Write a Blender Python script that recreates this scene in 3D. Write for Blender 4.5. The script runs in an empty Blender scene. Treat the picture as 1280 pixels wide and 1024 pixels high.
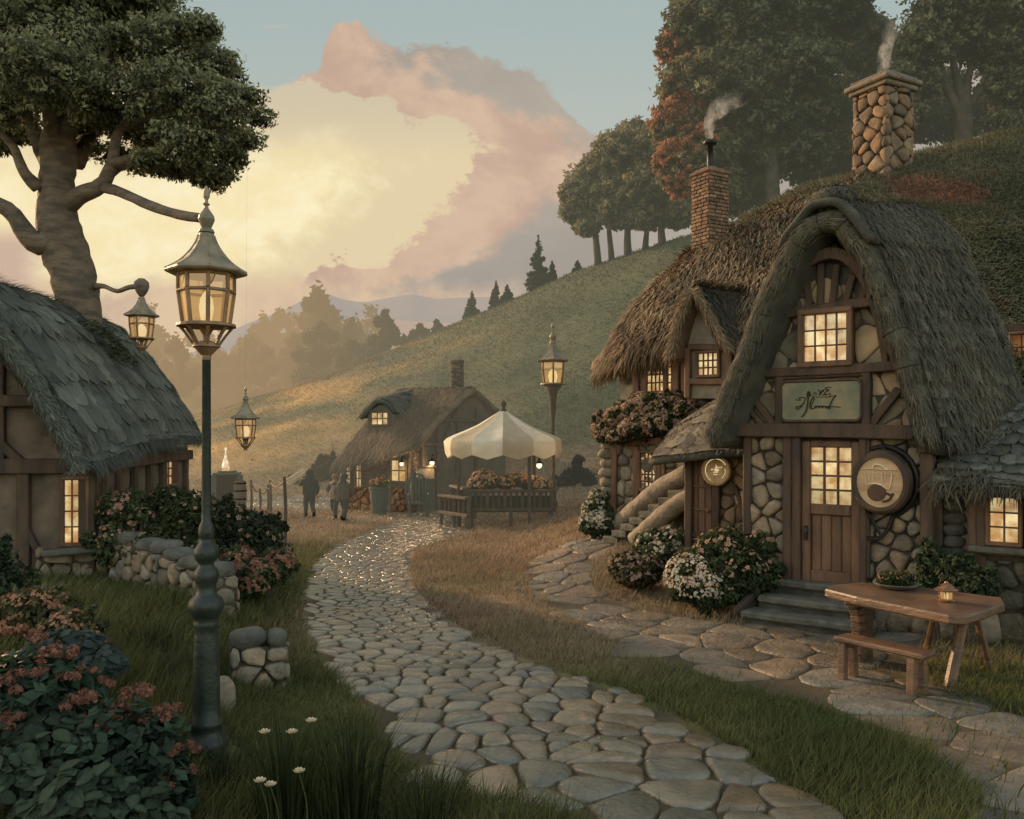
import bpy, math, random
import numpy as np
from mathutils import Vector, Matrix
random.seed(7); RS = np.random.RandomState(7)
D = bpy.data; SC = bpy.context.scene; COL = SC.collection
F = 1108.0; HC = 2.6; HY = 540.0          # focal length in photo pixels, eye height, horizon row
PI = math.pi

def sm(a, b, x):
    t = np.clip((np.asarray(x, float) - a) / (b - a), 0, 1); return t * t * (3 - 2 * t)
def V3(*a): return np.array(a, float)
def nrm(v):
    v = np.asarray(v, float); return v / (np.linalg.norm(v) + 1e-12)
def srgb(r, g, b):
    f = lambda c: (c / 255 / 12.92 if c / 255 <= .04045 else ((c / 255 + .055) / 1.055) ** 2.4)
    return (f(r), f(g), f(b))
_ph = np.array([[.31, 1.7, .9], [1.13, .57, 2.1], [2.3, 1.9, .4], [.71, 3.1, 1.2], [4.1, 2.7, 3.3], [3.7, 5.1, .8]])
def wob(x, y, k=1.0):
    x = np.asarray(x, float) * k; y = np.asarray(y, float) * k; s = 0
    for a, b, c in _ph: s = s + np.sin(a * x + 1.3 * b * y * .6 + c * 5) * np.cos(b * .8 * x - a * y + c) / (.6 + .4 * a)
    return s / 3.0

# ---------------------------------------------------------------- terrain height
RIDGE = np.array([(-95, 150, -3), (-60, 118, -1), (-27.6, 90, 1.4), (-14.9, 75, 6.9), (-4.3, 60, 9.7), (0, 54, 10.6), (3.6, 50, 11.7), (9.1, 45, 12.7),
                  (18, 40, 14.5), (35, 36, 18), (70, 34, 22)], float)
def hz(x, y):
    x = np.asarray(x, float); y = np.asarray(y, float); shp = np.broadcast(x, y).shape
    x = np.broadcast_to(x, shp).ravel(); y = np.broadcast_to(y, shp).ravel()
    best = np.full(x.shape, 1e9); zr = np.zeros(x.shape); side = np.ones(x.shape)
    for a, b in zip(RIDGE[:-1], RIDGE[1:]):
        d = b[:2] - a[:2]; L = np.linalg.norm(d); d /= L
        t = np.clip((x - a[0]) * d[0] + (y - a[1]) * d[1], 0, L)
        ex = x - a[0] - t * d[0]; ey = y - a[1] - t * d[1]; s = np.hypot(ex, ey)
        m = s < best; best = np.where(m, s, best); zr = np.where(m, a[2] + (b[2] - a[2]) * t / L, zr)
        side = np.where(m, np.where(d[0] * ey - d[1] * ex > 0, 1, -1), side)
    w = np.where(side < 0, 19 + 8 * sm(0, -25, x), 40)
    q = np.clip(best / w, 0, 1)
    h = zr * (.6 * (1 - q) ** 1.3 + .4 * (.5 + .5 * np.cos(PI * q)))
    h = h + np.where(zr > 3, 1, .2) * wob(x, y, .22) * .45 * np.exp(-((q - .55) / .25) ** 2)
    z = np.where(q < 1, h, 0)
    z = z + .45 * sm(13.0, 18.0, y) * sm(-.2, 2.2, x) * sm(34, 24, y)
    z = z + .5 * sm(-2.8, -4.4, x) * sm(3, 4.5, y) * sm(17, 12, y)
    z = z + .025 * wob(x, y, 1.1) * sm(60, 30, y)
    return z.reshape(shp) if shp else float(z[0])
def W(px, py, d): return V3((px - 640) / F * d, d, HC + (HY - py) / F * d)
def G(px, py, d0=2.0):                       # the point of the ground seen along that direction
    dd = np.arange(d0, 140, .02) if py > HY + 4 else np.arange(d0, 140, .1)
    g = hz((px - 640) / F * dd, dd); r = HC + (HY - py) / F * dd
    k = int(np.argmax(r <= g)) if np.any(r <= g) else len(dd) - 1
    return V3((px - 640) / F * dd[k], dd[k], g[k])

# ---------------------------------------------------------------- mesh builder
class MB:
    def __init__(s): s.v = []; s.c = []; s.fl = []; s.n = 0
    def add(s, verts, faces, col=None):
        verts = np.asarray(verts, float).reshape(-1, 3); k = len(verts)
        if col is None: c = np.ones((k, 3))
        else:
            c = np.asarray(col, float)
            c = np.broadcast_to(c.reshape(-1, 1) if c.ndim == 1 and len(c) == k and k != 3 else c, (k, 3)) if c.ndim < 2 else c
        s.v.append(verts); s.c.append(c)
        if isinstance(faces, np.ndarray): s.fl.append(faces.astype(int) + s.n)
        else:
            by = {}
            for f in faces: by.setdefault(len(f), []).append(f)
            for L, fs in by.items(): s.fl.append(np.array(fs, int) + s.n)
        s.n += k; return s
    def beam(s, p0, p1, w, h, up=(0, 0, 1), ch=.012, col=1.0, jit=0.0, seg=1):
        p0 = V3(*p0); p1 = V3(*p1); d = p1 - p0; L = np.linalg.norm(d); d /= L
        up = V3(*up); sx = np.cross(d, up)
        if np.linalg.norm(sx) < 1e-4: sx = np.cross(d, V3(1, 0, 0))
        sx = nrm(sx); sy = np.cross(sx, d); ch = min(ch, w * .3, h * .3, L * .3)
        def ring(t, k):
            a = w / 2 - k; b = h / 2 - k; c = ch
            o = [(-a, -b + c), (-a, b - c), (-a + c, b), (a - c, b), (a, b - c), (a, -b + c), (a - c, -b), (-a + c, -b)]
            j = (RS.rand(2) - .5) * jit
            return [p0 + d * t + sx * (x + j[0]) + sy * (y + j[1]) for x, y in o]
        ts = [(0, ch), (ch, 0)] + [(L * i / seg, 0) for i in range(1, seg)] + [(L - ch, 0), (L, ch)]
        vs = sum([ring(t, k) for t, k in ts], []); fs = []
        for i in range(len(ts) - 1):
            for j in range(8): fs.append((i * 8 + j, i * 8 + (j + 1) % 8, i * 8 + 8 + (j + 1) % 8, i * 8 + 8 + j))
        fs.append(tuple(range(7, -1, -1))); m = len(vs) - 8; fs.append(tuple(range(m, m + 8)))
        cc = col * (1 + (RS.rand() - .5) * .25); return s.add(vs, fs, np.ones(3) * cc if np.ndim(cc) == 0 else cc)
    def box(s, c, sx, sy, sz, rz=0, ch=.01, col=1.0):
        ca, sa = math.cos(rz), math.sin(rz); c = V3(*c); e = V3(ca, sa, 0) * sx / 2
        return s.beam(c - e, c + e, sy, sz, (0, 0, 1), ch, col)
    def tube(s, pts, rad, n=8, sub=4, rough=0.0, col=None, cap=True, flat=1.0):
        pts = np.asarray(pts, float); rad = np.asarray(rad, float) if np.ndim(rad) else np.full(len(pts), rad)
        if sub > 1 and len(pts) > 2: pts, rad = cat(pts, sub), cat(rad[:, None], sub)[:, 0]
        m = len(pts); t = np.gradient(pts, axis=0); t /= np.linalg.norm(t, axis=1)[:, None] + 1e-9
        a = V3(0, 0, 1) if abs(t[0][2]) < .9 else V3(1, 0, 0); u = nrm(np.cross(t[0], a)); vs = []
        for i in range(m):
            u = nrm(u - t[i] * np.dot(u, t[i])); w = np.cross(t[i], u)
            an = np.arange(n) * 2 * PI / n; r = rad[i] * (1 + rough * (RS.rand(n) - .5) * 2)
            vs.append(pts[i] + np.outer(r * np.cos(an), u) + np.outer(r * flat * np.sin(an), w))
        fs = [(i * n + j, i * n + (j + 1) % n, (i + 1) * n + (j + 1) % n, (i + 1) * n + j) for i in range(m - 1) for j in range(n)]
        if cap: fs += [tuple(range(n - 1, -1, -1)), tuple(range((m - 1) * n, m * n))]
        return s.add(np.concatenate(vs), fs, col)
    def lathe(s, prof, c=(0, 0, 0), n=24, col=None, rot=0, ell=(1, 1), M=None):   # prof: (radius, z)
        an = np.arange(n) * 2 * PI / n + rot; vs = []
        for r, z in prof: vs.append(np.stack([r * np.cos(an) * ell[0], r * np.sin(an) * ell[1], np.full(n, z)], 1))
        m = len(prof); vs = np.concatenate(vs)
        if M is not None: vs = vs @ np.array(M).T
        fs = [(i * n + j, i * n + (j + 1) % n, (i + 1) * n + (j + 1) % n, (i + 1) * n + j) for i in range(m - 1) for j in range(n)]
        fs += [tuple(range(n - 1, -1, -1)), tuple(range((m - 1) * n, m * n))]
        return s.add(vs + V3(*c), fs, col)
    def grid(s, P, col=None):
        a, b = P.shape[:2]; i = np.arange(a * b).reshape(a, b)
        f = np.stack([i[:-1, :-1], i[:-1, 1:], i[1:, 1:], i[1:, :-1]], -1).reshape(-1, 4)
        return s.add(P.reshape(-1, 3), f, None if col is None else np.asarray(col, float).reshape(-1, 3))
    def blob(s, c, r, n=10, m=7, rough=.15, col=None, seed=0, flatbot=False):
        c = V3(*c); r = np.broadcast_to(np.asarray(r, float), 3); vs = []; q = np.random.RandomState(seed).rand(4) * 9
        for i in range(m + 1):
            th = PI * i / m
            for j in range(n):
                ph = 2 * PI * j / n; d = V3(math.sin(th) * math.cos(ph), math.sin(th) * math.sin(ph), math.cos(th))
                k = 1 + rough * (math.sin(3 * d[0] + q[0]) * math.cos(2.6 * d[1] + q[1]) + .6 * math.sin(5 * d[2] + q[2] + 2 * d[0]))
                p = d * np.sign(1) * k; p = np.sign(p) * np.abs(p) ** .8
                vs.append(c + p * r)
        fs = [(i * n + j, i * n + n + j, i * n + n + (j + 1) % n, i * n + (j + 1) % n) for i in range(m) for j in range(n)]
        return s.add(vs, fs, col)
    def build(s, name, mat, parent=None, local=False, smooth=False, **kw):
        v = np.concatenate(s.v); c = np.concatenate(s.c)
        if parent is not None and not local:
            t = parent
            while t.parent is not None: t = t.parent
            v = v - np.array(t.location)
        me = D.meshes.new(name); me.vertices.add(len(v)); me.vertices.foreach_set('co', v.ravel().astype(np.float32))
        idx = np.concatenate([f.ravel() for f in s.fl]); tot = np.concatenate([np.full(len(f), f.shape[1]) for f in s.fl])
        st = np.concatenate([[0], np.cumsum(tot)[:-1]])
        me.loops.add(len(idx)); me.loops.foreach_set('vertex_index', idx.astype(np.int32))
        me.polygons.add(len(tot)); me.polygons.foreach_set('loop_start', st.astype(np.int32))
        me.polygons.foreach_set('use_smooth', np.full(len(tot), bool(smooth)))
        me.update(calc_edges=True)
        at = me.attributes.new('col', 'FLOAT_COLOR', 'POINT')
        at.data.foreach_set('color', np.concatenate([c, np.ones((len(c), 1))], 1).ravel().astype(np.float32))
        me.materials.append(mat); o = D.objects.new(name, me); COL.objects.link(o)
        if parent is not None: o.parent = parent
        for k, x in kw.items(): o[k] = x
        return o

def cat(P, sub):                             # Catmull-Rom through the rows of P
    P = np.asarray(P, float); Q = np.concatenate([[2 * P[0] - P[1]], P, [2 * P[-1] - P[-2]]]); out = []
    for i in range(len(P) - 1):
        a, b, c, d = Q[i:i + 4]
        for k in range(sub):
            t = k / sub; out.append(.5 * (2 * b + (c - a) * t + (2 * a - 5 * b + 4 * c - d) * t * t + (3 * b - a - 3 * c + d) * t ** 3))
    out.append(P[-1]); return np.array(out)
def loft(C, si, sj):                         # control net -> smooth grid
    C = np.asarray(C, float); A = np.stack([cat(C[:, j], si) for j in range(C.shape[1])], 1)
    return np.stack([cat(A[i], sj) for i in range(A.shape[0])], 0)
def gnormals(P):
    a = np.gradient(P, axis=0); b = np.gradient(P, axis=1); n = np.cross(a, b)
    return n / (np.linalg.norm(n, axis=2)[..., None] + 1e-9)

def thing(name, label, cat_, loc=(0, 0, 0), group=None):
    o = D.objects.new(name, None); COL.objects.link(o); o.location = [float(x) for x in loc]; o.empty_display_size = .2
    o['label'] = label; o['category'] = cat_
    if group: o['group'] = group
    return o
def tag(o, label, cat_, group=None):
    o['label'] = label; o['category'] = cat_
    if group: o['group'] = group
    return o
def dup(root, loc, label, scale=1.0, rz=0.0):
    r = root.copy(); COL.objects.link(r); r.location = [float(x) for x in loc]; r.scale = (scale,) * 3; r.rotation_euler = (0, 0, rz); r['label'] = label
    for ch in list(root.children):
        c = ch.copy(); COL.objects.link(c); c.parent = r
        for g in list(ch.children):
            d = g.copy(); COL.objects.link(d); d.parent = c
    return r

# ---------------------------------------------------------------- materials
HAZE = srgb(158, 143, 118)
class NT:
    def __init__(s, nt): s.nt = nt; s.L = nt.links
    def n(s, t, **kw):
        x = s.nt.nodes.new(t)
        for k, v in kw.items(): setattr(x, k, v)
        return x
    def put(s, sock, v):
        if hasattr(v, 'is_linked') or hasattr(v, 'links'): s.L.new(v, sock)
        else: sock.default_value = v
    def m(s, op, a, b=None, c=None, clamp=False):
        x = s.n('ShaderNodeMath', operation=op, use_clamp=clamp)
        for i, v in enumerate((a, b, c)):
            if v is not None: s.put(x.inputs[i], v)
        return x.outputs[0]
    def mix(s, f, a, b, bt='MIX'):
        x = s.n('ShaderNodeMix', data_type='RGBA', blend_type=bt, clamp_factor=True); s.put(x.inputs[0], f)
        for i, v in ((6, a), (7, b)):
            if isinstance(v, tuple) and len(v) == 3: v = v + (1,)
            s.put(x.inputs[i], v)
        return x.outputs[2]
    def sms(s, x, a, b):
        r = s.n('ShaderNodeMapRange', interpolation_type='SMOOTHSTEP'); s.put(r.inputs[0], x); r.inputs[1].default_value = a; r.inputs[2].default_value = b
        return r.outputs[0]
    def noise(s, vec, scale, detail=4, rough=.55, dist=0.0):
        x = s.n('ShaderNodeTexNoise'); s.L.new(vec, x.inputs['Vector']); x.inputs['Scale'].default_value = scale; x.inputs['Detail'].default_value = detail
        x.inputs['Roughness'].default_value = rough; x.inputs['Distortion'].default_value = dist; return x.outputs['Fac']
    def stretch(s, vec, sc, rot=(0, 0, 0)):
        x = s.n('ShaderNodeMapping'); s.L.new(vec, x.inputs[0]); x.inputs['Scale'].default_value = sc; x.inputs['Rotation'].default_value = rot; return x.outputs[0]
MATS = {}
def mat(name, a, b=None, scale=6, rough=.8, bump=.3, bscale=None, haze=False, stretch=None, trans=0.0, metal=0.0, detail=5, pattern=None, spots=None, coat=0.0, spec=None):
    """a/b: base colours mixed by noise; everything multiplied by the mesh's own 'col' tint"""
    if name in MATS: return MATS[name]
    m = D.materials.new(name); m.use_nodes = True; nt = m.node_tree; nt.nodes.clear(); N = NT(nt)
    out = N.n('ShaderNodeOutputMaterial'); tc = N.n('ShaderNodeTexCoord').outputs['Object']; geo = N.n('ShaderNodeNewGeometry').outputs['Position']
    v = geo if stretch is None else N.stretch(geo, stretch)
    nz = N.noise(v, scale, detail); b = b or tuple(x * .6 for x in a)
    col = N.mix(N.sms(nz, .3, .7), a, b); hgt = N.noise(v, bscale or scale * 4, detail)
    if spots:
        sc, th, c3 = spots; sp = N.noise(geo, sc, 3); col = N.mix(N.sms(sp, th, th + .12), col, c3)
    if pattern is not None: col, hgt = pattern(N, geo, col, hgt)
    at = N.n('ShaderNodeAttribute', attribute_name='col'); col = N.mix(1.0, col, at.outputs['Color'], 'MULTIPLY')
    p = N.n('ShaderNodeBsdfPrincipled'); N.L.new(col, p.inputs['Base Color']); p.inputs['Metallic'].default_value = metal
    p.inputs['Roughness'].default_value = rough
    if spec is not None: p.inputs['Specular IOR Level'].default_value = spec
    if coat: p.inputs['Coat Weight'].default_value = coat; p.inputs['Coat Roughness'].default_value = .15
    if bump:
        bp = N.n('ShaderNodeBump'); bp.inputs['Strength'].default_value = bump; bp.inputs['Distance'].default_value = .03; N.L.new(hgt, bp.inputs['Height']); N.L.new(bp.outputs[0], p.inputs['Normal'])
    sh = p.outputs[0]
    if trans:
        t = N.n('ShaderNodeBsdfTranslucent'); N.L.new(col, t.inputs[0]); x = N.n('ShaderNodeMixShader'); x.inputs[0].default_value = trans; N.L.new(sh, x.inputs[1]); N.L.new(t.outputs[0], x.inputs[2]); sh = x.outputs[0]
    if haze: sh = hazed(N, geo, sh)
    N.L.new(sh, out.inputs[0]); MATS[name] = m; return m
def hazed(N, geo, sh, k=66.0, y0=13.0):     # valley haze painted into the material as emission, growing with distance
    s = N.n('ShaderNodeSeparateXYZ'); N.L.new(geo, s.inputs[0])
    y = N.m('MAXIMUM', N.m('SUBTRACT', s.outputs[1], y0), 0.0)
    # weaker painted haze toward the hill on the right
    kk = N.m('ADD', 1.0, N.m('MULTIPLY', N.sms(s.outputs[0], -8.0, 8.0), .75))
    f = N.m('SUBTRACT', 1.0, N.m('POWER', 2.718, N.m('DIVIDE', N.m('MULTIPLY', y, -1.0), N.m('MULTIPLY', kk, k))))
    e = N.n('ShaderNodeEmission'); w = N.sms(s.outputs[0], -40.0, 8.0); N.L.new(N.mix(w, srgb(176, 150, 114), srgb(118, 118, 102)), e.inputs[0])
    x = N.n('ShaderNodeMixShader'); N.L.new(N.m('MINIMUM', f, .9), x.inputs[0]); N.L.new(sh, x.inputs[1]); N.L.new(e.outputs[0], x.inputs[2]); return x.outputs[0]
def glow(name, a, b, strength=1.0, scale=3.0):
    if name in MATS: return MATS[name]
    m = D.materials.new(name); m.use_nodes = True; nt = m.node_tree; nt.nodes.clear(); N = NT(nt); out = N.n('ShaderNodeOutputMaterial')
    geo = N.n('ShaderNodeNewGeometry').outputs['Position']; c = N.mix(N.sms(N.noise(geo, scale, 3), .35, .65), a, b)
    at = N.n('ShaderNodeAttribute', attribute_name='col'); c = N.mix(1.0, c, at.outputs['Color'], 'MULTIPLY')
    e = N.n('ShaderNodeEmission'); N.L.new(c, e.inputs[0]); e.inputs[1].default_value = strength
    g = N.n('ShaderNodeBsdfGlossy'); g.inputs['Roughness'].default_value = .1; g.inputs[0].default_value = (1, 1, 1, 1)
    x = N.n('ShaderNodeMixShader'); x.inputs[0].default_value = .10; N.L.new(e.outputs[0], x.inputs[1]); N.L.new(g.outputs[0], x.inputs[2])
    N.L.new(x.outputs[0], out.inputs[0]); MATS[name] = m; return m
def lampglass(name, tint, e=.5):
    m = D.materials.new(name); m.use_nodes = True; nt = m.node_tree; nt.nodes.clear(); N = NT(nt); out = N.n('ShaderNodeOutputMaterial')
    geo = N.n('ShaderNodeNewGeometry').outputs['Position']
    t = N.n('ShaderNodeBsdfTransparent'); t.inputs[0].default_value = (1, .9, .7, 1); em = N.n('ShaderNodeEmission'); em.inputs[0].default_value = tint + (1,); em.inputs[1].default_value = 1.0
    x = N.n('ShaderNodeMixShader'); f = N.m('ADD', e - .15, N.m('MULTIPLY', N.noise(geo, 9, 3), .3)); N.L.new(f, x.inputs[0]); N.L.new(t.outputs[0], x.inputs[1]); N.L.new(em.outputs[0], x.inputs[2])
    g = N.n('ShaderNodeBsdfGlossy'); g.inputs['Roughness'].default_value = .08; y = N.n('ShaderNodeMixShader'); y.inputs[0].default_value = .07
    N.L.new(x.outputs[0], y.inputs[1]); N.L.new(g.outputs[0], y.inputs[2]); N.L.new(y.outputs[0], out.inputs[0]); return m
def p_brick(N, geo, col, hgt):
    b = N.n('ShaderNodeTexVoronoi', feature='DISTANCE_TO_EDGE'); N.L.new(N.stretch(geo, (3, 3, 7.5)), b.inputs['Vector']); b.inputs['Scale'].default_value = 1.0
    c = N.n('ShaderNodeTexVoronoi'); N.L.new(N.stretch(geo, (3, 3, 7.5)), c.inputs['Vector']); c.inputs['Scale'].default_value = 1.0
    e = N.sms(b.outputs['Distance'], .02, .12); s = N.n('ShaderNodeSeparateColor'); N.L.new(c.outputs['Color'], s.inputs[0])
    col = N.mix(N.m('MULTIPLY', s.outputs[0], .6), col, (.04, .03, .025)); return N.mix(e, (.02, .017, .014), col), N.m('ADD', N.m('MULTIPLY', e, .8), N.m('MULTIPLY', hgt, .2))
def p_rubble(N, geo, col, hgt):
    v = N.stretch(geo, (3.2, 3.2, 4.0)); b = N.n('ShaderNodeTexVoronoi', feature='DISTANCE_TO_EDGE'); N.L.new(v, b.inputs['Vector']); b.inputs['Scale'].default_value = 1.0
    c = N.n('ShaderNodeTexVoronoi'); N.L.new(v, c.inputs['Vector']); c.inputs['Scale'].default_value = 1.0
    e = N.sms(b.outputs['Distance'], .015, .14); s = N.n('ShaderNodeSeparateColor'); N.L.new(c.outputs['Color'], s.inputs[0])
    col = N.mix(N.m('MULTIPLY', s.outputs[0], .55), col, (.05, .04, .03)); return N.mix(e, (.03, .025, .02), col), N.m('ADD', N.m('MULTIPLY', e, .8), N.m('MULTIPLY', hgt, .2))

LEAF = mat('leaf', (1, 1, 1), (.75, .75, .75), 3, .6, 0, trans=.38, spec=.25)
LEAFH = mat('leaf_in_haze', (1, 1, 1), (.75, .75, .75), 1.5, .7, 0, trans=.42, haze=True, spec=.2)
PETAL = mat('petal', (1, 1, 1), (.85, .85, .85), 12, .7, 0, trans=.2)
BARK = mat('bark', (.20, .145, .10), (.085, .066, .05), 3, .9, 1.0, 8, stretch=(1, 1, 2.6))
BARKH = mat('bark_in_haze', (.09, .072, .05), (.05, .04, .03), 3, .9, .5, 12, haze=True)
WOOD = mat('dark_timber', (.105, .06, .035), (.045, .029, .02), 5, .75, .6, 30, stretch=(1, 1, .22))
WOODB = mat('brown_timber', (.19, .095, .048), (.085, .046, .027), 5, .65, .5, 30, stretch=(1, 1, .25))
TABLEW = mat('table_wood', (.17, .092, .05), (.07, .04, .025), 4, .42, .4, 22, stretch=(.5, .5, 2), spec=.5)
WOODH = mat('far_timber', (.10, .062, .038), (.05, .033, .022), 5, .8, .4, 20, haze=True)
STONE = mat('wall_stone', (.30, .235, .165), (.16, .13, .095), 5, .9, .95, 16, spots=(9, .6, (.30, .20, .12)))
STONED = mat('grey_stone', (.14, .13, .10), (.07, .066, .052), 5, .9, .95, 16, spots=(3, .60, (.07, .08, .04)))
MORTAR = mat('mortar', (.085, .07, .053), (.05, .042, .033), 10, .95, .5)
PLASTER = mat('weathered_plaster', (.33, .27, .195), (.18, .145, .105), 2.5, .9, .5, 12, spots=(2.2, .6, (.06, .05, .04)))
PLASTERD = mat('dim_plaster', (.19, .135, .092), (.095, .07, .05), 2.5, .9, .5, 12, spots=(2.2, .6, (.05, .04, .03)))
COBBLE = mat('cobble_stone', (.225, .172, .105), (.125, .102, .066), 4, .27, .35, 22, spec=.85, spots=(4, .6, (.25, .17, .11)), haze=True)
FLAG = mat('flagstone', (.21, .165, .115), (.11, .092, .068), 3, .6, .9, 16, spots=(2.5, .62, (.24, .155, .09)))
IRON = mat('painted_iron', (.026, .036, .027), (.016, .022, .017), 6, .45, .25, 26, spec=.4, spots=(7, .62, (.05, .055, .035)))
BRONZE = mat('aged_bronze', (.30, .17, .085), (.15, .09, .05), 7, .55, .2, 24, metal=.1)
COPPER = mat('lamp_roof_metal', (.31, .24, .155), (.17, .14, .095), 6, .55, .25, 20, metal=.1)
THATCH_G = mat('grey_green_thatch', (.115, .12, .092), (.06, .066, .052), 2.5, .95, .7, 30, spots=(1.2, .62, (.05, .065, .025)))
THATCH_R = mat('dark_thatch', (.10, .09, .064), (.045, .043, .034), 2.5, .95, .7, 30)
THATCH_W = mat('brown_thatch', (.22, .145, .08), (.10, .07, .042), 2.0, .95, .7, 30)
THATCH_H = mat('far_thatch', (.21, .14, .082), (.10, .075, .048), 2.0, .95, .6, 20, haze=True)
STRAW = mat('straw', (1, 1, 1), (.7, .7, .7), 8, .9, 0, trans=.1)
STRAWH = mat('straw_in_haze', (1, 1, 1), (.7, .7, .7), 8, .9, 0, trans=.1, haze=True)
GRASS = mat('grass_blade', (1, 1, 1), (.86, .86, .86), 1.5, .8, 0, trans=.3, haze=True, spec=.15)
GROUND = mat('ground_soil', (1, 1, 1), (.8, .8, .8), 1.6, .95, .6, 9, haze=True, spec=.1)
CANVAS = mat('canvas', (.86, .78, .62), (.72, .64, .50), 3, .85, .2, haze=True, trans=.25)
WINGLOW = glow('lit_window_glass', srgb(200, 150, 95), srgb(254, 230, 174), 1.08, 5.5)
WINDIM = glow('dim_window_glass', srgb(150, 92, 52), srgb(200, 140, 85), .6, 4)
FLAME = glow('lamp_flame', srgb(255, 232, 175), srgb(255, 244, 210), 1.5)
LGLASS = lampglass('lamp_glass', srgb(190, 150, 98), .55)
STEELDARK = mat('black_iron', (.02, .018, .016), (.03, .024, .02), 8, .5, .2, metal=.5)
# ---------------------------------------------------------------- camera, sun, sky
cam = D.cameras.new('camera'); co = D.objects.new('camera', cam); COL.objects.link(co); SC.camera = co
cam.sensor_width = 36; cam.lens = F / 1280 * 36; cam.shift_y = (HY - 512) / 1280; cam.clip_end = 12000
co.location = (0, 0, HC); co.rotation_euler = (PI / 2, 0, 0)
SUN_AZ, SUN_EL = math.radians(-47), math.radians(17)      # azimuth from +y, negative to the left
sdir = V3(math.sin(SUN_AZ) * math.cos(SUN_EL), math.cos(SUN_AZ) * math.cos(SUN_EL), math.sin(SUN_EL))
sl = D.lights.new('sun', 'SUN'); so = D.objects.new('sun', sl); COL.objects.link(so); sl.energy = 5.0; sl.angle = math.radians(1.2); sl.color = (1, .66, .36)
so.rotation_euler = Vector(sdir).to_track_quat('Z', 'Y').to_euler(); so.location = (-30, 30, 30)
SC.view_settings.view_transform = 'Standard'; SC.view_settings.look = 'None'; SC.view_settings.exposure = 0
SC.cycles.use_denoising = True; SC.cycles.max_bounces = 6; SC.cycles.transparent_max_bounces = 12; SC.cycles.diffuse_bounces = 3
SC.cycles.sample_clamp_indirect = 3.0

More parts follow.
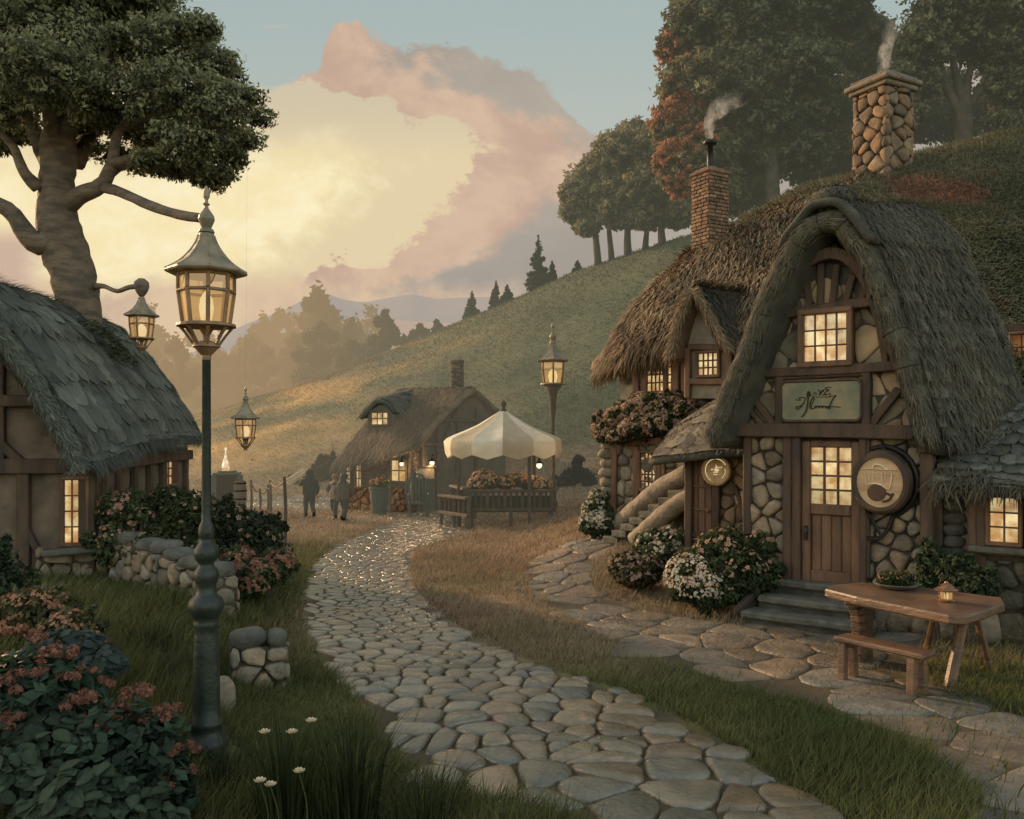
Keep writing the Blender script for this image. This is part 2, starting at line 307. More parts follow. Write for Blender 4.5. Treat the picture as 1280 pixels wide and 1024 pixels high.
def make_world():
    w = D.worlds.new('World'); SC.world = w; w.use_nodes = True; nt = w.node_tree; nt.nodes.clear(); N = NT(nt)
    out = N.n('ShaderNodeOutputWorld'); bg = N.n('ShaderNodeBackground')
    dr = N.n('ShaderNodeTexCoord').outputs['Generated']; s = N.n('ShaderNodeSeparateXYZ'); N.L.new(dr, s.inputs[0])
    x, y, z = s.outputs
    yy = N.m('MAXIMUM', y, .08); U = N.m('ADD', 640.0, N.m('MULTIPLY', N.m('DIVIDE', x, yy), F)); V = N.m('SUBTRACT', HY, N.m('MULTIPLY', N.m('DIVIDE', z, yy), F))
    cv = N.n('ShaderNodeCombineXYZ'); N.put(cv.inputs[0], N.m('DIVIDE', U, 1000.0)); N.put(cv.inputs[1], N.m('DIVIDE', V, 760.0)); P = cv.outputs[0]
    def ramp(t, lo, hi, pts, vmax):
        r = N.n('ShaderNodeValToRGB'); r.color_ramp.interpolation = 'B_SPLINE'; N.put(r.inputs[0], N.m('DIVIDE', N.m('SUBTRACT', t, lo), hi - lo))
        e = r.color_ramp.elements; e.remove(e[1])
        for i, (a, b) in enumerate(pts):
            k = e[0] if i == 0 else e.new((a - lo) / (hi - lo)); k.position = (a - lo) / (hi - lo); q = b / vmax; k.color = (q, q, q, 1)
        return N.m('MULTIPLY', r.outputs[0], vmax)
    n1 = N.noise(P, 6.0, 10, .62, .3); n2 = N.noise(P, 15, 10, .66, .3); n3 = N.noise(P, 3.2, 6, .55)
    nn = N.m('SUBTRACT', N.m('ADD', N.m('MULTIPLY', n1, .65), N.m('MULTIPLY', n2, .35)), .5)
    # blue upper sky, the big cloud bank below it
    L = ramp(U, 0, 1280, [(0, 60), (215, 112), (330, 104), (392, 96), (408, 38), (440, 16), (470, 46), (520, 58), (600, 76), (660, 90), (705, 130), (740, 168), (850, 190), (1000, 30), (1280, 20)], 400)
    cm = N.sms(N.m('ADD', N.m('SUBTRACT', V, L), N.m('MULTIPLY', nn, 210.0)), -5, 7)
    blue = N.mix(N.sms(V, 260.0, -60.0), srgb(186, 191, 182), srgb(166, 182, 181))
    R = ramp(V, 0, 480, [(0, 300), (60, 330), (108, 350), (122, 440), (150, 520), (185, 575), (228, 570), (255, 520), (300, 475), (330, 440), (350, 330), (380, 270), (410, 250), (450, 270), (480, 240)], 1280)
    q = N.m('ADD', N.m('SUBTRACT', R, U), N.m('MULTIPLY', N.m('SUBTRACT', N.m('ADD', N.m('MULTIPLY', n1, .5), N.m('MULTIPLY', n2, .5)), .5), 460.0))
    pink = N.sms(N.m('ADD', q, 185.0), -22, 50); tan = N.sms(N.m('ADD', q, 22.0), -8, 14); cream = N.sms(N.m('SUBTRACT', q, 40.0), -10, 120)
    shade = N.sms(n3, .35, .66)
    c = N.mix(shade, srgb(180, 170, 157), srgb(164, 156, 146))
    c = N.mix(pink, c, N.mix(N.sms(n1, .38, .62), srgb(196, 167, 148), srgb(214, 186, 161)))
    tb = N.mix(N.sms(V, 115.0, 215.0), srgb(210, 196, 168), srgb(228, 209, 170))
    c = N.mix(tan, c, tb)
    hot = N.m('MULTIPLY', cream, N.sms(N.m('ADD', V, N.m('MULTIPLY', nn, 150.0)), 150.0, 235.0)); c = N.mix(hot, c, N.mix(N.sms(n2, .4, .65), srgb(247, 229, 180), srgb(252, 238, 198)))
    # low cloud puffs and the pink band along the skyline
    low = N.m('MULTIPLY', N.sms(N.m('ADD', V, N.m('MULTIPLY', nn, 170.0)), 338, 372), N.sms(U, 780.0, 500.0)); c = N.mix(low, c, N.mix(N.sms(n1, .4, .6), srgb(206, 180, 156), srgb(222, 196, 162)))
    lp = N.m('MULTIPLY', N.sms(N.m('ADD', U, N.m('MULTIPLY', nn, 160.0)), 75, 20), N.sms(V, 270.0, 310.0)); c = N.mix(lp, c, srgb(205, 178, 158))
    # thin wisps in the blue
    wp = N.noise(N.stretch(P, (2.2, 11, 1)), 3.0, 6, .6); wm = N.m('MULTIPLY', N.sms(wp, .6, .72), .35)
    top = N.mix(wm, blue, srgb(214, 190, 168)); c = N.mix(cm, top, c)
    # the rest of the sky dome: Nishita
    sky = N.n('ShaderNodeTexSky', sky_type='NISHITA'); sky.sun_disc = False; sky.sun_elevation = SUN_EL; sky.sun_rotation = SUN_AZ; sky.dust_density = 2.5
    sk = N.mix(1.0, sky.outputs[0], (.62, .49, .35), "MULTIPLY")
    c = N.mix(N.sms(y, .16, .5), sk, c)
    N.L.new(c, bg.inputs[0]); bg.inputs[1].default_value = 1.0; N.L.new(bg.outputs[0], out.inputs[0])
make_world()

# ---------------------------------------------------------------- paths in plan
def inside(poly, x, y):
    x = np.asarray(x, float); y = np.asarray(y, float); r = np.zeros(x.shape, bool); n = len(poly)
    for i in range(n):
        x0, y0 = poly[i][:2]; x1, y1 = poly[(i + 1) % n][:2]
        c = ((y0 > y) != (y1 > y)) & (x < (x1 - x0) * (y - y0) / (y1 - y0 + 1e-12) + x0); r ^= c
    return r
COB = [G(*p) for p in [(720, 1030), (560, 988), (500, 948), (468, 905), (452, 870), (404, 832), (384, 790), (383, 742), (396, 702), (425, 680), (468, 662), (492, 654), (486, 647), (458, 641), (400, 637), (300, 635), (290, 619), (420, 622), (470, 626), (540, 632),
       (600, 650), (592, 668), (545, 678), (516, 690), (507, 710), (515, 737), (550, 772), (600, 806), (680, 838), (760, 860), (860, 905), (960, 975), (1045, 1030), (1330, 1250), (980, 1250)]]
FLG = [G(*p) for p in [(1230, 1080), (1215, 1024), (1228, 1000), (1190, 965), (1130, 928), (1050, 893), (950, 864), (850, 838), (770, 806), (715, 776), (668, 748), (654, 722), (664, 702), (690, 688), (735, 672), (775, 664), (806, 672), (760, 690), (738, 705), (733, 722), (745, 742), (800, 762), (870, 778), (925, 785),
       (975, 760), (1160, 770), (1140, 845), (1190, 875), (1290, 905), (1500, 960), (1500, 1080)]]
COB = np.array(COB); FLG = np.array(FLG)

# ---------------------------------------------------------------- the ground sheet
def axis(segs):
    a = []
    for lo, hi, st in segs: a += list(np.arange(lo, hi, st))
    return np.array(a + [segs[-1][1]])
gx = axis([(-3500, -400, 700), (-400, -100, 60), (-100, -24, 3), (-24, -12, .7), (-12, 13, .22), (13, 30, .8), (30, 100, 3.5), (100, 400, 60), (400, 3500, 700)])
gy = axis([(-60, -6, 6), (-6, 2, 1), (2, 32, .22), (32, 60, .8), (60, 160, 2.5), (160, 400, 40), (400, 4000, 600)])
GX, GY = np.meshgrid(gx, gy, indexing='ij'); GZ = hz(GX, GY); GZ = np.where(GY > 160, GZ - .004 * (GY - 160), GZ)
def dry(x, y):                                # 0 lush and dark .. 1 tan and dry
    x = np.asarray(x, float); y = np.asarray(y, float)
    d = sm(8.6, 12.5, y + 1.0 * wob(x, y, .7)) * sm(-3.6, -2.4, x + .3 * wob(x, y, .9)) * (.72 + .28 * wob(x + 3, y, .6))
    d = np.maximum(d, sm(18.5, 22, y) * (.75 + .25 * wob(x, y, .5)))
    d = np.where((x > 3.0) & (y < 13), np.minimum(d, .25 + .2 * sm(10.5, 12, y)), d)
    return np.clip(d, 0, 1)
LUSH = V3(*srgb(112, 108, 66)); LUSH2 = V3(*srgb(78, 84, 48)); TAN = V3(*srgb(174, 150, 122)); RUST = V3(*srgb(146, 112, 94)); HILLG = V3(*srgb(102, 106, 82)); HILL_LIT = V3(*srgb(235, 186, 120))
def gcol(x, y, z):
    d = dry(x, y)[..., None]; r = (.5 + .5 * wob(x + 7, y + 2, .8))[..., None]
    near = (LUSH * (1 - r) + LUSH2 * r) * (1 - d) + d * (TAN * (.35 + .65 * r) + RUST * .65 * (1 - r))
    q = np.clip(.42 + .85 * wob((y - x) * .16, z * 1.5 + .04 * y, .8) + .2 * wob(x, y, .7), 0, 1); lit = sm(2, -16, x) * .95 + .02  # sunlit orange bands on the left slope, painted into the grass colour
    hill = HILLG * (1 - (q * lit)[..., None]) + HILL_LIT * (q * lit)[..., None]; hill = hill * (.88 + .16 * wob(x - 5, y + z, .5))[..., None]
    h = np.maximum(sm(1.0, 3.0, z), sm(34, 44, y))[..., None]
    return near * (1 - h) + hill * h
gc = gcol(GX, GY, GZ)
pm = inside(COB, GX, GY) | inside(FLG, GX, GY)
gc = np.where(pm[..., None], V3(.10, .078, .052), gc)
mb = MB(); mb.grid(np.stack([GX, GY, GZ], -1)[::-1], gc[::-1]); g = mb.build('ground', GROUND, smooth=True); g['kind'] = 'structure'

# mountains far away
def mountain(name, pts, d, c1):
    m = mat('mountain_' + name, c1, tuple(k * .9 for k in c1), .002, 1, 0); nt = m.node_tree
    P = []
    for r, q in enumerate((0, .35, .7, 1, .6, 0)):
        row = []
        for px, py in cat(np.array(pts, float), 6):
            w = W(px, py, d); h = (w[2] - 0) * q; row.append([w[0] * (1 + .03 * (r - 3)), d + (r - 3) * d * .10, h - 8])
        P.append(row)
    b = MB(); b.grid(np.array(P)); o = b.build(name, m, smooth=True); o['kind'] = 'structure'
    # distant haze painted in: the slopes are mostly flat emission
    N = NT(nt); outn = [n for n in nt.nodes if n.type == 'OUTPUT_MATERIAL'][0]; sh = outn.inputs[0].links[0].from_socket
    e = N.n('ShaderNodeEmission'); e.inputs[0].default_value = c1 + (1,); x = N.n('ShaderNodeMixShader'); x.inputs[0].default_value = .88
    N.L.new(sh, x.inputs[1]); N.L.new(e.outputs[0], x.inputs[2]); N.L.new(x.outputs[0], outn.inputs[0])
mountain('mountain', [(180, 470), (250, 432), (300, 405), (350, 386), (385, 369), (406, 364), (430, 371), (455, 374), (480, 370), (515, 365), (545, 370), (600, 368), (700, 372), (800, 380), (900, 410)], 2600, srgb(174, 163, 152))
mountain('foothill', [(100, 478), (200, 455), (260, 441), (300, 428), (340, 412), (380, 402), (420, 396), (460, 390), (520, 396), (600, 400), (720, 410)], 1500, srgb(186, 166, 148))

# ---------------------------------------------------------------- stones laid in cells
def cells(pts, R):
    pts = np.asarray(pts, float); n = len(pts); out = []
    for i in range(n):
        dx = pts - pts[i]; dd = (dx ** 2).sum(1); nb = np.argsort(dd)[1:15] if n > 15 else np.argsort(dd)[1:]
        poly = [(-R, -R), (R, -R), (R, R), (-R, R)]
        for j in nb:
            nx, ny = dx[j]; h = dd[j] / 2; new = []
            for k in range(len(poly)):
                a, b = poly[k], poly[(k + 1) % len(poly)]; da = a[0] * nx + a[1] * ny - h; db = b[0] * nx + b[1] * ny - h
                if da <= 0: new.append(a)
                if (da < 0 < db) or (db < 0 < da): t = da / (da - db); new.append((a[0] + (b[0] - a[0]) * t, a[1] + (b[1] - a[1]) * t))
            poly = new
            if len(poly) < 3: break
        out.append(np.array(poly) + pts[i] if len(poly) >= 3 else None)
    return out
def clipconv(poly, conv):                     # clip a polygon by a counter-clockwise convex one
    poly = [tuple(p) for p in poly]
    for i in range(len(conv)):
        x0, y0 = conv[i]; x1, y1 = conv[(i + 1) % len(conv)]; f = lambda p: (x1 - x0) * (p[1] - y0) - (y1 - y0) * (p[0] - x0); new = []
        for k in range(len(poly)):
            a, b = poly[k], poly[(k + 1) % len(poly)]; da, db = f(a), f(b)
            if da >= 0: new.append(a)
            if da * db < 0: t = da / (da - db); new.append((a[0] + (b[0] - a[0]) * t, a[1] + (b[1] - a[1]) * t))
        poly = new
        if len(poly) < 3: return None
    return np.array(poly)
def jitpts(x0, x1, y0, y1, sx, sy, jit=.33, rs=RS):
    P = []; r = 0; y = y0
    while y < y1 + sy:
        x = x0 - (sx / 2 if r % 2 else 0)
        while x < x1 + sx: P.append((x + (rs.rand() - .5) * 2 * jit * sx, y + (rs.rand() - .5) * 2 * jit * sy)); x += sx * (.8 + .4 * rs.rand())
        y += sy * (.85 + .3 * rs.rand()); r += 1
    return np.array(P)
def stone(mb, poly, to3d, gap, h, col, rnd=2, rough=.06, sink=.05, tilt=.25):
    c = poly.mean(0); r = np.sqrt(((poly - c) ** 2).sum(1)).mean()
    if r < gap * 1.2: return
    p = c + (poly - c) * (1 - gap / r); L = p
    for _ in range(rnd):                      # round the corners
        nx = np.roll(L, -1, 0); k = .25; L = np.stack([L * (1 - k) + nx * k, L * k + nx * (1 - k)], 1).reshape(-1, 2)
        if len(L) > 22: break
    n = len(L); L = c + (L - c) * (1 + rough * (RS.rand(n, 1) - .5)); h = h * (.7 + .6 * RS.rand()); tl = (RS.rand(2) - .5) * tilt * h / r
    vs = []
    for s, q in ((1.02, -1), (1.0, .35), (.94, .72), (.80, .93), (.5, 1.0)):
        X = c + (L - c) * s; z = (h * q if q > 0 else -sink) + (0 if q < 0 else 1) * ((X - c) @ tl + h * .12 * (RS.rand(n) - .5) * (s < .9)); vs.append(to3d(X[:, 0], X[:, 1], z))
    vs.append(to3d(c[:1], c[1:], np.array([h * 1.02])))
    fs = [(i * n + j, i * n + (j + 1) % n, (i + 1) * n + (j + 1) % n, (i + 1) * n + j) for i in range(4) for j in range(n)] + [(4 * n + j, 4 * n + (j + 1) % n, 5 * n) for j in range(n)]
    mb.add(np.concatenate(vs), fs, col)
def on_ground(x, y, z): return np.stack([x, y, hz(x, y) + z], 1)
def pave(poly, sx, sy, gap, h, jit=.36, aniso=1.0, grade=None, rnd=2, tilt=.25):
    x0, y0 = poly[:, :2].min(0); x1, y1 = poly[:, :2].max(0)
    if grade is None: P = jitpts(x0, x1, y0, y1, sx, sy, jit)
    else: P = np.concatenate([jitpts(x0, x1, max(y0, a), min(y1, b) - sy_ * .6, sx_, sy_, jit) for a, b, sx_, sy_ in grade])
    big = [P[:, 0], P[:, 1]]; k = inside(poly, *big) & (np.abs(P[:, 0] / P[:, 1]) < .72) & (P[:, 1] > 4.6); near = k.copy()
    A = P[:, None, :] if False else None
    idx = np.where(np.abs(P[:, 0] / np.maximum(P[:, 1], 1)) < .85)[0]; Q = P[idx]; kk = k[idx]
    cl = cells(Q * V3(1, aniso), sx * 2.2); mb = MB()
    for q, c, ok in zip(Q, cl, kk):
        if not ok or c is None: continue
        c = c / V3(1, aniso); t = .62 + .62 * RS.rand()
        w = (RS.rand() - .45) * .30; stone(mb, c, on_ground, gap, h * (1 if grade is None else float(1 - .72 * sm(8.5, 12.5, q[1]))), V3(t * (1 + w), t, t * (1 - w)), rnd, tilt=tilt)
    return mb
mb = pave(COB, .40, .3, .013, .046, .40, grade=[(0, 7.4, .48, .36), (7.4, 9.2, .40, .28), (9.2, 12.5, .32, .20), (12.5, 17, .29, .18), (17, 40, .28, .18)], tilt=.28); o = mb.build('cobblestone_path', COBBLE, smooth=True); o['kind'] = 'structure'
mb = pave(FLG, .78, .52, .014, .022, .42, rnd=1, tilt=.5); o = mb.build('flagstone_path', FLAG, smooth=True); o['kind'] = 'structure'

# ---------------------------------------------------------------- grass
def blades(mb, x, y, z, h, w, lean, col, az=None, bend=.6):
    n = len(x); a = RS.rand(n) * 2 * PI if az is None else az + (RS.rand(n) - .5) * 1.4; ca, sa = np.cos(a), np.sin(a)
    b = np.stack([x, y, z], 1); dl = np.stack([ca, sa, np.zeros(n)], 1) * (lean * h)[:, None]; up = np.stack([np.zeros(n)] * 2 + [h], 1)
    pa = RS.rand(n) * PI; sd = np.stack([np.cos(pa), np.sin(pa), np.zeros(n)], 1) * w[:, None] / 2
    m = b + up * .55 + dl * (1 - bend); t = b + up + dl
    v = np.stack([b - sd, b + sd, m + sd * .75, m - sd * .75, t + sd * .12, t - sd * .12], 1).reshape(-1, 3)
    i = np.arange(n)[:, None] * 6; f = np.concatenate([i + [0, 1, 2, 3], i + [3, 2, 4, 5]])
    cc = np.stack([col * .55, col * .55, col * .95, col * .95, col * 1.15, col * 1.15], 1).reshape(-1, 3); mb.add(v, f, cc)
def grass_field():
    mb = MB(); n = 330000
    y = 4.4 * np.exp(RS.rand(n) * math.log(38 / 4.4)); x = (RS.rand(n) * 1.36 - .68) * y
    k = (~inside(COB, x, y) & ~inside(FLG, x, y)) | (RS.rand(n) < .055); edge = 0.06
    for e in ((edge, 0), (-edge, 0)): k &= ~(inside(COB, x + e[0], y) & (RS.rand(n) < .8))
    k &= ~((x > 2.2 + .25 * (12 - y)) & (y > 11.9) & (y < 19) & (x > 3.2))          # under the houses
    k &= ~((x < -6.15) & (y > 12.6) & (y < 20))
    k &= np.hypot(x + 2.45, y - 7.1) > .26
    x, y = x[k], y[k]; z = hz(x, y); n = len(x); d = dry(x, y)
    far = np.clip(y / 8.5, 1, 3.4); h = (.055 + .095 * RS.rand(n) ** 2) * (1 + .45 * wob(x, y, 1.3)) * (1 + .5 * sm(9, 6, y)) * far ** .35
    h = h * (1 + 1.0 * sm(-2.0, -3.2, x) * sm(13, 9, y)) * (1 - .35 * sm(20, 28, y))
    near = np.zeros(n)
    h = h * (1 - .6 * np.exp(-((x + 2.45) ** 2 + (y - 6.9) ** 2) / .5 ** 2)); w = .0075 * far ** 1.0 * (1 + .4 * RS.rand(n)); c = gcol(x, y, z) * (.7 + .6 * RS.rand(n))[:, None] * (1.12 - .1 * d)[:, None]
    blades(mb, x, y, z - .01, h, w, .25 + .7 * RS.rand(n), c, az=.3 + RS.normal(size=n) * 1.1); return mb
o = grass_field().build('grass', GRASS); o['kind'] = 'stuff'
# hill grass: coarser tufts, so the slope has a nap
def hill_grass():
    mb = MB(); n = 170000; y = 30 + 75 * RS.rand(n) ** 1.3; x = (RS.rand(n) * 1.0 - .52) * y + 2; z = hz(x, y); k = z > .25; x, y, z = x[k], y[k], z[k]; n = len(x)
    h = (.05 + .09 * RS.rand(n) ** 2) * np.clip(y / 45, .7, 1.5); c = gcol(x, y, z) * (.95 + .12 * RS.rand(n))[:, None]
    blades(mb, x, y, z - .03, h, .05 * np.clip(y / 40, .7, 2), .5 + .6 * RS.rand(n), c, az=3.4); return mb
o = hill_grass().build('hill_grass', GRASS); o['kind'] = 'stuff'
# ---------------------------------------------------------------- foliage
def leaves(mb, blobs, n, size, ca, cb, shell=.55, asp=.55, droop=.3, clump=.5, up=.35, seed=1, squash=1.0):
    """leaf-sized quads spread through the volume of overlapping ellipsoids: (centre, (rx, ry, rz))"""
    rs = np.random.RandomState(seed); C = np.array([b[0] for b in blobs], float); R = np.array([np.broadcast_to(b[1], 3) for b in blobs], float)
    wgt = (R.prod(1)) ** .67; k = rs.choice(len(blobs), n, p=wgt / wgt.sum()); d = rs.normal(size=(n, 3)); d /= np.linalg.norm(d, axis=1)[:, None]
    r = shell + (1 - shell) * rs.rand(n) ** .6; cl = np.sin(d[:, 0] * 7 + k * 2.1) * np.sin(d[:, 1] * 6 + k) * np.sin(d[:, 2] * 8 + k * .7)
    r = r * (1 + .22 * cl * clump * 2) ; p = C[k] + d * r[:, None] * R[k]
    nrmv = d + rs.normal(size=(n, 3)) * .75 + V3(0, 0, up); nrmv /= np.linalg.norm(nrmv, axis=1)[:, None]
    t = np.cross(nrmv, rs.normal(size=(n, 3))); t[:, 2] -= droop; t /= np.linalg.norm(t, axis=1)[:, None] + 1e-9; b = np.cross(nrmv, t); b /= np.linalg.norm(b, axis=1)[:, None] + 1e-9
    s = size * (.6 + .8 * rs.rand(n))[:, None]; fold = nrmv * s * .18
    v = np.stack([p - t * s, p + b * s * asp - fold, p + t * s, p - b * s * asp - fold], 1).reshape(-1, 3)
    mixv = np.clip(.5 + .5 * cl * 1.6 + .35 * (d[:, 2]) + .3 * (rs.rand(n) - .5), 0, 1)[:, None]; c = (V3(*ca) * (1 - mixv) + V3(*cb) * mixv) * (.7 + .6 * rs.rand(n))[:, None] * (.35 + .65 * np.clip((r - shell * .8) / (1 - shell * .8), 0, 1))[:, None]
    i = np.arange(n)[:, None] * 4; mb.add(v, i + [0, 1, 2, 3], np.repeat(c, 4, 0)); return p, nrmv
def floret(mb, blobs, n, size, ca, cb, seed=2, top=.0, petals=5, shell=.93, front=None):
    rs = np.random.RandomState(seed); C = np.array([b[0] for b in blobs], float); R = np.array([np.broadcast_to(b[1], 3) for b in blobs], float)
    wgt = (R.prod(1)) ** .67; k = rs.choice(len(blobs), n * 3, p=wgt / wgt.sum()); d = rs.normal(size=(n * 3, 3)); d /= np.linalg.norm(d, axis=1)[:, None]
    q = d[:, 2] > top
    if front is not None: q &= (d @ V3(*front)) > -.2
    q &= (np.sin(d[:, 0] * 6 + k * 1.7) + np.sin(d[:, 1] * 5 + d[:, 2] * 6 + k)) > -.55
    k, d = k[q][:n], d[q][:n]; n = len(k)
    p = C[k] + d * R[k] * (shell + .12 * rs.rand(n))[:, None]; nv = d + rs.normal(size=(n, 3)) * .35; nv /= np.linalg.norm(nv, axis=1)[:, None]
    t = np.cross(nv, rs.normal(size=(n, 3))); t /= np.linalg.norm(t, axis=1)[:, None]; b = np.cross(nv, t); s = size * (.6 + .8 * rs.rand(n)); m = rs.rand(n)[:, None]
    c = (V3(*ca) * (1 - m) + V3(*cb) * m); vs = [p + nv * (s * .15)[:, None]]; an = np.arange(petals) * 2 * PI / petals
    for a in an:
        for da, rr in ((-.45, .75), (.0, 1.0), (.45, .75)): vs.append(p + (t * math.cos(a + da) + b * math.sin(a + da)) * (s * rr)[:, None] + nv * (s * .28)[:, None])
    L = 1 + 3 * petals; v = np.stack(vs, 1).reshape(-1, 3); i = np.arange(n)[:, None] * L; f = np.concatenate([i + [0, 1 + 3 * j, 2 + 3 * j, 3 + 3 * j] for j in range(petals)])
    mb.add(v, f, np.repeat(c, L, 0))
def stems(mb, c, h, spread, n, rad, col, seed=3):
    rs = np.random.RandomState(seed)
    for i in range(n):
        a = rs.rand() * 6.28; r = spread * rs.rand() ** .5; e = V3(math.cos(a) * r, math.sin(a) * r, h * (.6 + .4 * rs.rand()))
        mb.tube([V3(*c) + e * .02, V3(*c) + e * V3(.35, .35, .5), V3(*c) + e], [rad, rad * .8, rad * .4], 5, 3, col=V3(*col))
G_DK, G_MD, G_BL, G_OL = (.042, .056, .024), (.125, .15, .062), (.06, .09, .07), (.12, .12, .05)
def bush(name, label, cat_, blobs, n, size, ca=G_DK, cb=G_MD, fl=None, seed=1, group=None, asp=.5, haze=False, stem=True, front=(-.3, -1, .2), **kw):
    c = np.array([b[0] for b in blobs]).mean(0); base = V3(c[0], c[1], hz(c[0], c[1])); zb = min(b[0][2] for b in blobs)
    if zb - base[2] > 1.5: base[2] = zb - .3
    t = thing(name, label, cat_, base, group); rq = np.random.RandomState(seed + 900); ex = list(blobs)
    for b in blobs:                           # loose shoots break the outline
        for q in range(6): dv = nrm(rq.normal(size=3) * V3(1, .8, 1) + V3(0, 0, .35)); r_ = np.broadcast_to(b[1], 3); ex.append((V3(*b[0]) + dv * r_ * rq.uniform(.85, 1.2), r_ * V3(.8, .8, 1.2) * rq.uniform(.16, .34)))
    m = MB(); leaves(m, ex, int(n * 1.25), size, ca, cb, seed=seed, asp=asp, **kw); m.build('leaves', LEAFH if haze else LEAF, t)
    if stem:
        m = MB(); ext = max(np.broadcast_to(b[1], 3)[0] for b in blobs)
        for i, b in enumerate(blobs[:8]):
            f = V3(b[0][0], b[0][1], base[2] - .03); f = base + (f - base) * .6; f[2] = base[2] - .03
            for k in range(3):
                e = V3(*b[0]) + (RS.rand(3) - .5) * np.broadcast_to(b[1], 3) * .9; m.tube([f, (f + e) / 2 + (RS.rand(3) - .5) * .08, e], [.018, .013, .006], 5, 3, col=V3(.6, .6, .6))
        m.build('stems', BARK, t)
    if fl:
        for j, (nf, sz, c1, c2, tp) in enumerate(fl):
            m = MB(); floret(m, blobs, nf, sz, c1, c2, seed=seed + 5 + j, top=tp, front=front); m.build('flowers', PETAL, t)
    return t
def blb(*L): return [(W(px, py, d), np.array([rx, rx * 1.0, rz]) if True else 0) for px, py, d, rx, rz in L]

def limb(m, pts, r0, r1, n=9, sub=4, rough=.06, col=None):
    r = np.linspace(1, 0, len(pts)) ** 1.1 * (r0 - r1) + r1; m.tube(pts, r, n, sub, rough, col)

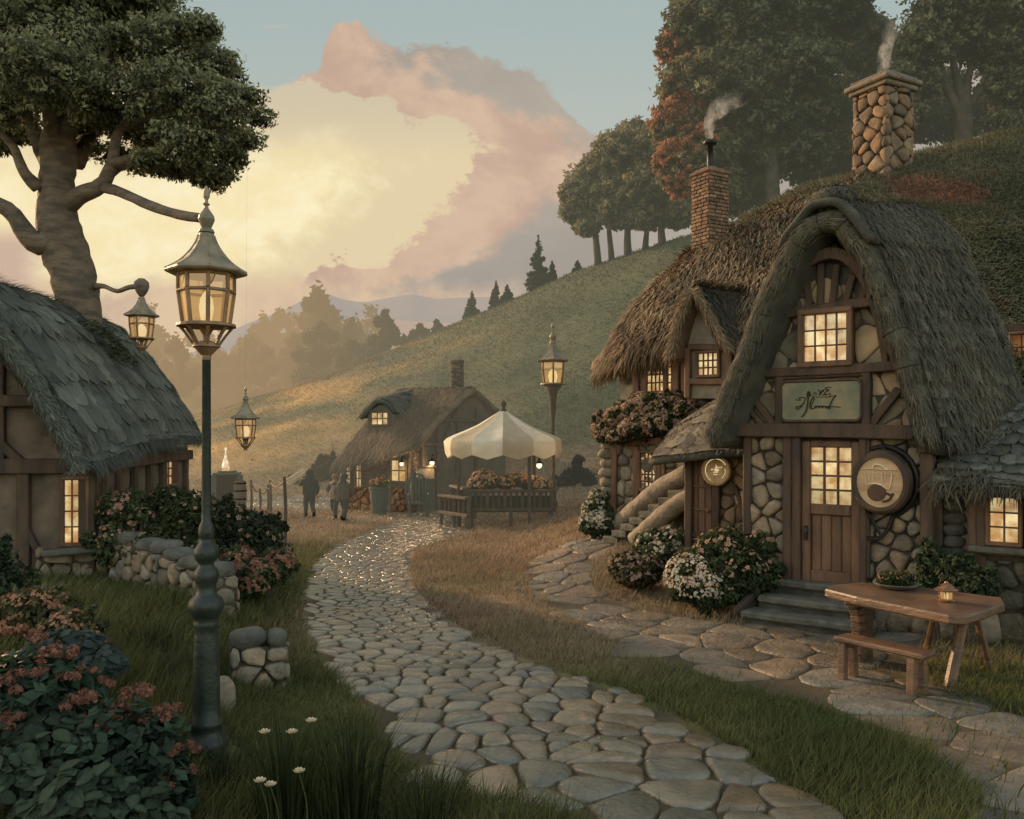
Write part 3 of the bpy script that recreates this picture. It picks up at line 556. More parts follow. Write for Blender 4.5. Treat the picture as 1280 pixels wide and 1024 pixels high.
# ---------------------------------------------------------------- lamps
def ring_lantern(t, c, s, nside=8, cap=True, basket=True, glass=LGLASS, name_frame='lantern_frame', hm=BRONZE, rm=COPPER, rot=PI / 8, mid=True, flame_r=.27, haze=False):
    """lantern head; c = underside of the lantern body, s = its widest radius"""
    c = V3(*c); fr = MB(); H = 1.95 * s; rb, rt, rm_ = .80 * s, .98 * s, 1.03 * s
    rad = lambda h: rb + (rt - rb) * min(1, h / (H * .68)) if h < H * .68 else rt
    pt = lambda k, h, e=0: c + V3((rad(h) + e) * math.cos(k * 2 * PI / nside + rot), (rad(h) + e) * math.sin(k * 2 * PI / nside + rot), h)
    for k in range(nside):
        fr.beam(pt(k, 0), pt(k, H * .68), .15 * s, .15 * s, col=1.0, up=(math.cos(k * 2 * PI / nside + rot), math.sin(k * 2 * PI / nside + rot), 0)); fr.beam(pt(k, H * .68), pt(k, H), .14 * s, .14 * s, up=(math.cos(k * 2 * PI / nside + rot), math.sin(k * 2 * PI / nside + rot), 0))
    for k in range(nside):
        if mid: fr.beam(pt(k, H * .66, .03 * s), pt(k + 1, H * .66, .03 * s), .13 * s, .12 * s)
        fr.beam(pt(k, H - .05 * s), pt(k + 1, H - .05 * s), .14 * s, .16 * s)
        if mid and k % 2 == 0:                  # curved tracery in the corners of the upper panes
            fr.tube([pt(k, H * .70, .02 * s), c * .5 + .5 * 0 + pt(k + .18, H * .80, .02 * s) - c * .5, pt(k + .34, H * .97, .02 * s)], .03 * s, 5, 3)
    fr.lathe([(rb + .0 * s, -.02 * s), (rb + .26 * s, .0), (rb + .24 * s, .10 * s), (rb + .05 * s, .14 * s), (rb - .1 * s, .14 * s)], c, nside * 3, rot=rot)
    if basket:
        for k in range(nside):
            a = k * 2 * PI / nside + rot; d = V3(math.cos(a), math.sin(a), 0); fr.tube([c + d * (rb + .1 * s) + V3(0, 0, -.02 * s), c + d * rb * .86 + V3(0, 0, -.3 * s), c + d * rb * .5 + V3(0, 0, -.72 * s)], [.07 * s, .05 * s, .06 * s], 6, 3)
        fr.lathe([(.16 * s, -1.22 * s), (.17 * s, -1.15 * s), (.17 * s, -1.05 * s), (.24 * s, -.98 * s), (.42 * s, -.78 * s), (.50 * s, -.74 * s), (.48 * s, -.60 * s), (.2 * s, -.52 * s)], c, 20)
        fr.lathe([(.10 * s, -.6 * s), (.13 * s, -.3 * s), (.3 * s, -.02 * s)], c, 12)
    fr.build(name_frame, hm, t)
    g = MB()
    for k in range(nside):
        for h0, h1 in ((.12 * s, H * .63), (H * .70, H - .12 * s)):
            a, b, cc, d = pt(k, h0, -.03 * s), pt(k + 1, h0, -.03 * s), pt(k + 1, h1, -.03 * s), pt(k, h1, -.03 * s); g.add([a, b, cc, d], [(0, 1, 2, 3)])
    g.build('glass', glass, t)
    f = MB(); f.lathe([(.01 * s, .15 * s), (flame_r * .7 * s, .2 * s), (flame_r * s, .7 * s), (flame_r * .8 * s, 1.05 * s), (flame_r * .25 * s, 1.3 * s)], c, 14); f.build('flame', FLAME, t)
    if cap:
        cp = MB(); z = H
        pr = [(rt * .6, z - .03 * s), (1.42 * s, z + .0 * s), (1.47 * s, z + .06 * s), (1.44 * s, z + .13 * s), (1.18 * s, z + .27 * s), (.86 * s, z + .50 * s), (.58 * s, z + .82 * s), (.38 * s, z + 1.14 * s), (.28 * s, z + 1.42 * s), (.27 * s, z + 1.48 * s), (.2 * s, z + 1.5 * s)]
        cp.lathe(pr, c, nside, rot=rot)
        for k in range(nside):                  # raised seams along the hips
            a = k * 2 * PI / nside + rot; cp.tube([c + V3(math.cos(a) * r, math.sin(a) * r, h) for r, h in pr[3:9]], .035 * s, 5, 2)
        cp.build('lamp_roof', rm, t)
        fn = MB(); fn.lathe([(.16 * s, z + 1.45 * s), (.30 * s, z + 1.52 * s), (.26 * s, z + 1.62 * s), (.17 * s, z + 1.68 * s), (.24 * s, z + 1.84 * s), (.30 * s, z + 2.0 * s), (.27 * s, z + 2.14 * s), (.16 * s, z + 2.3 * s), (.08 * s, z + 2.42 * s), (.07 * s, z + 2.5 * s), (.13 * s, z + 2.56 * s), (.06 * s, z + 2.63 * s), (.06 * s, z + 2.72 * s), (.12 * s, z + 2.84 * s), (.13 * s, z + 2.98 * s), (.08 * s, z + 3.12 * s), (.015 * s, z + 3.25 * s)], c, 14); fn.build('finial', rm, t)
    return H

d = 7.1; b = G(258, 947); k = F / b[1]
t = thing('street_lamp', 'tall green iron street lamp with big glowing lantern in front of the stone wall', 'street lamp', (b[0], b[1], hz(b[0], b[1])))
zz = lambda py: b[2] + (947 - py) / k
pr = [(25, 952), (25, 936), (27, 934), (27, 926), (24, 921), (20, 917), (19, 909), (21, 906), (21, 901), (17, 896), (16.5, 880), (16, 830), (14.5, 792), (14, 786), (15.5, 783), (15.5, 778), (14, 775), (18, 769), (21.5, 761), (22, 755), (20, 749), (13, 743), (11.5, 737), (12, 731), (14, 726), (15.5, 720), (14, 713), (10, 708), (9.5, 704), (13, 700), (15, 694), (15, 687), (11, 681), (8, 677), (7.5, 674), (9.5, 670), (10, 664), (8.5, 657), (6, 652), (5.8, 640), (5.2, 445), (6, 444), (8, 441), (8, 434)]
m = MB(); m.lathe([(r / k, zz(y) - .0) for r, y in pr], (b[0], b[1], 0), 28); m.build('post', IRON, t, smooth=False)
for f in t.children[-1].data.polygons: f.use_smooth = True
s = 34.0 / k; H = ring_lantern(t, (b[0], b[1], zz(409)), s)
LAMP_TOP = V3(b[0], b[1], zz(262))

def post_lamp(px, pyb, d, s, base_z, label):
    w = W(px, pyb, d); t = thing('street_lamp', label, 'street lamp', (w[0], w[1], base_z)); m = MB()
    m.lathe([(.16, base_z), (.16, base_z + .2), (.11, base_z + .3), (.09, base_z + .9), (.06, base_z + 1.0), (.05, w[2] - 1.5 * s - .6), (.06, w[2] - 1.5 * s - .5), (.09, w[2] - 1.5 * s - .3), (.10, w[2] - 1.4 * s), (.42 * s, w[2] - .55 * s), (.80 * s, w[2] - .0)], (w[0], w[1], 0), 14, col=V3(.8, .7, .6)); m.build('post', WOODH, t, smooth=True)
    ring_lantern(t, w, s, 6, basket=False, mid=False, rot=PI / 6, flame_r=.4); return t
post_lamp(691, 481, 27, 15 / F * 27, hz(*W(691, 600, 27)[:2]), 'brown street lamp with lit lantern rising behind the white market canopy')

def hang_lantern(px, pyb, d, s, label, n=6, wire=None, hook=None):
    w = W(px, pyb, d); t = thing('hanging_lantern', label, 'lantern', w); ring_lantern(t, w, s, n, basket=True, mid=True, rot=PI / 6, hm=BRONZE, flame_r=.42)
    if wire is not None: m = MB(); m.tube([w + V3(0, 0, 5.1 * s), V3(*wire)], .0008, 5, 1); m.build('wire', STEELDARK, t)
    return t
hang_lantern(177, 424, 15.2, 14.5 / F * 15.2, 'small lit lantern hanging from a bracket on the big tree trunk')
hang_lantern(307, 548, 14.0, 12.5 / F * 14.0, 'small lit lantern hanging in the air above the garden, beside the tall green lamp post', wire=W(309, 200, 14.0))

# ---------------------------------------------------------------- the big tree behind the left cottage
TD = 17.0
def tw(px, py, dd=0.0): return W(px, py, TD + dd)
bz = hz(*tw(100, 600)[:2])
t = thing('tree', 'big dark leafy tree with thick crooked trunk rising behind the grey thatched cottage', 'tree', (tw(104, 700)[0], TD, bz))
m = MB(); p0 = tw(106, 700); p0[2] = bz - .1
m.tube([p0, tw(104, 520), tw(100, 400), tw(92, 350), tw(80, 310), tw(72, 270), tw(71, 230), tw(73, 195), tw(74, 165)], [.60, .48, .40, .40, .42, .37, .31, .33, .30], 16, 5, .07)
B = [([(78, 290, 0), (48, 305, -.3), (28, 285, -.4), (10, 262, -.5), (-40, 240, -.6)], .24, .12), ([(76, 265, 0), (98, 245, -.2), (126, 232, -.4), (140, 205, -.5), (150, 160, -.6), (190, 90, -.8)], .20, .06), ([(140, 205, -.5), (175, 195, -.8), (215, 180, -1.0), (250, 165, -1.1)], .10, .04),
     ([(72, 215, 0), (55, 190, .3), (35, 150, .6), (0, 110, .8)], .24, .08), ([(73, 190, 0), (78, 140, .2), (92, 90, .3), (110, 20, .5)], .28, .08), ([(74, 185, 0), (95, 140, -.3), (118, 100, -.6), (150, 40, -.9)], .2, .06), ([(70, 190, 0), (60, 130, -.5), (40, 60, -.8)], .2, .07),
     ([(95, 205, .3), (120, 160, .8), (170, 130, 1.3), (230, 100, 1.6)], .16, .05), ([(48, 235, -.2), (30, 215, -.4), (14, 180, -.5), (-20, 150, -.6)], .13, .05), ([(150, 160, -.6), (200, 140, -.8), (270, 120, -1)], .09, .03), ([(130, 225, -.4), (160, 205, -.2), (200, 205, .3), (260, 200, .6)], .08, .03)]
for pts, r0, r1 in B: limb(m, [tw(*q) for q in pts], r0, r1)
limb(m, [tw(124, 233, -.3), tw(150, 240, -.8), tw(185, 256, -1.6), tw(222, 268, -2.4), tw(252, 273, -3.0)], .10, .075, 8)
m.build('trunk', BARK, t, smooth=True)
m = MB(); m.tube([tw(118, 358), tw(130, 358, -.6), tw(146, 364, -1.1), tw(162, 359, -1.5), tw(177, 358, -1.75)], [.07, .045, .04, .045, .05], 7, 4); e = tw(177, 360, -1.8); m.lathe([(.03, -.16), (.09, -.08), (.13, .02), (.12, .10), (.05, .16)], e, 10); m.build('lantern_bracket', BARK, t, smooth=True)
rs = np.random.RandomState(5); bl = []
for px, py, r in [(60, 45, 95), (150, 40, 80), (205, 55, 62), (220, 118, 62), (272, 145, 42), (150, 118, 66), (60, 95, 78), (-30, 80, 92), (258, 85, 40), (238, 186, 36), (276, 195, 30), (180, 165, 40), (0, 130, 46), (100, -40, 110), (-60, -20, 120), (185, -10, 60), (285, 170, 32), (222, 213, 17), (268, 227, 15), (312, 150, 16), (250, 222, 12), (150, 190, 14), (110, 172, 14), (120, 150, 34), (20, 170, 22), (300, 122, 20), (232, 38, 34), (-20, 175, 30), (306, 178, 22), (190, 198, 22)]:
    for q in range(2): bl.append((tw(px + rs.randint(-8, 9), py + rs.randint(-6, 7), rs.uniform(-1.6, 1.8)), V3(r, r * .95, r * .62) / 65 * rs.uniform(.75, .98)))
nb = len(bl)
for q in range(150):                             # small sprays that fray the outline
    c_, r_ = bl[rs.randint(nb)]; dv = nrm(rs.normal(size=3) * V3(1, .6, .8)); bl.append((c_ + dv * r_ * rs.uniform(.85, 1.02), V3(1, 1, .6) * rs.uniform(.14, .36)))
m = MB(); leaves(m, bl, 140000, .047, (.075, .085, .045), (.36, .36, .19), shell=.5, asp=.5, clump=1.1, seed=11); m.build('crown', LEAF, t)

# ---------------------------------------------------------------- thatch
def slab(mb, P, th, col=None, bulge=.5):
    """closed thick sheet: P outer grid (eave row first or last), thickness th"""
    N_ = gnormals(P); Q = P - N_ * th; mb.grid(P, col); mb.grid(Q[::-1], col)
    def border(A): return np.concatenate([A[0, :-1], A[:-1, -1], A[-1, :0:-1], A[:0:-1, 0]])
    a, b = border(P), border(Q); cc = P.reshape(-1, 3).mean(0); mid = (a + b) / 2; od = np.concatenate([P[0, :-1] - P[1, :-1], P[:-1, -1] - P[:-1, -2], P[-1, :0:-1] - P[-2, :0:-1], P[:0:-1, 0] - P[:0:-1, 1]]); od /= np.linalg.norm(od, axis=1)[:, None] + 1e-9
    rings = [a, a * .85 + b * .15 + od * th * bulge * .6, mid + od * th * bulge, a * .15 + b * .85 + od * th * bulge * .6, b]; n = len(a); v = np.concatenate(rings)
    f = [(i * n + j, (i + 1) * n + j, (i + 1) * n + (j + 1) % n, i * n + (j + 1) % n) for i in range(4) for j in range(n)]; mb.add(v, f)
def bil(P, u, v):
    a, b = P.shape[:2]; x = np.clip(u * (a - 1), 0, a - 1.001); y = np.clip(v * (b - 1), 0, b - 1.001); i = x.astype(int); j = y.astype(int); fx = (x - i)[:, None]; fy = (y - j)[:, None]
    return (P[i, j] * (1 - fx) + P[i + 1, j] * fx) * (1 - fy) + (P[i, j + 1] * (1 - fx) + P[i + 1, j + 1] * fx) * fy
def straw(mb, P, n, L, w, c1, c2, lift=.05, down=-1, seed=4, skew=.25, u0=0., u1=1., v0=0., v1=1., jit=.25, over=0.0):
    """strips laid down the slope of grid P; axis 0 of P runs along the slope, down=-1 means row 0 is the eave"""
    rs = np.random.RandomState(seed); u = u0 + (u1 - u0) * rs.rand(n); v = v0 + (v1 - v0) * rs.rand(n); N_ = gnormals(P); p = bil(P, u, v); nn = bil(N_, u, v); e = .02
    g = (bil(P, np.clip(u + e, 0, 1), v) - bil(P, np.clip(u - e, 0, 1), v)) * (-1 if down < 0 else 1); g /= np.linalg.norm(g, axis=1)[:, None] + 1e-9; sd = np.cross(nn, g)
    dd = g + sd * (rs.normal(size=n) * skew)[:, None] + nn * (rs.normal(size=n) * jit * .3)[:, None]; dd /= np.linalg.norm(dd, axis=1)[:, None]; sd = np.cross(nn, dd); l = (L * (.5 + rs.rand(n)))[:, None]; ww = (w * (.5 + rs.rand(n)))[:, None]; lf = (lift * (.3 + rs.rand(n)))[:, None]
    a = p - nn * .01; m = p + dd * l * .55 + nn * lf * .9; b = p + dd * l + nn * lf * .55 + V3(0, 0, -over) * l
    V = np.stack([a - sd * ww, a + sd * ww, m + sd * ww * .8, m - sd * ww * .8, b + sd * ww * .2, b - sd * ww * .2], 1).reshape(-1, 3)
    q = np.clip(.5 + .6 * wob(p[:, 0] * 1.3 + p[:, 2], p[:, 1] * 1.3 - p[:, 2], .9) + .4 * (rs.rand(n) - .5), 0, 1)[:, None]; c = (V3(*c1) * (1 - q) + V3(*c2) * q) * (.6 + .7 * rs.rand(n))[:, None]
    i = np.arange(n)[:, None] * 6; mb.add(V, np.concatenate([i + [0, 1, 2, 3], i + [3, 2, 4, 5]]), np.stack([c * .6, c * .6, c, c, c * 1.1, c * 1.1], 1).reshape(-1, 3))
def fringe(mb, E, Nn, od, th, n, L, w, c1, c2, seed=8, bulge=.5):
    """straw ends over the cut edge of a thatch: E edge points running up the slope"""
    rs = np.random.RandomState(seed); k = len(E)
    for j in range(n):
        i = rs.randint(0, k - 1); f = rs.rand(); p = E[i] * (1 - f) + E[i + 1] * f; t = nrm(E[i + 1] - E[i]); r = rs.rand(); o = V3(*od) if np.ndim(od) == 1 else od[i]
        ph = (r - .5) * PI; nv = nrm(o * math.cos(ph) - Nn[i] * math.sin(ph)); q = p - Nn[i] * th * r + o * (th * bulge * 4 * r * (1 - r) + .012); t = t * (-1 if t[2] > 0 else 1)
        d = nrm(t + rs.normal(size=3) * .22 + nv * .12) * L * (.5 + rs.rand()); s = nrm(np.cross(nv, d)) * w * (.5 + rs.rand()); c = (V3(*c1) + (V3(*c2) - V3(*c1)) * rs.rand()) * (.7 + .5 * rs.rand())
        mb.add([q - s, q + s, q + d * .6 + nv * .02 + s * .7, q + d * .6 + nv * .02 - s * .7, q + d + s * .1 + nv * .02, q + d - s * .1 + nv * .02], [(0, 1, 2, 3), (3, 2, 4, 5)], c)
def clumps(mb, P, rows, cols, c1, c2, lift=.07, down=-1, seed=6, wide=1.25, long=1.6, u0=0., u1=1., v0=0., v1=1.):
    """overlapping tongues of thatch set in courses down the slope"""
    rs = np.random.RandomState(seed); N_ = gnormals(P)
    for r in range(rows):
        for c in range(cols):
            u = u0 + (u1 - u0) * ((r + .5 + .25 * (rs.rand() - .5)) / rows); v = v0 + (v1 - v0) * ((c + (.5 if r % 2 else 0) + .35 * (rs.rand() - .5)) / cols)
            if not 0 <= v <= 1: continue
            hu = .5 * long / rows * (u1 - u0); hv = .5 * wide / cols * (v1 - v0) * (.8 + .4 * rs.rand()); s = -1 if down < 0 else 1
            K = [(-1, -.8, -.3), (-1, .8, -.3), (-.2, 1, .45), (.55, .96, .85), (.88, .6, 1.0), (1.02, .0, 1.05), (.9, -.6, 1.0), (.55, -.96, .85), (-.2, -1, .45)]
            uu = np.array([u + s * a * hu for a, b_, h in K]); vv = np.array([v + b_ * hv for a, b_, h in K]); uu = np.clip(uu + (rs.rand(9) - .5) * hu * .12, 0, 1); vv = np.clip(vv, 0, 1); lf = lift * (.6 + .8 * rs.rand())
            hh = np.array([h for a, b_, h in K]); top = bil(P, uu, vv) + bil(N_, uu, vv) * (hh * lf)[:, None]; ce = bil(P, np.array([u + s * .3 * hu]), np.array([np.clip(v, 0, 1)])) + bil(N_, np.array([np.clip(u, 0, 1)]), np.array([np.clip(v, 0, 1)])) * lf * 1.15
            low = bil(P, np.clip(uu - s * .06 * hu, 0, 1), vv) - bil(N_, uu, vv) * .02
            q = np.clip(.5 + .5 * wob(*top[0][:2], 1.1) + .5 * (rs.rand() - .5), 0, 1); col = (V3(*c1) * (1 - q) + V3(*c2) * q) * (.7 + .6 * rs.rand())
            vs = np.concatenate([top, ce, low]); cl = np.concatenate([np.tile(col, (9, 1)) * np.array([.7, .7, .85, 1, 1.1, 1.1, 1.1, 1, .85])[:, None], [col], np.tile(col * .35, (9, 1))])
            f = [(j, (j + 1) % 9, 9) for j in range(9)] + [(j, 10 + j, 10 + (j + 1) % 9, (j + 1) % 9) for j in range(9)]; mb.add(vs, f, cl)
SG1, SG2 = (.085, .098, .078), (.185, .19, .145)
# ---------------------------------------------------------------- walls, windows
class Plane:
    """upright wall plane through O (plan), running along yaw direction u, facing n"""
    def __init__(s, O, u, z0=0.0):
        s.O = V3(O[0], O[1], 0); s.u = nrm(V3(u[0], u[1], 0)); s.n = V3(s.u[1], -s.u[0], 0)
        if np.dot(s.n, -s.O) < 0: s.n = -s.n
        s.z0 = z0
    def uv(s, px, py=HY, off=0.0):
        r = V3((px - 640) / F, 1, 0); o = s.O + s.n * off; A = np.array([[r[0], -s.u[0]], [r[1], -s.u[1]]]); d, t = np.linalg.solve(A, o[:2]); return np.array([t, HC + (HY - py) / F * d])
    def at(s, u, z, off=0.0): return s.O + s.u * u + s.n * off + V3(0, 0, z)
    def bar(s, m, a, b, w, dep, off=0.0, col=1.0, jit=.0, seg=1): m.beam(s.at(*a, off), s.at(*b, off), dep, w, np.cross(s.n, nrm(s.at(*b) - s.at(*a))), .015, col, jit, seg)
    def pbar(s, m, a, b, w, dep, off=0.0, col=1.0, jit=.01, seg=3): s.bar(m, s.uv(*a, off), s.uv(*b, off), w, dep, off, col, jit, seg)
    def solid(s, m, poly, t, off=0.0, col=None):       # outline in (u, z), thickness t behind off
        n = len(poly); f = [s.at(u, z, off) for u, z in poly]; b = [s.at(u, z, off - t) for u, z in poly]
        m.add(f + b, [tuple(range(n)), tuple(range(2 * n - 1, n - 1, -1))] + [(i, n + i, n + (i + 1) % n, (i + 1) % n) for i in range(n)], col)
    def stones(s, m, poly, sx, sz, h, gap=.012, off=0.0, tint=None, jit=.36, rnd=1):
        poly = np.array(poly); a = 0
        for i in range(len(poly)): j = (i + 1) % len(poly); a += poly[i][0] * poly[j][1] - poly[j][0] * poly[i][1]
        if a < 0: poly = poly[::-1]
        x0, y0 = poly.min(0) - .1; x1, y1 = poly.max(0) + .1; P = jitpts(x0, x1, y0, y1, sx, sz, jit); cl = cells(P, sx * 2.5)
        f = lambda x, y, z: s.O + np.outer(x, s.u) + np.outer(z + off, s.n) + np.outer(y, V3(0, 0, 1))
        for c in cl:
            if c is None: continue
            c = clipconv(c, poly)
            if c is None: continue
            t = .6 + .65 * RS.rand(); w = (RS.rand() - .4) * .22; stone(m, c, f, gap, h, V3(t * (1 + w), t, t * (1 - w)) * (1 if tint is None else tint), rnd, sink=.03)
def window(P, root, u0, u1, z0, z1, nx, nz, off=.04, fw=.06, dep=.10, wood=WOODB, glass=WINGLOW, bars=.022, sill=None, arch=0.0, name='window'):
    m = MB(); top = z1 - arch
    for u in (u0 + fw / 2, u1 - fw / 2): P.bar(m, (u, z0), (u, top), fw, dep, off)
    P.bar(m, (u0 + .002, z0 + fw / 2), (u1 - .002, z0 + fw / 2), fw, dep + .01, off + .004)
    if arch:
        q = [(u0 + fw / 2 + (u1 - u0 - fw) * (i / 6), top - fw * .2 + arch * math.sin(PI * i / 6) ** .7) for i in range(7)]
        for a, b in zip(q[:-1], q[1:]): P.bar(m, a, b, fw, dep, off)
    else: P.bar(m, (u0 + .002, z1 - fw / 2), (u1 - .002, z1 - fw / 2), fw, dep + .012, off + .004)
    a0, a1, b0, b1 = u0 + fw, u1 - fw, z0 + fw, z1 - fw
    for i in range(1, nx): u = a0 + (a1 - a0) * i / nx; P.bar(m, (u, b0 - .01), (u, b1 + .01), bars, .035, off - .004)
    for i in range(1, nz): z = b0 + (b1 - b0) * i / nz; P.bar(m, (a0 - .01, z), (a1 + .01, z), bars, .034, off - .0035)
    w = m.build(name, wood, root); g = MB()
    for i in range(nx):                        # each little pane slightly out of true and unequally lit
        for j in range(nz):
            c0, c1 = a0 + (a1 - a0) * i / nx, a0 + (a1 - a0) * (i + 1) / nx; e0, e1 = b0 + (b1 - b0) * j / nz, b0 + (b1 - b0) * (j + 1) / nz; k = off - .012 + (RS.rand(4) - .5) * .006
            vs = [P.at(c0, e0, k[0]), P.at(c1, e0, k[1]), P.at(c1, e1, k[2]), P.at(c0, e1, k[3])]
            ed = 1 - .22 * (abs(i + .5 - nx / 2) / nx * 2) ** 2 - .15 * (j / max(nz - 1, 1)); g.add(vs, [(0, 1, 2, 3)], V3(1, .97, .92) * (.66 + .44 * RS.rand()) * ed)
    g.build('pane', glass, w)
    if sill:
        q = MB(); q.beam(P.at(u0 - sill, z0 - .045, off + .07), P.at(u1 + sill, z0 - .045, off + .07), .26, .085, (0, 0, 1), .025, 1.0, .01, 3); q.build('sill', sill_mat(), w)
    return w
def sill_mat(): return STONED

# ---------------------------------------------------------------- left cottage
t = thing('thatched_cottage', 'timber framed cottage under a mossy grey green thatched roof beside the tall lamp post', 'cottage', (-7.6, 15.5, hz(-7.0, 14)))
LH = t; EV = nrm(V3(-.99, 7.3, 0)); gz = hz(-6.5, 13)
c0 = V3(-6.12, 13.05, 0); gdir = nrm(V3(-1, -.14, 0)); LG = Plane(c0, gdir); LS = Plane(c0, EV)
LSn = LS
w = MB(); LG.solid(w, [(-.02, -.2), (3.9, -.2), (3.9, 2.1), (1.95, 4.6), (-.02, 2.1)], .25, 0); LS.solid(w, [(.27, -.2), (5.9, -.2), (5.9, 2.3), (.27, 2.3)], .25, 0)
w.solid = None; w.build('wall', PLASTERD, t)
# timbers on the gable face and along the side
m = MB(); kw = dict(jit=.012, seg=4)
for u, z0, z1 in ((.10, -.1, 2.15), (.98, -.1, 2.0), (1.9, -.1, 2.0), (1.32, 2.0, 3.7), (2.9, -.1, 2.0)): LG.bar(m, (u, z0), (u, z1), .17 if u > .2 else .22, .12, .05, **kw)
LG.bar(m, (-.1, 2.10), (3.9, 2.10), .22, .14, .07, **kw); LG.bar(m, (.8, 3.05), (3.2, 3.05), .17, .12, .06, **kw)
LG.bar(m, (.95, 1.18), (.33, .05), .10, .09, .055, **kw); LG.bar(m, (.02, 2.25), (1.7, 4.35), .24, .16, .08, **kw); LG.bar(m, (2.0, 3.1), (1.0, 2.15), .13, .1, .055, **kw);
for u in (.12, .95, 1.75, 2.7, 3.6, 4.5, 5.5): LS.bar(m, (u, .3), (u, 2.2), .16, .1, .05, **kw)
LS.bar(m, (0, 2.12), (5.9, 2.12), .2, .12, .06, **kw); m.build('timber_frame', WOOD, t)
# bargeboard curving at its foot
def lroof(n_l=36, off=0.0):
    e0, e1 = V3(-5.90, 12.25, 2.24), V3(-6.88, 19.5, 2.62); r0, r1 = V3(-7.98, 12.0, 4.95), V3(-8.86, 19.0, 5.0); r0[1] = e0[1] - .28; r1[1] = e1[1] - .5
    prof = [(-.03, -.035), (0, .03), (.15, .26), (.33, .49), (.55, .74), (.78, .92), (.93, .985), (1.0, 1.0), (1.07, .985), (1.3, .85), (1.7, .45), (2.0, .05)]
    C = []
    for a, b in prof:
        row = []
        for s in np.linspace(0, 1, 6):
            e = e0 + (e1 - e0) * s; r = r0 + (r1 - r0) * s; q = e + (r - e) * V3(a, a, b); q[2] += .16 * (abs(s - .45) * 2) ** 2 * (1 - min(abs(b), 1)) * -1 + .10 * (1 - min(abs(b), 1)); row.append(q)
        C.append(row)
    return loft(C, 7, 8)
P = lroof(); Nn = gnormals(P); 
if Nn[20, 10][0] < 0: P = P[:, ::-1]; Nn = gnormals(P)
a, b_ = np.meshgrid(np.linspace(0, 1, P.shape[0]), np.linspace(0, 1, P.shape[1]), indexing='ij')
P = P + Nn * (.05 * wob(P[..., 0] * 2 + P[..., 2], P[..., 1], 1.1) + .035 * (((a * 9 + .15 * wob(P[..., 1], a * 3, 1.2)) % 1.0) * -1 + .5))[..., None]
m = MB(); slab(m, P, .30); rf = m.build('roof', THATCH_G, t, smooth=True)
m = MB(); clumps(m, P, 12, 17, SG1, SG2, lift=.030, seed=26, u0=0, u1=.60, wide=1.3, long=2.0); straw(m, P, 11000, .24, .008, SG1, SG2, .03, u1=.62, skew=.14, seed=21); straw(m, P, 1500, .16, .010, SG1, SG2, .03, u0=.0, u1=.05, over=.15, seed=22); fringe(m, P[:45, 0], Nn[:45, 0], V3(.1, -.99, 0), .30, 1500, .10, .008, SG1, SG2, 27); fringe(m, P[:45, -1], Nn[:45, -1], V3(-.1, .99, 0) if P[0, -1][1] > P[0, 0][1] else V3(.1, -.99, 0), .30, 1500, .10, .008, SG1, SG2, 28); straw(m, P[:, :3], 1200, .14, .009, SG1, SG2, .03, u1=.62, skew=.4, seed=24); straw(m, P[:, -3:], 1200, .14, .009, SG1, SG2, .03, u1=.62, skew=.4, seed=25)
straw(m, P, 500, .3, .012, (.03, .05, .015), (.09, .10, .03), .12, u0=.3, u1=.42, v0=.25, v1=.5, skew=.8, jit=1.5, seed=23)
m.build('loose_straw', STRAW, rf)
u0, z1 = LG.uv(85, 600); u1, z0 = LG.uv(107, 678); lo, hi = min(u0, u1), max(u0, u1)
w1 = window(LG, t, lo - .09, hi + .08, z0 - .05, z1 + .06, 3, 4, off=.07, wood=WOODB)
q = MB(); q.beam(LG.at(hi + .25, z0 - .12, .18), LG.at(lo - .45, z0 - .06, .18), .42, .10, (0, 0, 1), .03, 1.0, .01, 3); q.build('sill', STONED, w1)
ua, za = LS.uv(203, 566); ub, zb = LS.uv(216, 604); window(LS, t, ua - .06, ub + .06, zb - .05, za + .05, 3, 4, off=.05, bars=.03)
# stone footing at the corner
m = MB(); LG.stones(m, [(-.25, -.25), (.85, -.25), (.8, .95), (-.2, .80)], .30, .24, .10, off=.03); LS.stones(m, [(.0, -.2), (2.6, -.2), (2.6, .7), (.0, .8)], .3, .24, .09, off=.02); m.build('stone_footing', STONE, t, smooth=True)

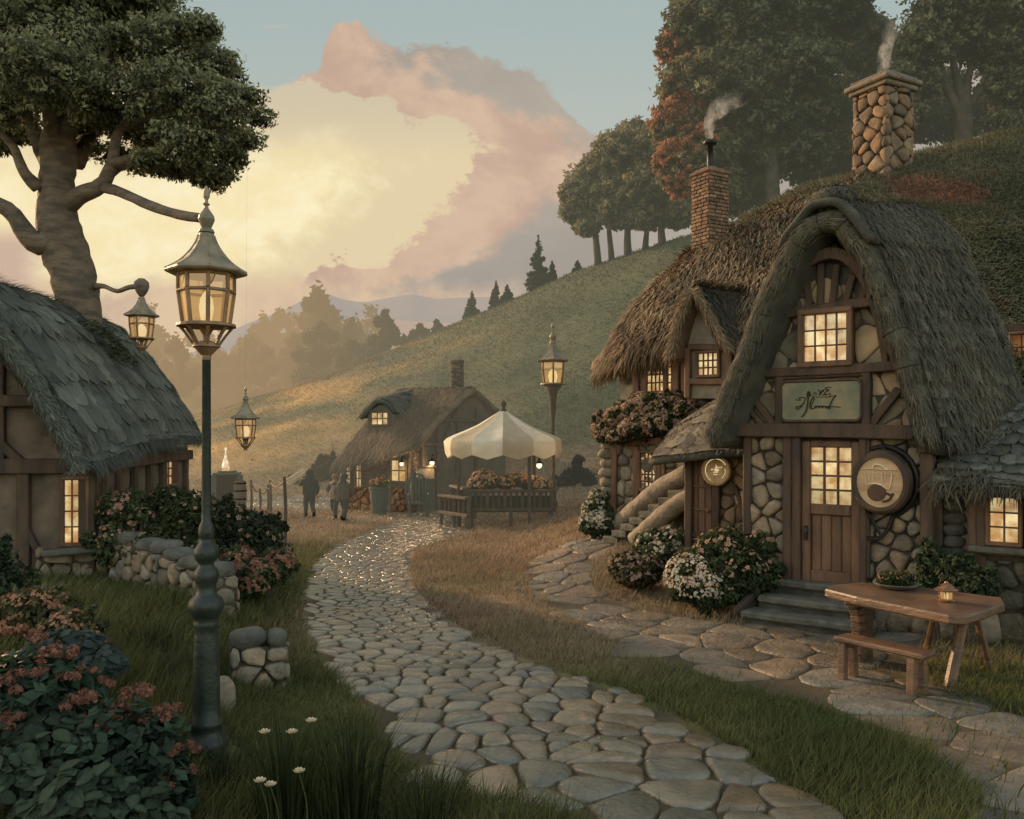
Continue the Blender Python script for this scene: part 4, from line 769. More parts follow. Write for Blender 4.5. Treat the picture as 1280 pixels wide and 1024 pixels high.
# ---------------------------------------------------------------- dry stone walls of the left garden
def drywall(name, label, pts, tops, thick, sx, sz, base=None):
    """pts: plan polyline on the camera side; stones on the face and the ends, capstones on top"""
    t = thing(name, label, 'stone wall', (*np.array(pts).mean(0)[:2], hz(*np.array(pts).mean(0)[:2]))); core = MB(); st = MB(); cap = MB()
    for i in range(len(pts) - 1):
        a, b = V3(*pts[i][:2], 0), V3(*pts[i + 1][:2], 0); L = np.linalg.norm(b - a); P = Plane(a, b - a); za, zb = hz(*a[:2]) - .12, hz(*b[:2]) - .12; ta, tb = tops[i], tops[i + 1]
        P.solid(core, [(0, za), (L, zb), (L, tb - .06), (0, ta - .06)], thick - .1, -.05); P.stones(st, [(0, za), (L, zb), (L, tb - .05), (0, ta - .05)], sx, sz, .075, gap=.014, off=-.03, jit=.3)
        u = 0.0
        while u < L - .05:
            w = min(.34 + .2 * RS.rand(), L - u); k = u + w / 2; z = ta + (tb - ta) * k / L; c = P.at(k, z - .01 + .03 * RS.rand(), -thick / 2 + .02); q = V3(0, 0, 0); n0 = cap.n
            bb = MB(); bb.blob((0, 0, 0), (w * .53, thick * .56, .085 + .03 * RS.rand()), 12, 8, .12, seed=RS.randint(999)); v = np.concatenate(bb.v); R = np.stack([P.u, P.n, V3(0, 0, 1)]); v = v @ R + c
            for fl in bb.fl: cap.add(v, fl, np.ones(3) * (.75 + .5 * RS.rand())); break
            for fl in bb.fl[1:]: cap.fl.append(fl + n0)
            u += w
        if i == len(pts) - 2:
            e = Plane(b, P.n); sg = np.dot(e.u, P.n); E = Plane(b - P.u * 0, -P.n); E.n = P.u; E.u = -P.n; E.stones(st, [(.02, zb), (thick, zb), (thick, tb - .05), (.02, tb - .05)], .26, sz, .06, off=-.03)
    core.build('mortar_core', MORTAR, t); st.build('wall_stones', STONE, t, smooth=True); cap.build('capstones', STONED, t, smooth=True); return t
p = [G(132, 760)[:2], G(190, 768)[:2], G(258, 800)[:2]]
p = [V3(-5.75, 12.75), V3(-4.75, 11.9), V3(-3.78, 11.05)]
drywall('stone_wall', 'long dry stone garden wall running from the cottage corner down to the lamp post', p, [1.08, 1.0, .82], .42, .34, .2)
p = [G(288, 864)[:2], G(360, 858)[:2]]
drywall('stone_wall', 'short broken stub of stone wall in the grass to the right of the lamp post', p, [.48, .45], .34, .26, .17)
b = G(279, 888); t = tag(MB().blob(b + V3(0, 0, .10), (.13, .12, .19), 14, 9, .16, seed=4).build('boulder', STONE, smooth=True), 'single rounded stone in the grass at the foot of the lamp post', 'stone')

# ---------------------------------------------------------------- left garden plants
RED1, RED2 = (.15, .058, .036), (.29, .125, .075); OR1, OR2 = (.32, .14, .07), (.50, .25, .14); PK1, PK2 = (.42, .24, .15), (.62, .42, .28); WH1, WH2 = (.55, .44, .33), (.78, .68, .52)
def sedum(label, heads, leafblobs, nl, lsize, seed):
    c = np.array([b[0] for b in leafblobs]).mean(0); t = thing('sedum_plant', label, 'plant', (c[0], c[1], hz(c[0], c[1])), 'rust coloured sedum plants in the garden corner'); m = MB(); leaves(m, leafblobs, nl, lsize, (.016, .03, .017), (.05, .085, .05), seed=seed, asp=.62, shell=.6, up=.9, droop=.1); m.build('leaves', LEAF, t); hb = []; st = MB(); rs = np.random.RandomState(seed)
    for px, py, d, r in heads:
        c = W(px, py, d)
        for k in range(9):
            a = rs.rand() * 6.28; q = r * rs.rand() ** .5; hb.append((c + V3(math.cos(a) * q, math.sin(a) * q, .28 * r * (1 - (q / r) ** 2) + .02 * rs.rand()), V3(.30, .30, .20) * r))
        st.tube([c + V3(0, .05, -.45), c + V3(0, 0, -.02)], [.012, .008], 5, 1, col=V3(.05, .07, .03))
    st.build('stems', LEAF, t); m = MB(); floret(m, hb, 340 * len(heads), .015, RED1, RED2, seed=seed + 1, petals=4, shell=.7, top=-.4); leaves(m, hb, 130 * len(heads), .016, RED1, RED2, seed=seed + 2, asp=.8); m.build('flower_heads', PETAL, t); return t
sedum('rust sedum with the lowest flower heads, beside the base of the lamp post', [(172, 872, 6.2, .16), (205, 895, 6.1, .15), (222, 940, 5.9, .13), (200, 985, 5.7, .12), (165, 900, 6.0, .13), (232, 968, 5.85, .1), (120, 860, 6.2, .12)], [(W(150, 950, 5.9), (.42, .4, .34)), (W(200, 990, 5.8), (.25, .25, .25))], 1700, .052, 31)
sedum('rust sedum with large round heads at the photo edge, in the dark garden corner', [(20, 800, 6.3, .17), (68, 820, 6.2, .15), (5, 860, 5.9, .16), (40, 845, 6.0, .14), (95, 845, 6.1, .13), (-25, 830, 6.0, .17), (12, 905, 5.7, .13)], [(W(30, 880, 6.1), (.5, .4, .35))], 1700, .052, 33)
sedum('rust sedum between the two larger ones, heads in a close row', [(104, 878, 6.0, .15), (140, 895, 6.0, .14), (118, 915, 5.85, .13), (62, 880, 6.0, .13), (90, 905, 5.9, .12)], [(W(110, 940, 5.95), (.35, .3, .3))], 1100, .052, 35)
def broad(label, blobs, n, size, c1, c2, seed):
    c = np.array([b[0] for b in blobs]).mean(0); t = thing('broad_leaf_plant', label, 'plant', (c[0], c[1], hz(c[0], c[1]))); rs = np.random.RandomState(seed); m = MB(); C = np.array([b[0] for b in blobs]); R = np.array([b[1] for b in blobs], float)
    for i in range(n):
        k = rs.randint(len(blobs)); d = rs.normal(size=3); d[2] = abs(d[2]) * .8; d[1] = -abs(d[1]) * .9; d = nrm(d); p = C[k] + d * R[k] * (.75 + .25 * rs.rand()); nv = nrm(d * .5 + V3(0, -.25, .9) + rs.normal(size=3) * .25); tt = nrm(np.cross(nv, rs.normal(size=3)) + V3(d[0], d[1], -.3) * .8); tt = nrm(tt - nv * np.dot(tt, nv)); b = np.cross(nv, tt); s = size * (.6 + .7 * rs.rand()); vs = []
        for a, w, z in ((-.9, .15, -.1), (-.6, .62, .06), (0, .85, .1), (.55, .62, .02), (1.0, .06, -.16)):
            vs += [p + tt * s * a - b * s * w * .72 + nv * s * (z + .10 * math.sin(i + a * 9)), p + tt * s * a + nv * s * (z - .14 * w), p + tt * s * a + b * s * w * .72 + nv * s * (z + .1 * math.cos(i + a * 8))]
        q = rs.rand(); col = (V3(*c1) * (1 - q) + V3(*c2) * q); f = [(j * 3 + e, j * 3 + e + 1, j * 3 + e + 4, j * 3 + e + 3) for j in range(4) for e in (0, 1)]; m.add(vs, f, np.array([col * (1.25 if j % 3 == 1 else .9) for j in range(15)]))
    m.build('leaves', LEAF, t); m = MB()
    for k in range(len(blobs)): stems(m, V3(C[k][0], C[k][1], hz(C[k][0], C[k][1])), max(.2, C[k][2] - hz(C[k][0], C[k][1])), R[k][0], 8, .01, (.05, .07, .03), seed + k)
    m.build('stems', LEAF, t); return t
broad('mass of big dark green cupped leaves filling the bottom corner below the sedum', [(W(20, 990, 5.5), (.42, .3, .30)), (W(100, 1010, 5.4), (.42, .3, .28)), (W(170, 1030, 5.4), (.34, .3, .26)), (W(60, 930, 5.8), (.35, .3, .2)), (W(-40, 940, 5.6), (.35, .3, .3))], 720, .060, (.02, .036, .018), (.075, .105, .06), 41)
broad('blue green leafy plant above the sedum, in front of the cottage gable', [(W(85, 820, 7.0), (.36, .3, .26)), (W(45, 845, 6.8), (.3, .3, .22)), (W(120, 835, 6.9), (.28, .28, .18))], 420, .052, (.024, .042, .036), (.075, .10, .088), 43)
bush('flowering_bush', 'orange flowered bush leaning over the blue green leaves near the photo edge', 'bush', blb((40, 775, 8.4, .36, .30), (85, 795, 8.0, .30, .22), (115, 820, 7.8, .18, .16), (70, 765, 8.6, .25, .2)), 4200, .035, (.03, .036, .014), G_OL, [(640, .023, OR1, OR2, -.1)], 45)
bush('dark_bush', 'dark leafy shrub at the very edge below the half timbered gable', 'bush', blb((0, 760, 9.0, .4, .5), (-30, 720, 9.2, .4, .4), (20, 800, 8.6, .35, .3)), 4200, .04, G_DK, (.035, .055, .022), None, 46)
bush('flowering_bush', 'pink flowered bush right beside the lit gable window of the near cottage', 'bush', blb((150, 640, 13.0, .34, .32), (176, 655, 13.0, .28, .3), (150, 680, 12.9, .40, .35), (190, 690, 12.7, .35, .3)), 5200, .04, G_DK, G_MD, [(560, .027, (.30, .14, .10), (.55, .30, .2), .0)], 47)
bush('garden_bush', 'rounded green bush under the eave of the near cottage beside the lamp post', 'bush', blb((215, 640, 13.4, .48, .40), (238, 660, 13.0, .42, .42), (205, 690, 12.7, .5, .40), (240, 700, 12.6, .42, .35), (262, 650, 13.6, .4, .36)), 8500, .042, G_DK, (.06, .072, .025), [(130, .03, (.28, .16, .09), (.42, .26, .15), .2)], 48)
bush('garden_bush', 'dark rounded bush just right of the lamp post with few blossoms', 'bush', blb((290, 660, 13.4, .42, .34), (318, 678, 13.2, .42, .34), (300, 700, 13.0, .48, .3), (340, 700, 13.0, .36, .26), (330, 660, 13.8, .3, .25)), 7500, .042, G_DK, (.05, .06, .028), [(140, .035, (.30, .17, .10), (.45, .28, .18), .25)], 49)
bush('flowering_bush', 'low bush covered with rusty orange blossoms spilling toward the cobbles', 'bush', blb((300, 705, 12.6, .30, .24), (325, 718, 12.4, .34, .22), (350, 705, 12.5, .24, .2), (282, 722, 12.4, .30, .2), (312, 735, 12.1, .26, .16)), 4600, .034, (.03, .035, .014), G_MD, [(1100, .026, (.24, .09, .05), (.42, .19, .12), -.1)], 50)
def tuft(label, px, py, n, h, spread, c1, c2, seed, name='grass_clump'):
    b = G(px, py); t = thing(name, label, 'grass clump', b); rs = np.random.RandomState(seed); m = MB()
    for i in range(n):
        a = rs.rand() * 6.28; r = spread * rs.rand(); o = b + V3(math.cos(a) * r, math.sin(a) * r, -.02); l = h * (.5 + .6 * rs.rand()); ln = l * (.12 + .5 * rs.rand()); e = o + V3(math.cos(a) * ln, math.sin(a) * ln, l); md = o + V3(math.cos(a) * ln * .3, math.sin(a) * ln * .3, l * .62); p = cat([o, md, e + V3(0, 0, -.25 * ln)], 4); w = .007 * np.linspace(1, .1, len(p)); sd = nrm(V3(-math.sin(a + rs.rand() - .5), math.cos(a + rs.rand() - .5), 0)); q = rs.rand(); col = V3(*c1) * (1 - q) + V3(*c2) * q
        vs = np.concatenate([[x - sd * ww, x + sd * ww] for x, ww in zip(p, w)]); m.add(vs, [(2 * j, 2 * j + 1, 2 * j + 3, 2 * j + 2) for j in range(len(p) - 1)], np.repeat(np.linspace(.6, 1.2, len(p)), 2)[:, None] * col)
    m.build('blades', GRASS, t); return t
tuft('tall clump of dark arching blades among the white flowers at the bottom', 360, 1040, 190, .85, .20, (.02, .032, .012), (.06, .075, .026), 60)
tuft('tall dark clump with one long blade bending toward the cobbles', 440, 1050, 190, .88, .20, (.016, .026, .010), (.05, .062, .022), 61)
tuft('clump of fine blades at the foot of the lamp post', 280, 985, 120, .34, .18, (.025, .035, .015), (.06, .072, .03), 62)
tuft('loose clump of blades at the bottom, closest to the cobbled path', 530, 1060, 130, .55, .24, (.02, .03, .012), (.055, .065, .026), 63)
tuft('clump of long pale blades between the stone wall and the sedum', 215, 850, 170, .36, .35, (.045, .052, .022), (.10, .105, .05), 64)
tuft('clump of long blades below the end of the garden wall', 190, 812, 150, .36, .35, (.035, .045, .02), (.085, .09, .045), 65)
tuft('clump of blades growing against the broken wall stub', 292, 868, 60, .26, .08, (.03, .045, .015), (.075, .09, .03), 66)
fl = None
for i, (px, py, d, lb) in enumerate([(331, 917, 5.75, 'white wild flower on the stem leaning toward the lamp post'), (365, 917, 5.75, 'white wild flower in the middle of the upper row'), (389, 903, 5.75, 'tallest white wild flower, its head nearest the cobbles'), (374, 966, 5.45, 'white wild flower half open above the arching blades'), (325, 978, 5.4, 'pinkish bud low beside the lamp post'), (338, 983, 5.4, 'white wild flower lowest of all, wide open')]):
    c = W(px, py, d); b = V3(c[0] + .03, c[1] + .03, hz(c[0], c[1])); t = thing('wild_flower', lb, 'flower', b, 'white wild flowers by the lamp post'); m = MB(); m.tube([b, (b + c) / 2 + V3(.03, 0, .03), c], [.006, .005, .005], 5, 4, col=V3(.09, .12, .045)); m.build('stem', LEAF, t); m = MB()
    for ring, (np_, L, el) in enumerate([(8, .042, .35), (7, .033, .8), (5, .021, 1.2)]):
        for k in range(np_):
            a = k * 2 * PI / np_ + ring * .4; dv = V3(math.cos(a) * math.cos(el), math.sin(a) * math.cos(el), math.sin(el)); sd = V3(-math.sin(a), math.cos(a), 0); p = c + dv * L; m.add([c, c + dv * L * .6 - sd * L * .32, p - sd * L * .12 + V3(0, 0, .004), p + sd * L * .12 + V3(0, 0, .004), c + dv * L * .6 + sd * L * .32], [(0, 1, 2, 3, 4)], V3(.80, .66, .46) * (.8 + .3 * RS.rand()))
    m.build('blossom', PETAL, t); m = MB(); m.blob(c + V3(0, 0, .012), .010, 8, 5, .1, col=V3(.5, .30, .12)); m.build('flower_centre', PETAL, t)
# ---------------------------------------------------------------- the gabled inn on the right
FP = Plane((4.4, 12.2), (.788, -.616)); VD = nrm(V3(.80, .60, 0))
inn = thing('gabled_inn', 'stone and timber inn with tall rounded thatched gable, glazed door and painted sign', 'inn', (5.0, 12.6, hz(4.5, 12)))
def q(px, py, off=0.0): return tuple(FP.uv(px, py, off))
gl = hz(4.4, 12) - .15
uL, uR = q(937, 540)[0], q(1165, 540)[0]; zb = q(1040, 541)[1]
low = [(uL, gl), (uR, gl), (uR, zb), (uL, zb)]
upp = [q(915, 541), q(1150, 541), q(1128, 455), q(1100, 400), q(1074, 338), q(1044, 304), q(1010, 334), q(968, 395), q(945, 455)]; upp = [(u, z) for u, z in upp]
w = MB(); FP.solid(w, low, .3); FP.solid(w, [(u, max(z, zb + .003)) for u, z in upp], .3)
# the side walls running back from the front
for u in (uL + .01, uR - .3):
    o = FP.at(u, 0, -.05); S = Plane(o[:2], VD); o2 = S.at(3.6, 0); m_ = V3(*FP.u) * .28; vs = [o + V3(0, 0, gl), o2 + V3(0, 0, gl), o2 + V3(0, 0, zb + .2), o + V3(0, 0, zb + .2)]; vs += [v + m_ for v in vs]; w.add(vs, [(0, 1, 2, 3), (4, 7, 6, 5), (0, 4, 5, 1), (3, 2, 6, 7), (0, 3, 7, 4), (1, 5, 6, 2)])
w.build('wall', MORTAR, inn)
m = MB()
uD0, uD1 = q(1005, 600)[0], q(1078, 600)[0]; ziS = .52
FP.stones(m, [(uL, gl), (q(984, 600)[0], gl), (q(984, 600)[0], zb), (uL, zb)], .27, .24, .085, gap=.013)
FP.stones(m, [(uD1 + .06, gl), (uR, gl), (uR, zb), (uD1 + .06, zb)], .27, .20, .085, gap=.013)
FP.stones(m, [(uD0 - .2, gl), (uD1 + .1, gl), (uD1 + .1, .56), (uD0 - .2, .56)], .27, .2, .06, gap=.013)
for k in range(9):                              # big footing boulders showing under the table
    u = uD1 + .15 + k * .16 + .05 * RS.rand(); c = FP.at(u, .12 + .14 * RS.rand(), .10); r = .14 + .09 * RS.rand(); m.blob(c, (r, r * .8, r * 1.1), 12, 8, .15, col=np.ones(3) * (.6 + .5 * RS.rand()), seed=k)
m.build('lower_stonework', STONE, inn, smooth=True)
m = MB(); FP.stones(m, [q(925, 538), q(1146, 538), q(1122, 455), q(1094, 398), q(1062, 358), q(1030, 346), q(1000, 358), q(974, 395), q(948, 455)], .46, .34, .030, gap=.008, tint=V3(1.05, 1.0, .9), jit=.4); m.build('gable_stonework', PLASTER, inn, smooth=True)
m = MB(); kw = dict(jit=.015, seg=4)
b = lambda x0, y0, x1, y1, wd, dp=.12, off=.07: FP.pbar(m, (x0, y0), (x1, y1), wd, dp, off, **kw)
b(903, 537, 1168, 541, .19, .2, .12)              # the big cross beam
b(943, 468, 1124, 458, .13, .12, .075); b(962, 396, 1102, 376, .13, .12, .075)
b(975, 470, 975, 534, .12, .11, .07); b(1084, 464, 1084, 535, .12, .11, .07); b(979, 472, 1080, 467, .07, .09, .06); b(979, 530, 1080, 531, .06, .09, .06)
b(936, 492, 970, 533, .10, .09, .06); b(930, 505, 955, 533, .07, .09, .058); b(1089, 531, 1124, 486, .11, .09, .06); b(1098, 398, 1108, 455, .09, .09, .055)
for x in (985.5, 997): b(x, 545, x, 724, .125, .14, .08)
b(1083, 545, 1083, 722, .115, .13, .08); b(1160, 545, 1160, 800, .16, .15, .09); b(935, 545, 935, 722, .12, .12, .07); b(1160, 566, 1160, 545, .24, .2, .12)
b(930, 614, 936, 660, .07, .08, .06)
for i, (x, y) in enumerate([(985, 375), (1003, 357), (1022, 348), (1042, 350), (1062, 362), (1080, 378)]): b(x + 4, y - 20, 1030 + (x - 1028) * .72, 388, .10, .05, .05)   # fan of boards in the peak
m.build('timber_frame', WOOD, inn)
# curved inner verge boards
m = MB(); ip = [(921, 532), (938, 485), (952, 440), (966, 398), (986, 356), (1011, 328), (1040, 317), (1068, 328), (1090, 364), (1106, 412), (1124, 452), (1140, 496), (1150, 534)]
pp = [FP.at(*FP.uv(x, y, .12), .12) for x, y in ip]; pp = cat(pp, 3)
for a, c in zip(pp[:-1], pp[1:]): m.beam(a, c + (c - a) * .15, .16, .13, FP.n, .012, 1.0, .006)
m.build('verge_board', WOOD, inn)
# door
dr = MB(); zt = q(1040, 547)[1]; zk = .53; k = dict(jit=.004)
for u in (uD0 + .06, uD1 - .06): FP.bar(dr, (u, zk), (u, zt - .05), .12, .10, .055)
zm = q(1040, 637)[1]
for z, wd in ((zk + .08, .16), (zm, .15), (zt - .09, .10)): FP.bar(dr, (uD0 + .12, z), (uD1 - .12, z), wd, .09, .05)
for i in range(4): a0 = uD0 + .12 + (uD1 - uD0 - .24) * i / 4; a1 = uD0 + .12 + (uD1 - uD0 - .24) * (i + 1) / 4; FP.bar(dr, ((a0 + a1) / 2, zk + .15), ((a0 + a1) / 2, zm - .07), (a1 - a0) - .006, .05, .03)
for i in range(1, 3): u = uD0 + .12 + (uD1 - uD0 - .24) * i / 3; FP.bar(dr, (u, zm + .07), (u, zt - .13), .03, .05, .052)
for i in range(1, 4): z = zm + .075 + (zt - .21 - zm) * i / 4; FP.bar(dr, (uD0 + .12, z), (uD1 - .12, z), .028, .049, .053)
door = dr.build('door', WOODB, inn); g = MB()
for i in range(3):
    for j in range(4):
        c0 = uD0 + .12 + (uD1 - uD0 - .24) * i / 3; c1 = uD0 + .12 + (uD1 - uD0 - .24) * (i + 1) / 3; e0 = zm + .075 + (zt - .21 - zm) * j / 4; e1 = zm + .075 + (zt - .21 - zm) * (j + 1) / 4; kx = .04 + (RS.rand(4) - .5) * .008
        g.add([FP.at(c0, e0, kx[0]), FP.at(c1, e0, kx[1]), FP.at(c1, e1, kx[2]), FP.at(c0, e1, kx[3])], [(0, 1, 2, 3)], V3(1, .97, .92) * (.6 + .4 * RS.rand()) * (1.1 if (i, j) in ((1, 2), (1, 1), (2, 2)) else .85))
g.build('pane', WINGLOW, door); h = MB(); h.tube([FP.at(uD0 + .07, 1.22, .10), FP.at(uD0 + .07, 1.24, .17)], [.03, .04], 10, 1); h.tube([FP.at(uD0 + .07, 1.30, .12), FP.at(uD0 + .07, 1.10, .12)], .025, 8, 1); h.build('handle', STEELDARK, door)
fr = MB(); FP.bar(fr, (uD0 - .05, .50), (uD0 - .05, zt + .05), .10, .16, .09); FP.bar(fr, (uD1 + .05, .50), (uD1 + .05, zt + .05), .10, .16, .09); FP.bar(fr, (uD0 - .11, zt + .08), (uD1 + .11, zt + .08), .12, .17, .095); fr.build('door_frame', WOOD, inn)
# gable window
ua, za = q(1001, 389); ub, zb2 = q(1070, 458); window(FP, inn, ua, ub, zb2, za, 4, 3, off=.09, fw=.085, dep=.15, bars=.022)
# the painted sign
sg = MB(); s0, z1 = q(979, 477); s1, z0 = q(1081, 527); cu, cz = (s0 + s1) / 2, (z0 + z1) / 2; hu, hv = (s1 - s0) / 2, (z1 - z0) / 2
def rrect(hu, hv, r, n=6): return [(cu + sx * (hu - r) + r * math.cos(a), cz + sz * (hv - r) + r * math.sin(a)) for sx, sz, a0 in ((1, 1, 0), (-1, 1, PI / 2), (-1, -1, PI), (1, -1, 3 * PI / 2)) for a in [a0 + PI / 2 * i / n for i in range(n + 1)]]
FP.solid(sg, rrect(hu, hv, .09), .07, .12)
SIGNM = mat('sign_paint', srgb(96, 104, 82), srgb(140, 126, 96), 3.2, .55, .12, 40, detail=3)
sr = thing('painted_sign', 'grey green painted signboard with flourished black lettering between the gable timbers', 'sign', FP.at(cu, z0, .1)); sg.build('board', SIGNM, sr)
m = MB(); rr = [FP.at(*p, .125) for p in rrect(hu - .01, hv - .01, .085)]; m.tube(rr + [rr[0]], .022, 6, 1); m.build('sign_rim', WOOD, sr)
m = MB(); X = lambda x, y: FP.at(cu - hu + 2 * hu * (x - 75) / 1115, cz + hv - 2 * hv * (y - 50) / 530, .126)
S = [([(300, 290), (335, 305), (365, 300), (345, 275), (420, 270), (450, 290)], 9), ([(430, 290), (410, 340), (370, 390), (330, 415), (308, 405), (320, 385), (365, 380), (415, 340)], 10), ([(490, 200), (475, 260), (465, 340), (455, 400), (430, 460), (380, 520)], 15), ([(470, 190), (455, 255), (495, 250), (485, 190), (505, 240)], 12), ([(545, 270), (515, 310), (500, 370), (515, 412), (560, 405)], 13), ([(545, 275), (560, 290), (530, 350), (515, 395)], 7), ([(565, 405), (570, 380), (590, 385), (592, 408), (600, 380), (620, 385), (625, 408), (640, 382), (662, 384), (668, 408), (690, 384), (712, 388), (716, 410), (745, 400)], 9), ([(560, 382), (700, 385), (912, 400)], 9), ([(852, 250), (815, 290), (785, 340), (765, 390), (750, 415), (775, 410)], 11), ([(852, 250), (800, 262), (740, 268)], 7),
     ([(560, 240), (548, 215), (575, 215), (590, 240)], 7), ([(610, 170), (635, 215), (625, 250), (645, 200), (690, 180), (640, 230)], 9), ([(785, 150), (725, 150), (705, 175), (760, 180), (700, 215), (715, 240), (770, 225)], 9), ([(500, 240), (560, 262), (640, 268), (740, 270), (775, 250), (770, 225)], 7), ([(665, 255), (690, 235), (720, 258)], 7)]
for pts, r in S: m.tube([X(*p) for p in pts], r * 2 * hu / 1115 * 1.05, 6, 5, flat=.5)
m.build('lettering', STEELDARK, sr)
# the barrel-head sign
bu, bz_ = q(1100, 603, .3); ctr = FP.at(bu, bz_, .08); br = thing('barrel_sign', 'barrel head sign with a pale foaming mug emblem hung beside the inn door', 'sign', FP.at(bu, bz_ - .45, .1)); R3 = np.stack([FP.u, V3(0, 0, 1), FP.n], 1)
rb = .335; m = MB(); m.lathe([(rb * .95, -.06), (rb * 1.1, .05), (rb * 1.14, .14), (rb * 1.08, .24), (rb * .99, .27), (rb * .88, .27), (rb * .86, .235)], ctr, 32, M=R3, ell=(1, 1.12)); m.build('barrel_rim', WOOD, br, smooth=False)
m = MB(); m.lathe([(rb * .88, .22), (rb * .88, .243), (.001, .243)], ctr, 32, M=R3, ell=(1, 1.12)); hd = m.build('barrel_head', mat('barrel_head', (.58, .38, .20), (.40, .24, .12), 4, .5, .35, 25, stretch=(.4, .4, 2)), br)
E = lambda x, y, o=.25: ctr + FP.u * x * rb + V3(0, 0, 1) * y * rb * 1.12 + FP.n * o
CREAM = mat('cream_paint', (.75, .62, .40), (.6, .45, .28), 9, .5, .1); m = MB()
for pts, r in [([(-.72, .42), (-.3, .46), (.1, .44), (.62, .44)], .035), ([(-.28, .46), (-.2, .60), (.0, .62), (.2, .52), (.3, .45)], .05), ([(-.55, .36), (-.52, .1), (-.48, -.12), (-.50, -.2)], .03), ([(-.4, .3), (-.37, .05)], .03), ([(-.25, .3), (-.23, .06)], .03), ([(.08, .32), (.10, .02)], .04), ([(.46, .32), (.42, .0), (.36, -.2), (.22, -.18), (.05, -.08), (-.2, -.04), (-.5, -.08)], .035), ([(.22, .3), (.2, .08)], .025)]: m.tube([E(*p) for p in pts], r * rb, 6, 4, flat=.5)
m.build('foam_mark', CREAM, hd); m = MB(); mp = [(math.cos(a) * .36 - .12 + .02, math.sin(a) * .30 - .36) for a in np.linspace(0, 2 * PI, 20)[:-1]]
m.add([E(-.1, -.36, .247)] + [E(*p, .2455) for p in mp], [(0, 1 + i, 1 + (i + 1) % 19) for i in range(19)]); m.tube([E(*p) for p in [(.22, -.34), (.42, -.42), (.5, -.36), (.36, -.58), (.12, -.66)]], .05 * rb, 6, 4); m.build('mug_mark', mat('mug_paint', (.10, .04, .022), (.06, .026, .016), 8, .5, .1), hd)
m = MB(); arc = [ctr + FP.u * rb * 1.22 * math.cos(a) + V3(0, 0, 1) * rb * 1.36 * math.sin(a) + FP.n * .03 for a in np.linspace(PI * .62, -PI * .42, 16)]; m.tube(arc, .05, 8, 1, flat=.8)
m.tube([ctr + FP.u * -.30 - V3(0, 0, .22) + FP.n * .10, ctr + FP.u * -.02 - V3(0, 0, .72) + FP.n * .06], .022, 6, 1); m.tube([ctr + FP.u * .13 - V3(0, 0, .40) + FP.n * .05, ctr + FP.u * .08 - V3(0, 0, .55) + FP.n * .05, ctr + FP.u * -.03 - V3(0, 0, .73) + FP.n * .06, ctr + FP.u * -.22 - V3(0, 0, .76) + FP.n * .06], .026, 6, 3); m.tube([ctr + FP.u * .02 + V3(0, 0, .44) + FP.n * .02, ctr + FP.u * .02 + V3(0, 0, .42) + FP.n * .16], .04, 8, 1); m.build('iron_bracket', STEELDARK, br)

# the great thatched roof: a bell-shaped profile drawn back along the ridge
op = [(884, 541), (895, 512), (908, 482), (921, 449), (934, 414), (947, 381), (961, 350), (976, 320), (992, 294), (1008, 275), (1028, 264), (1050, 263), (1072, 276), (1092, 303), (1109, 336), (1125, 376), (1141, 420), (1155, 466), (1167, 510), (1177, 546)]
pf = np.array([FP.uv(x, y, .34) for x, y in op]); n_ = len(pf); L = 2.3; C = []
for i, (u, z) in enumerate(pf):
    row = []; a = i / (n_ - 1)
    for s in np.linspace(0, 1, 8):
        p = FP.at(u, z, .34) + VD * L * s; p = p + V3(0, 0, 1) * (.26 * s * (1 - abs(2 * a - 1)) + .0); p = p + FP.u * (.10 * s * sm(.6, 1, a)); row.append(p)
    C.append(row)
P = loft(C, 4, 6); Nn = gnormals(P)
if Nn[P.shape[0] // 2, 3][2] < 0: P = P[:, ::-1]; Nn = gnormals(P); FLIP = True
else: FLIP = False
A_, B_ = np.meshgrid(np.linspace(0, 1, P.shape[0]), np.linspace(0, 1, P.shape[1]), indexing='ij')
P = P + Nn * (.035 * wob(P[..., 0] * 2, P[..., 2] * 2 + P[..., 1], 1.2))[..., None]
m = MB(); slab(m, P, .34, bulge=.55); rf = m.build('roof', THATCH_R, inn, smooth=True)
T1, T2 = (.070, .068, .048), (.17, .145, .098)
fv = (lambda v: 1 - v) if FLIP else (lambda v: v)
m = MB(); clumps(m, P[n_ * 2 - 4:], 21, 18, T1, T2, lift=.034, down=1, seed=71, u0=.04, u1=1.0, wide=1.35); clumps(m, P[:n_ * 2 + 2], 15, 11, T1, T2, lift=.045, down=-1, seed=72, u0=0, u1=.98, wide=1.35); m.build('thatch_tongues', STRAW, rf)
m = MB(); straw(m, P[n_ * 2 - 2:], 17000, .22, .008, T1, (.17, .145, .095), .055, down=1, seed=73, skew=.15, jit=.5); straw(m, P[-8:], 1500, .17, .009, T1, T2, .04, down=1, seed=74, u0=.3, over=.2, skew=.35); straw(m, P[:n_ * 2], 3500, .2, .008, T1, T2, .04, down=-1, seed=75, skew=.15)
m.build('loose_straw', STRAW, rf)
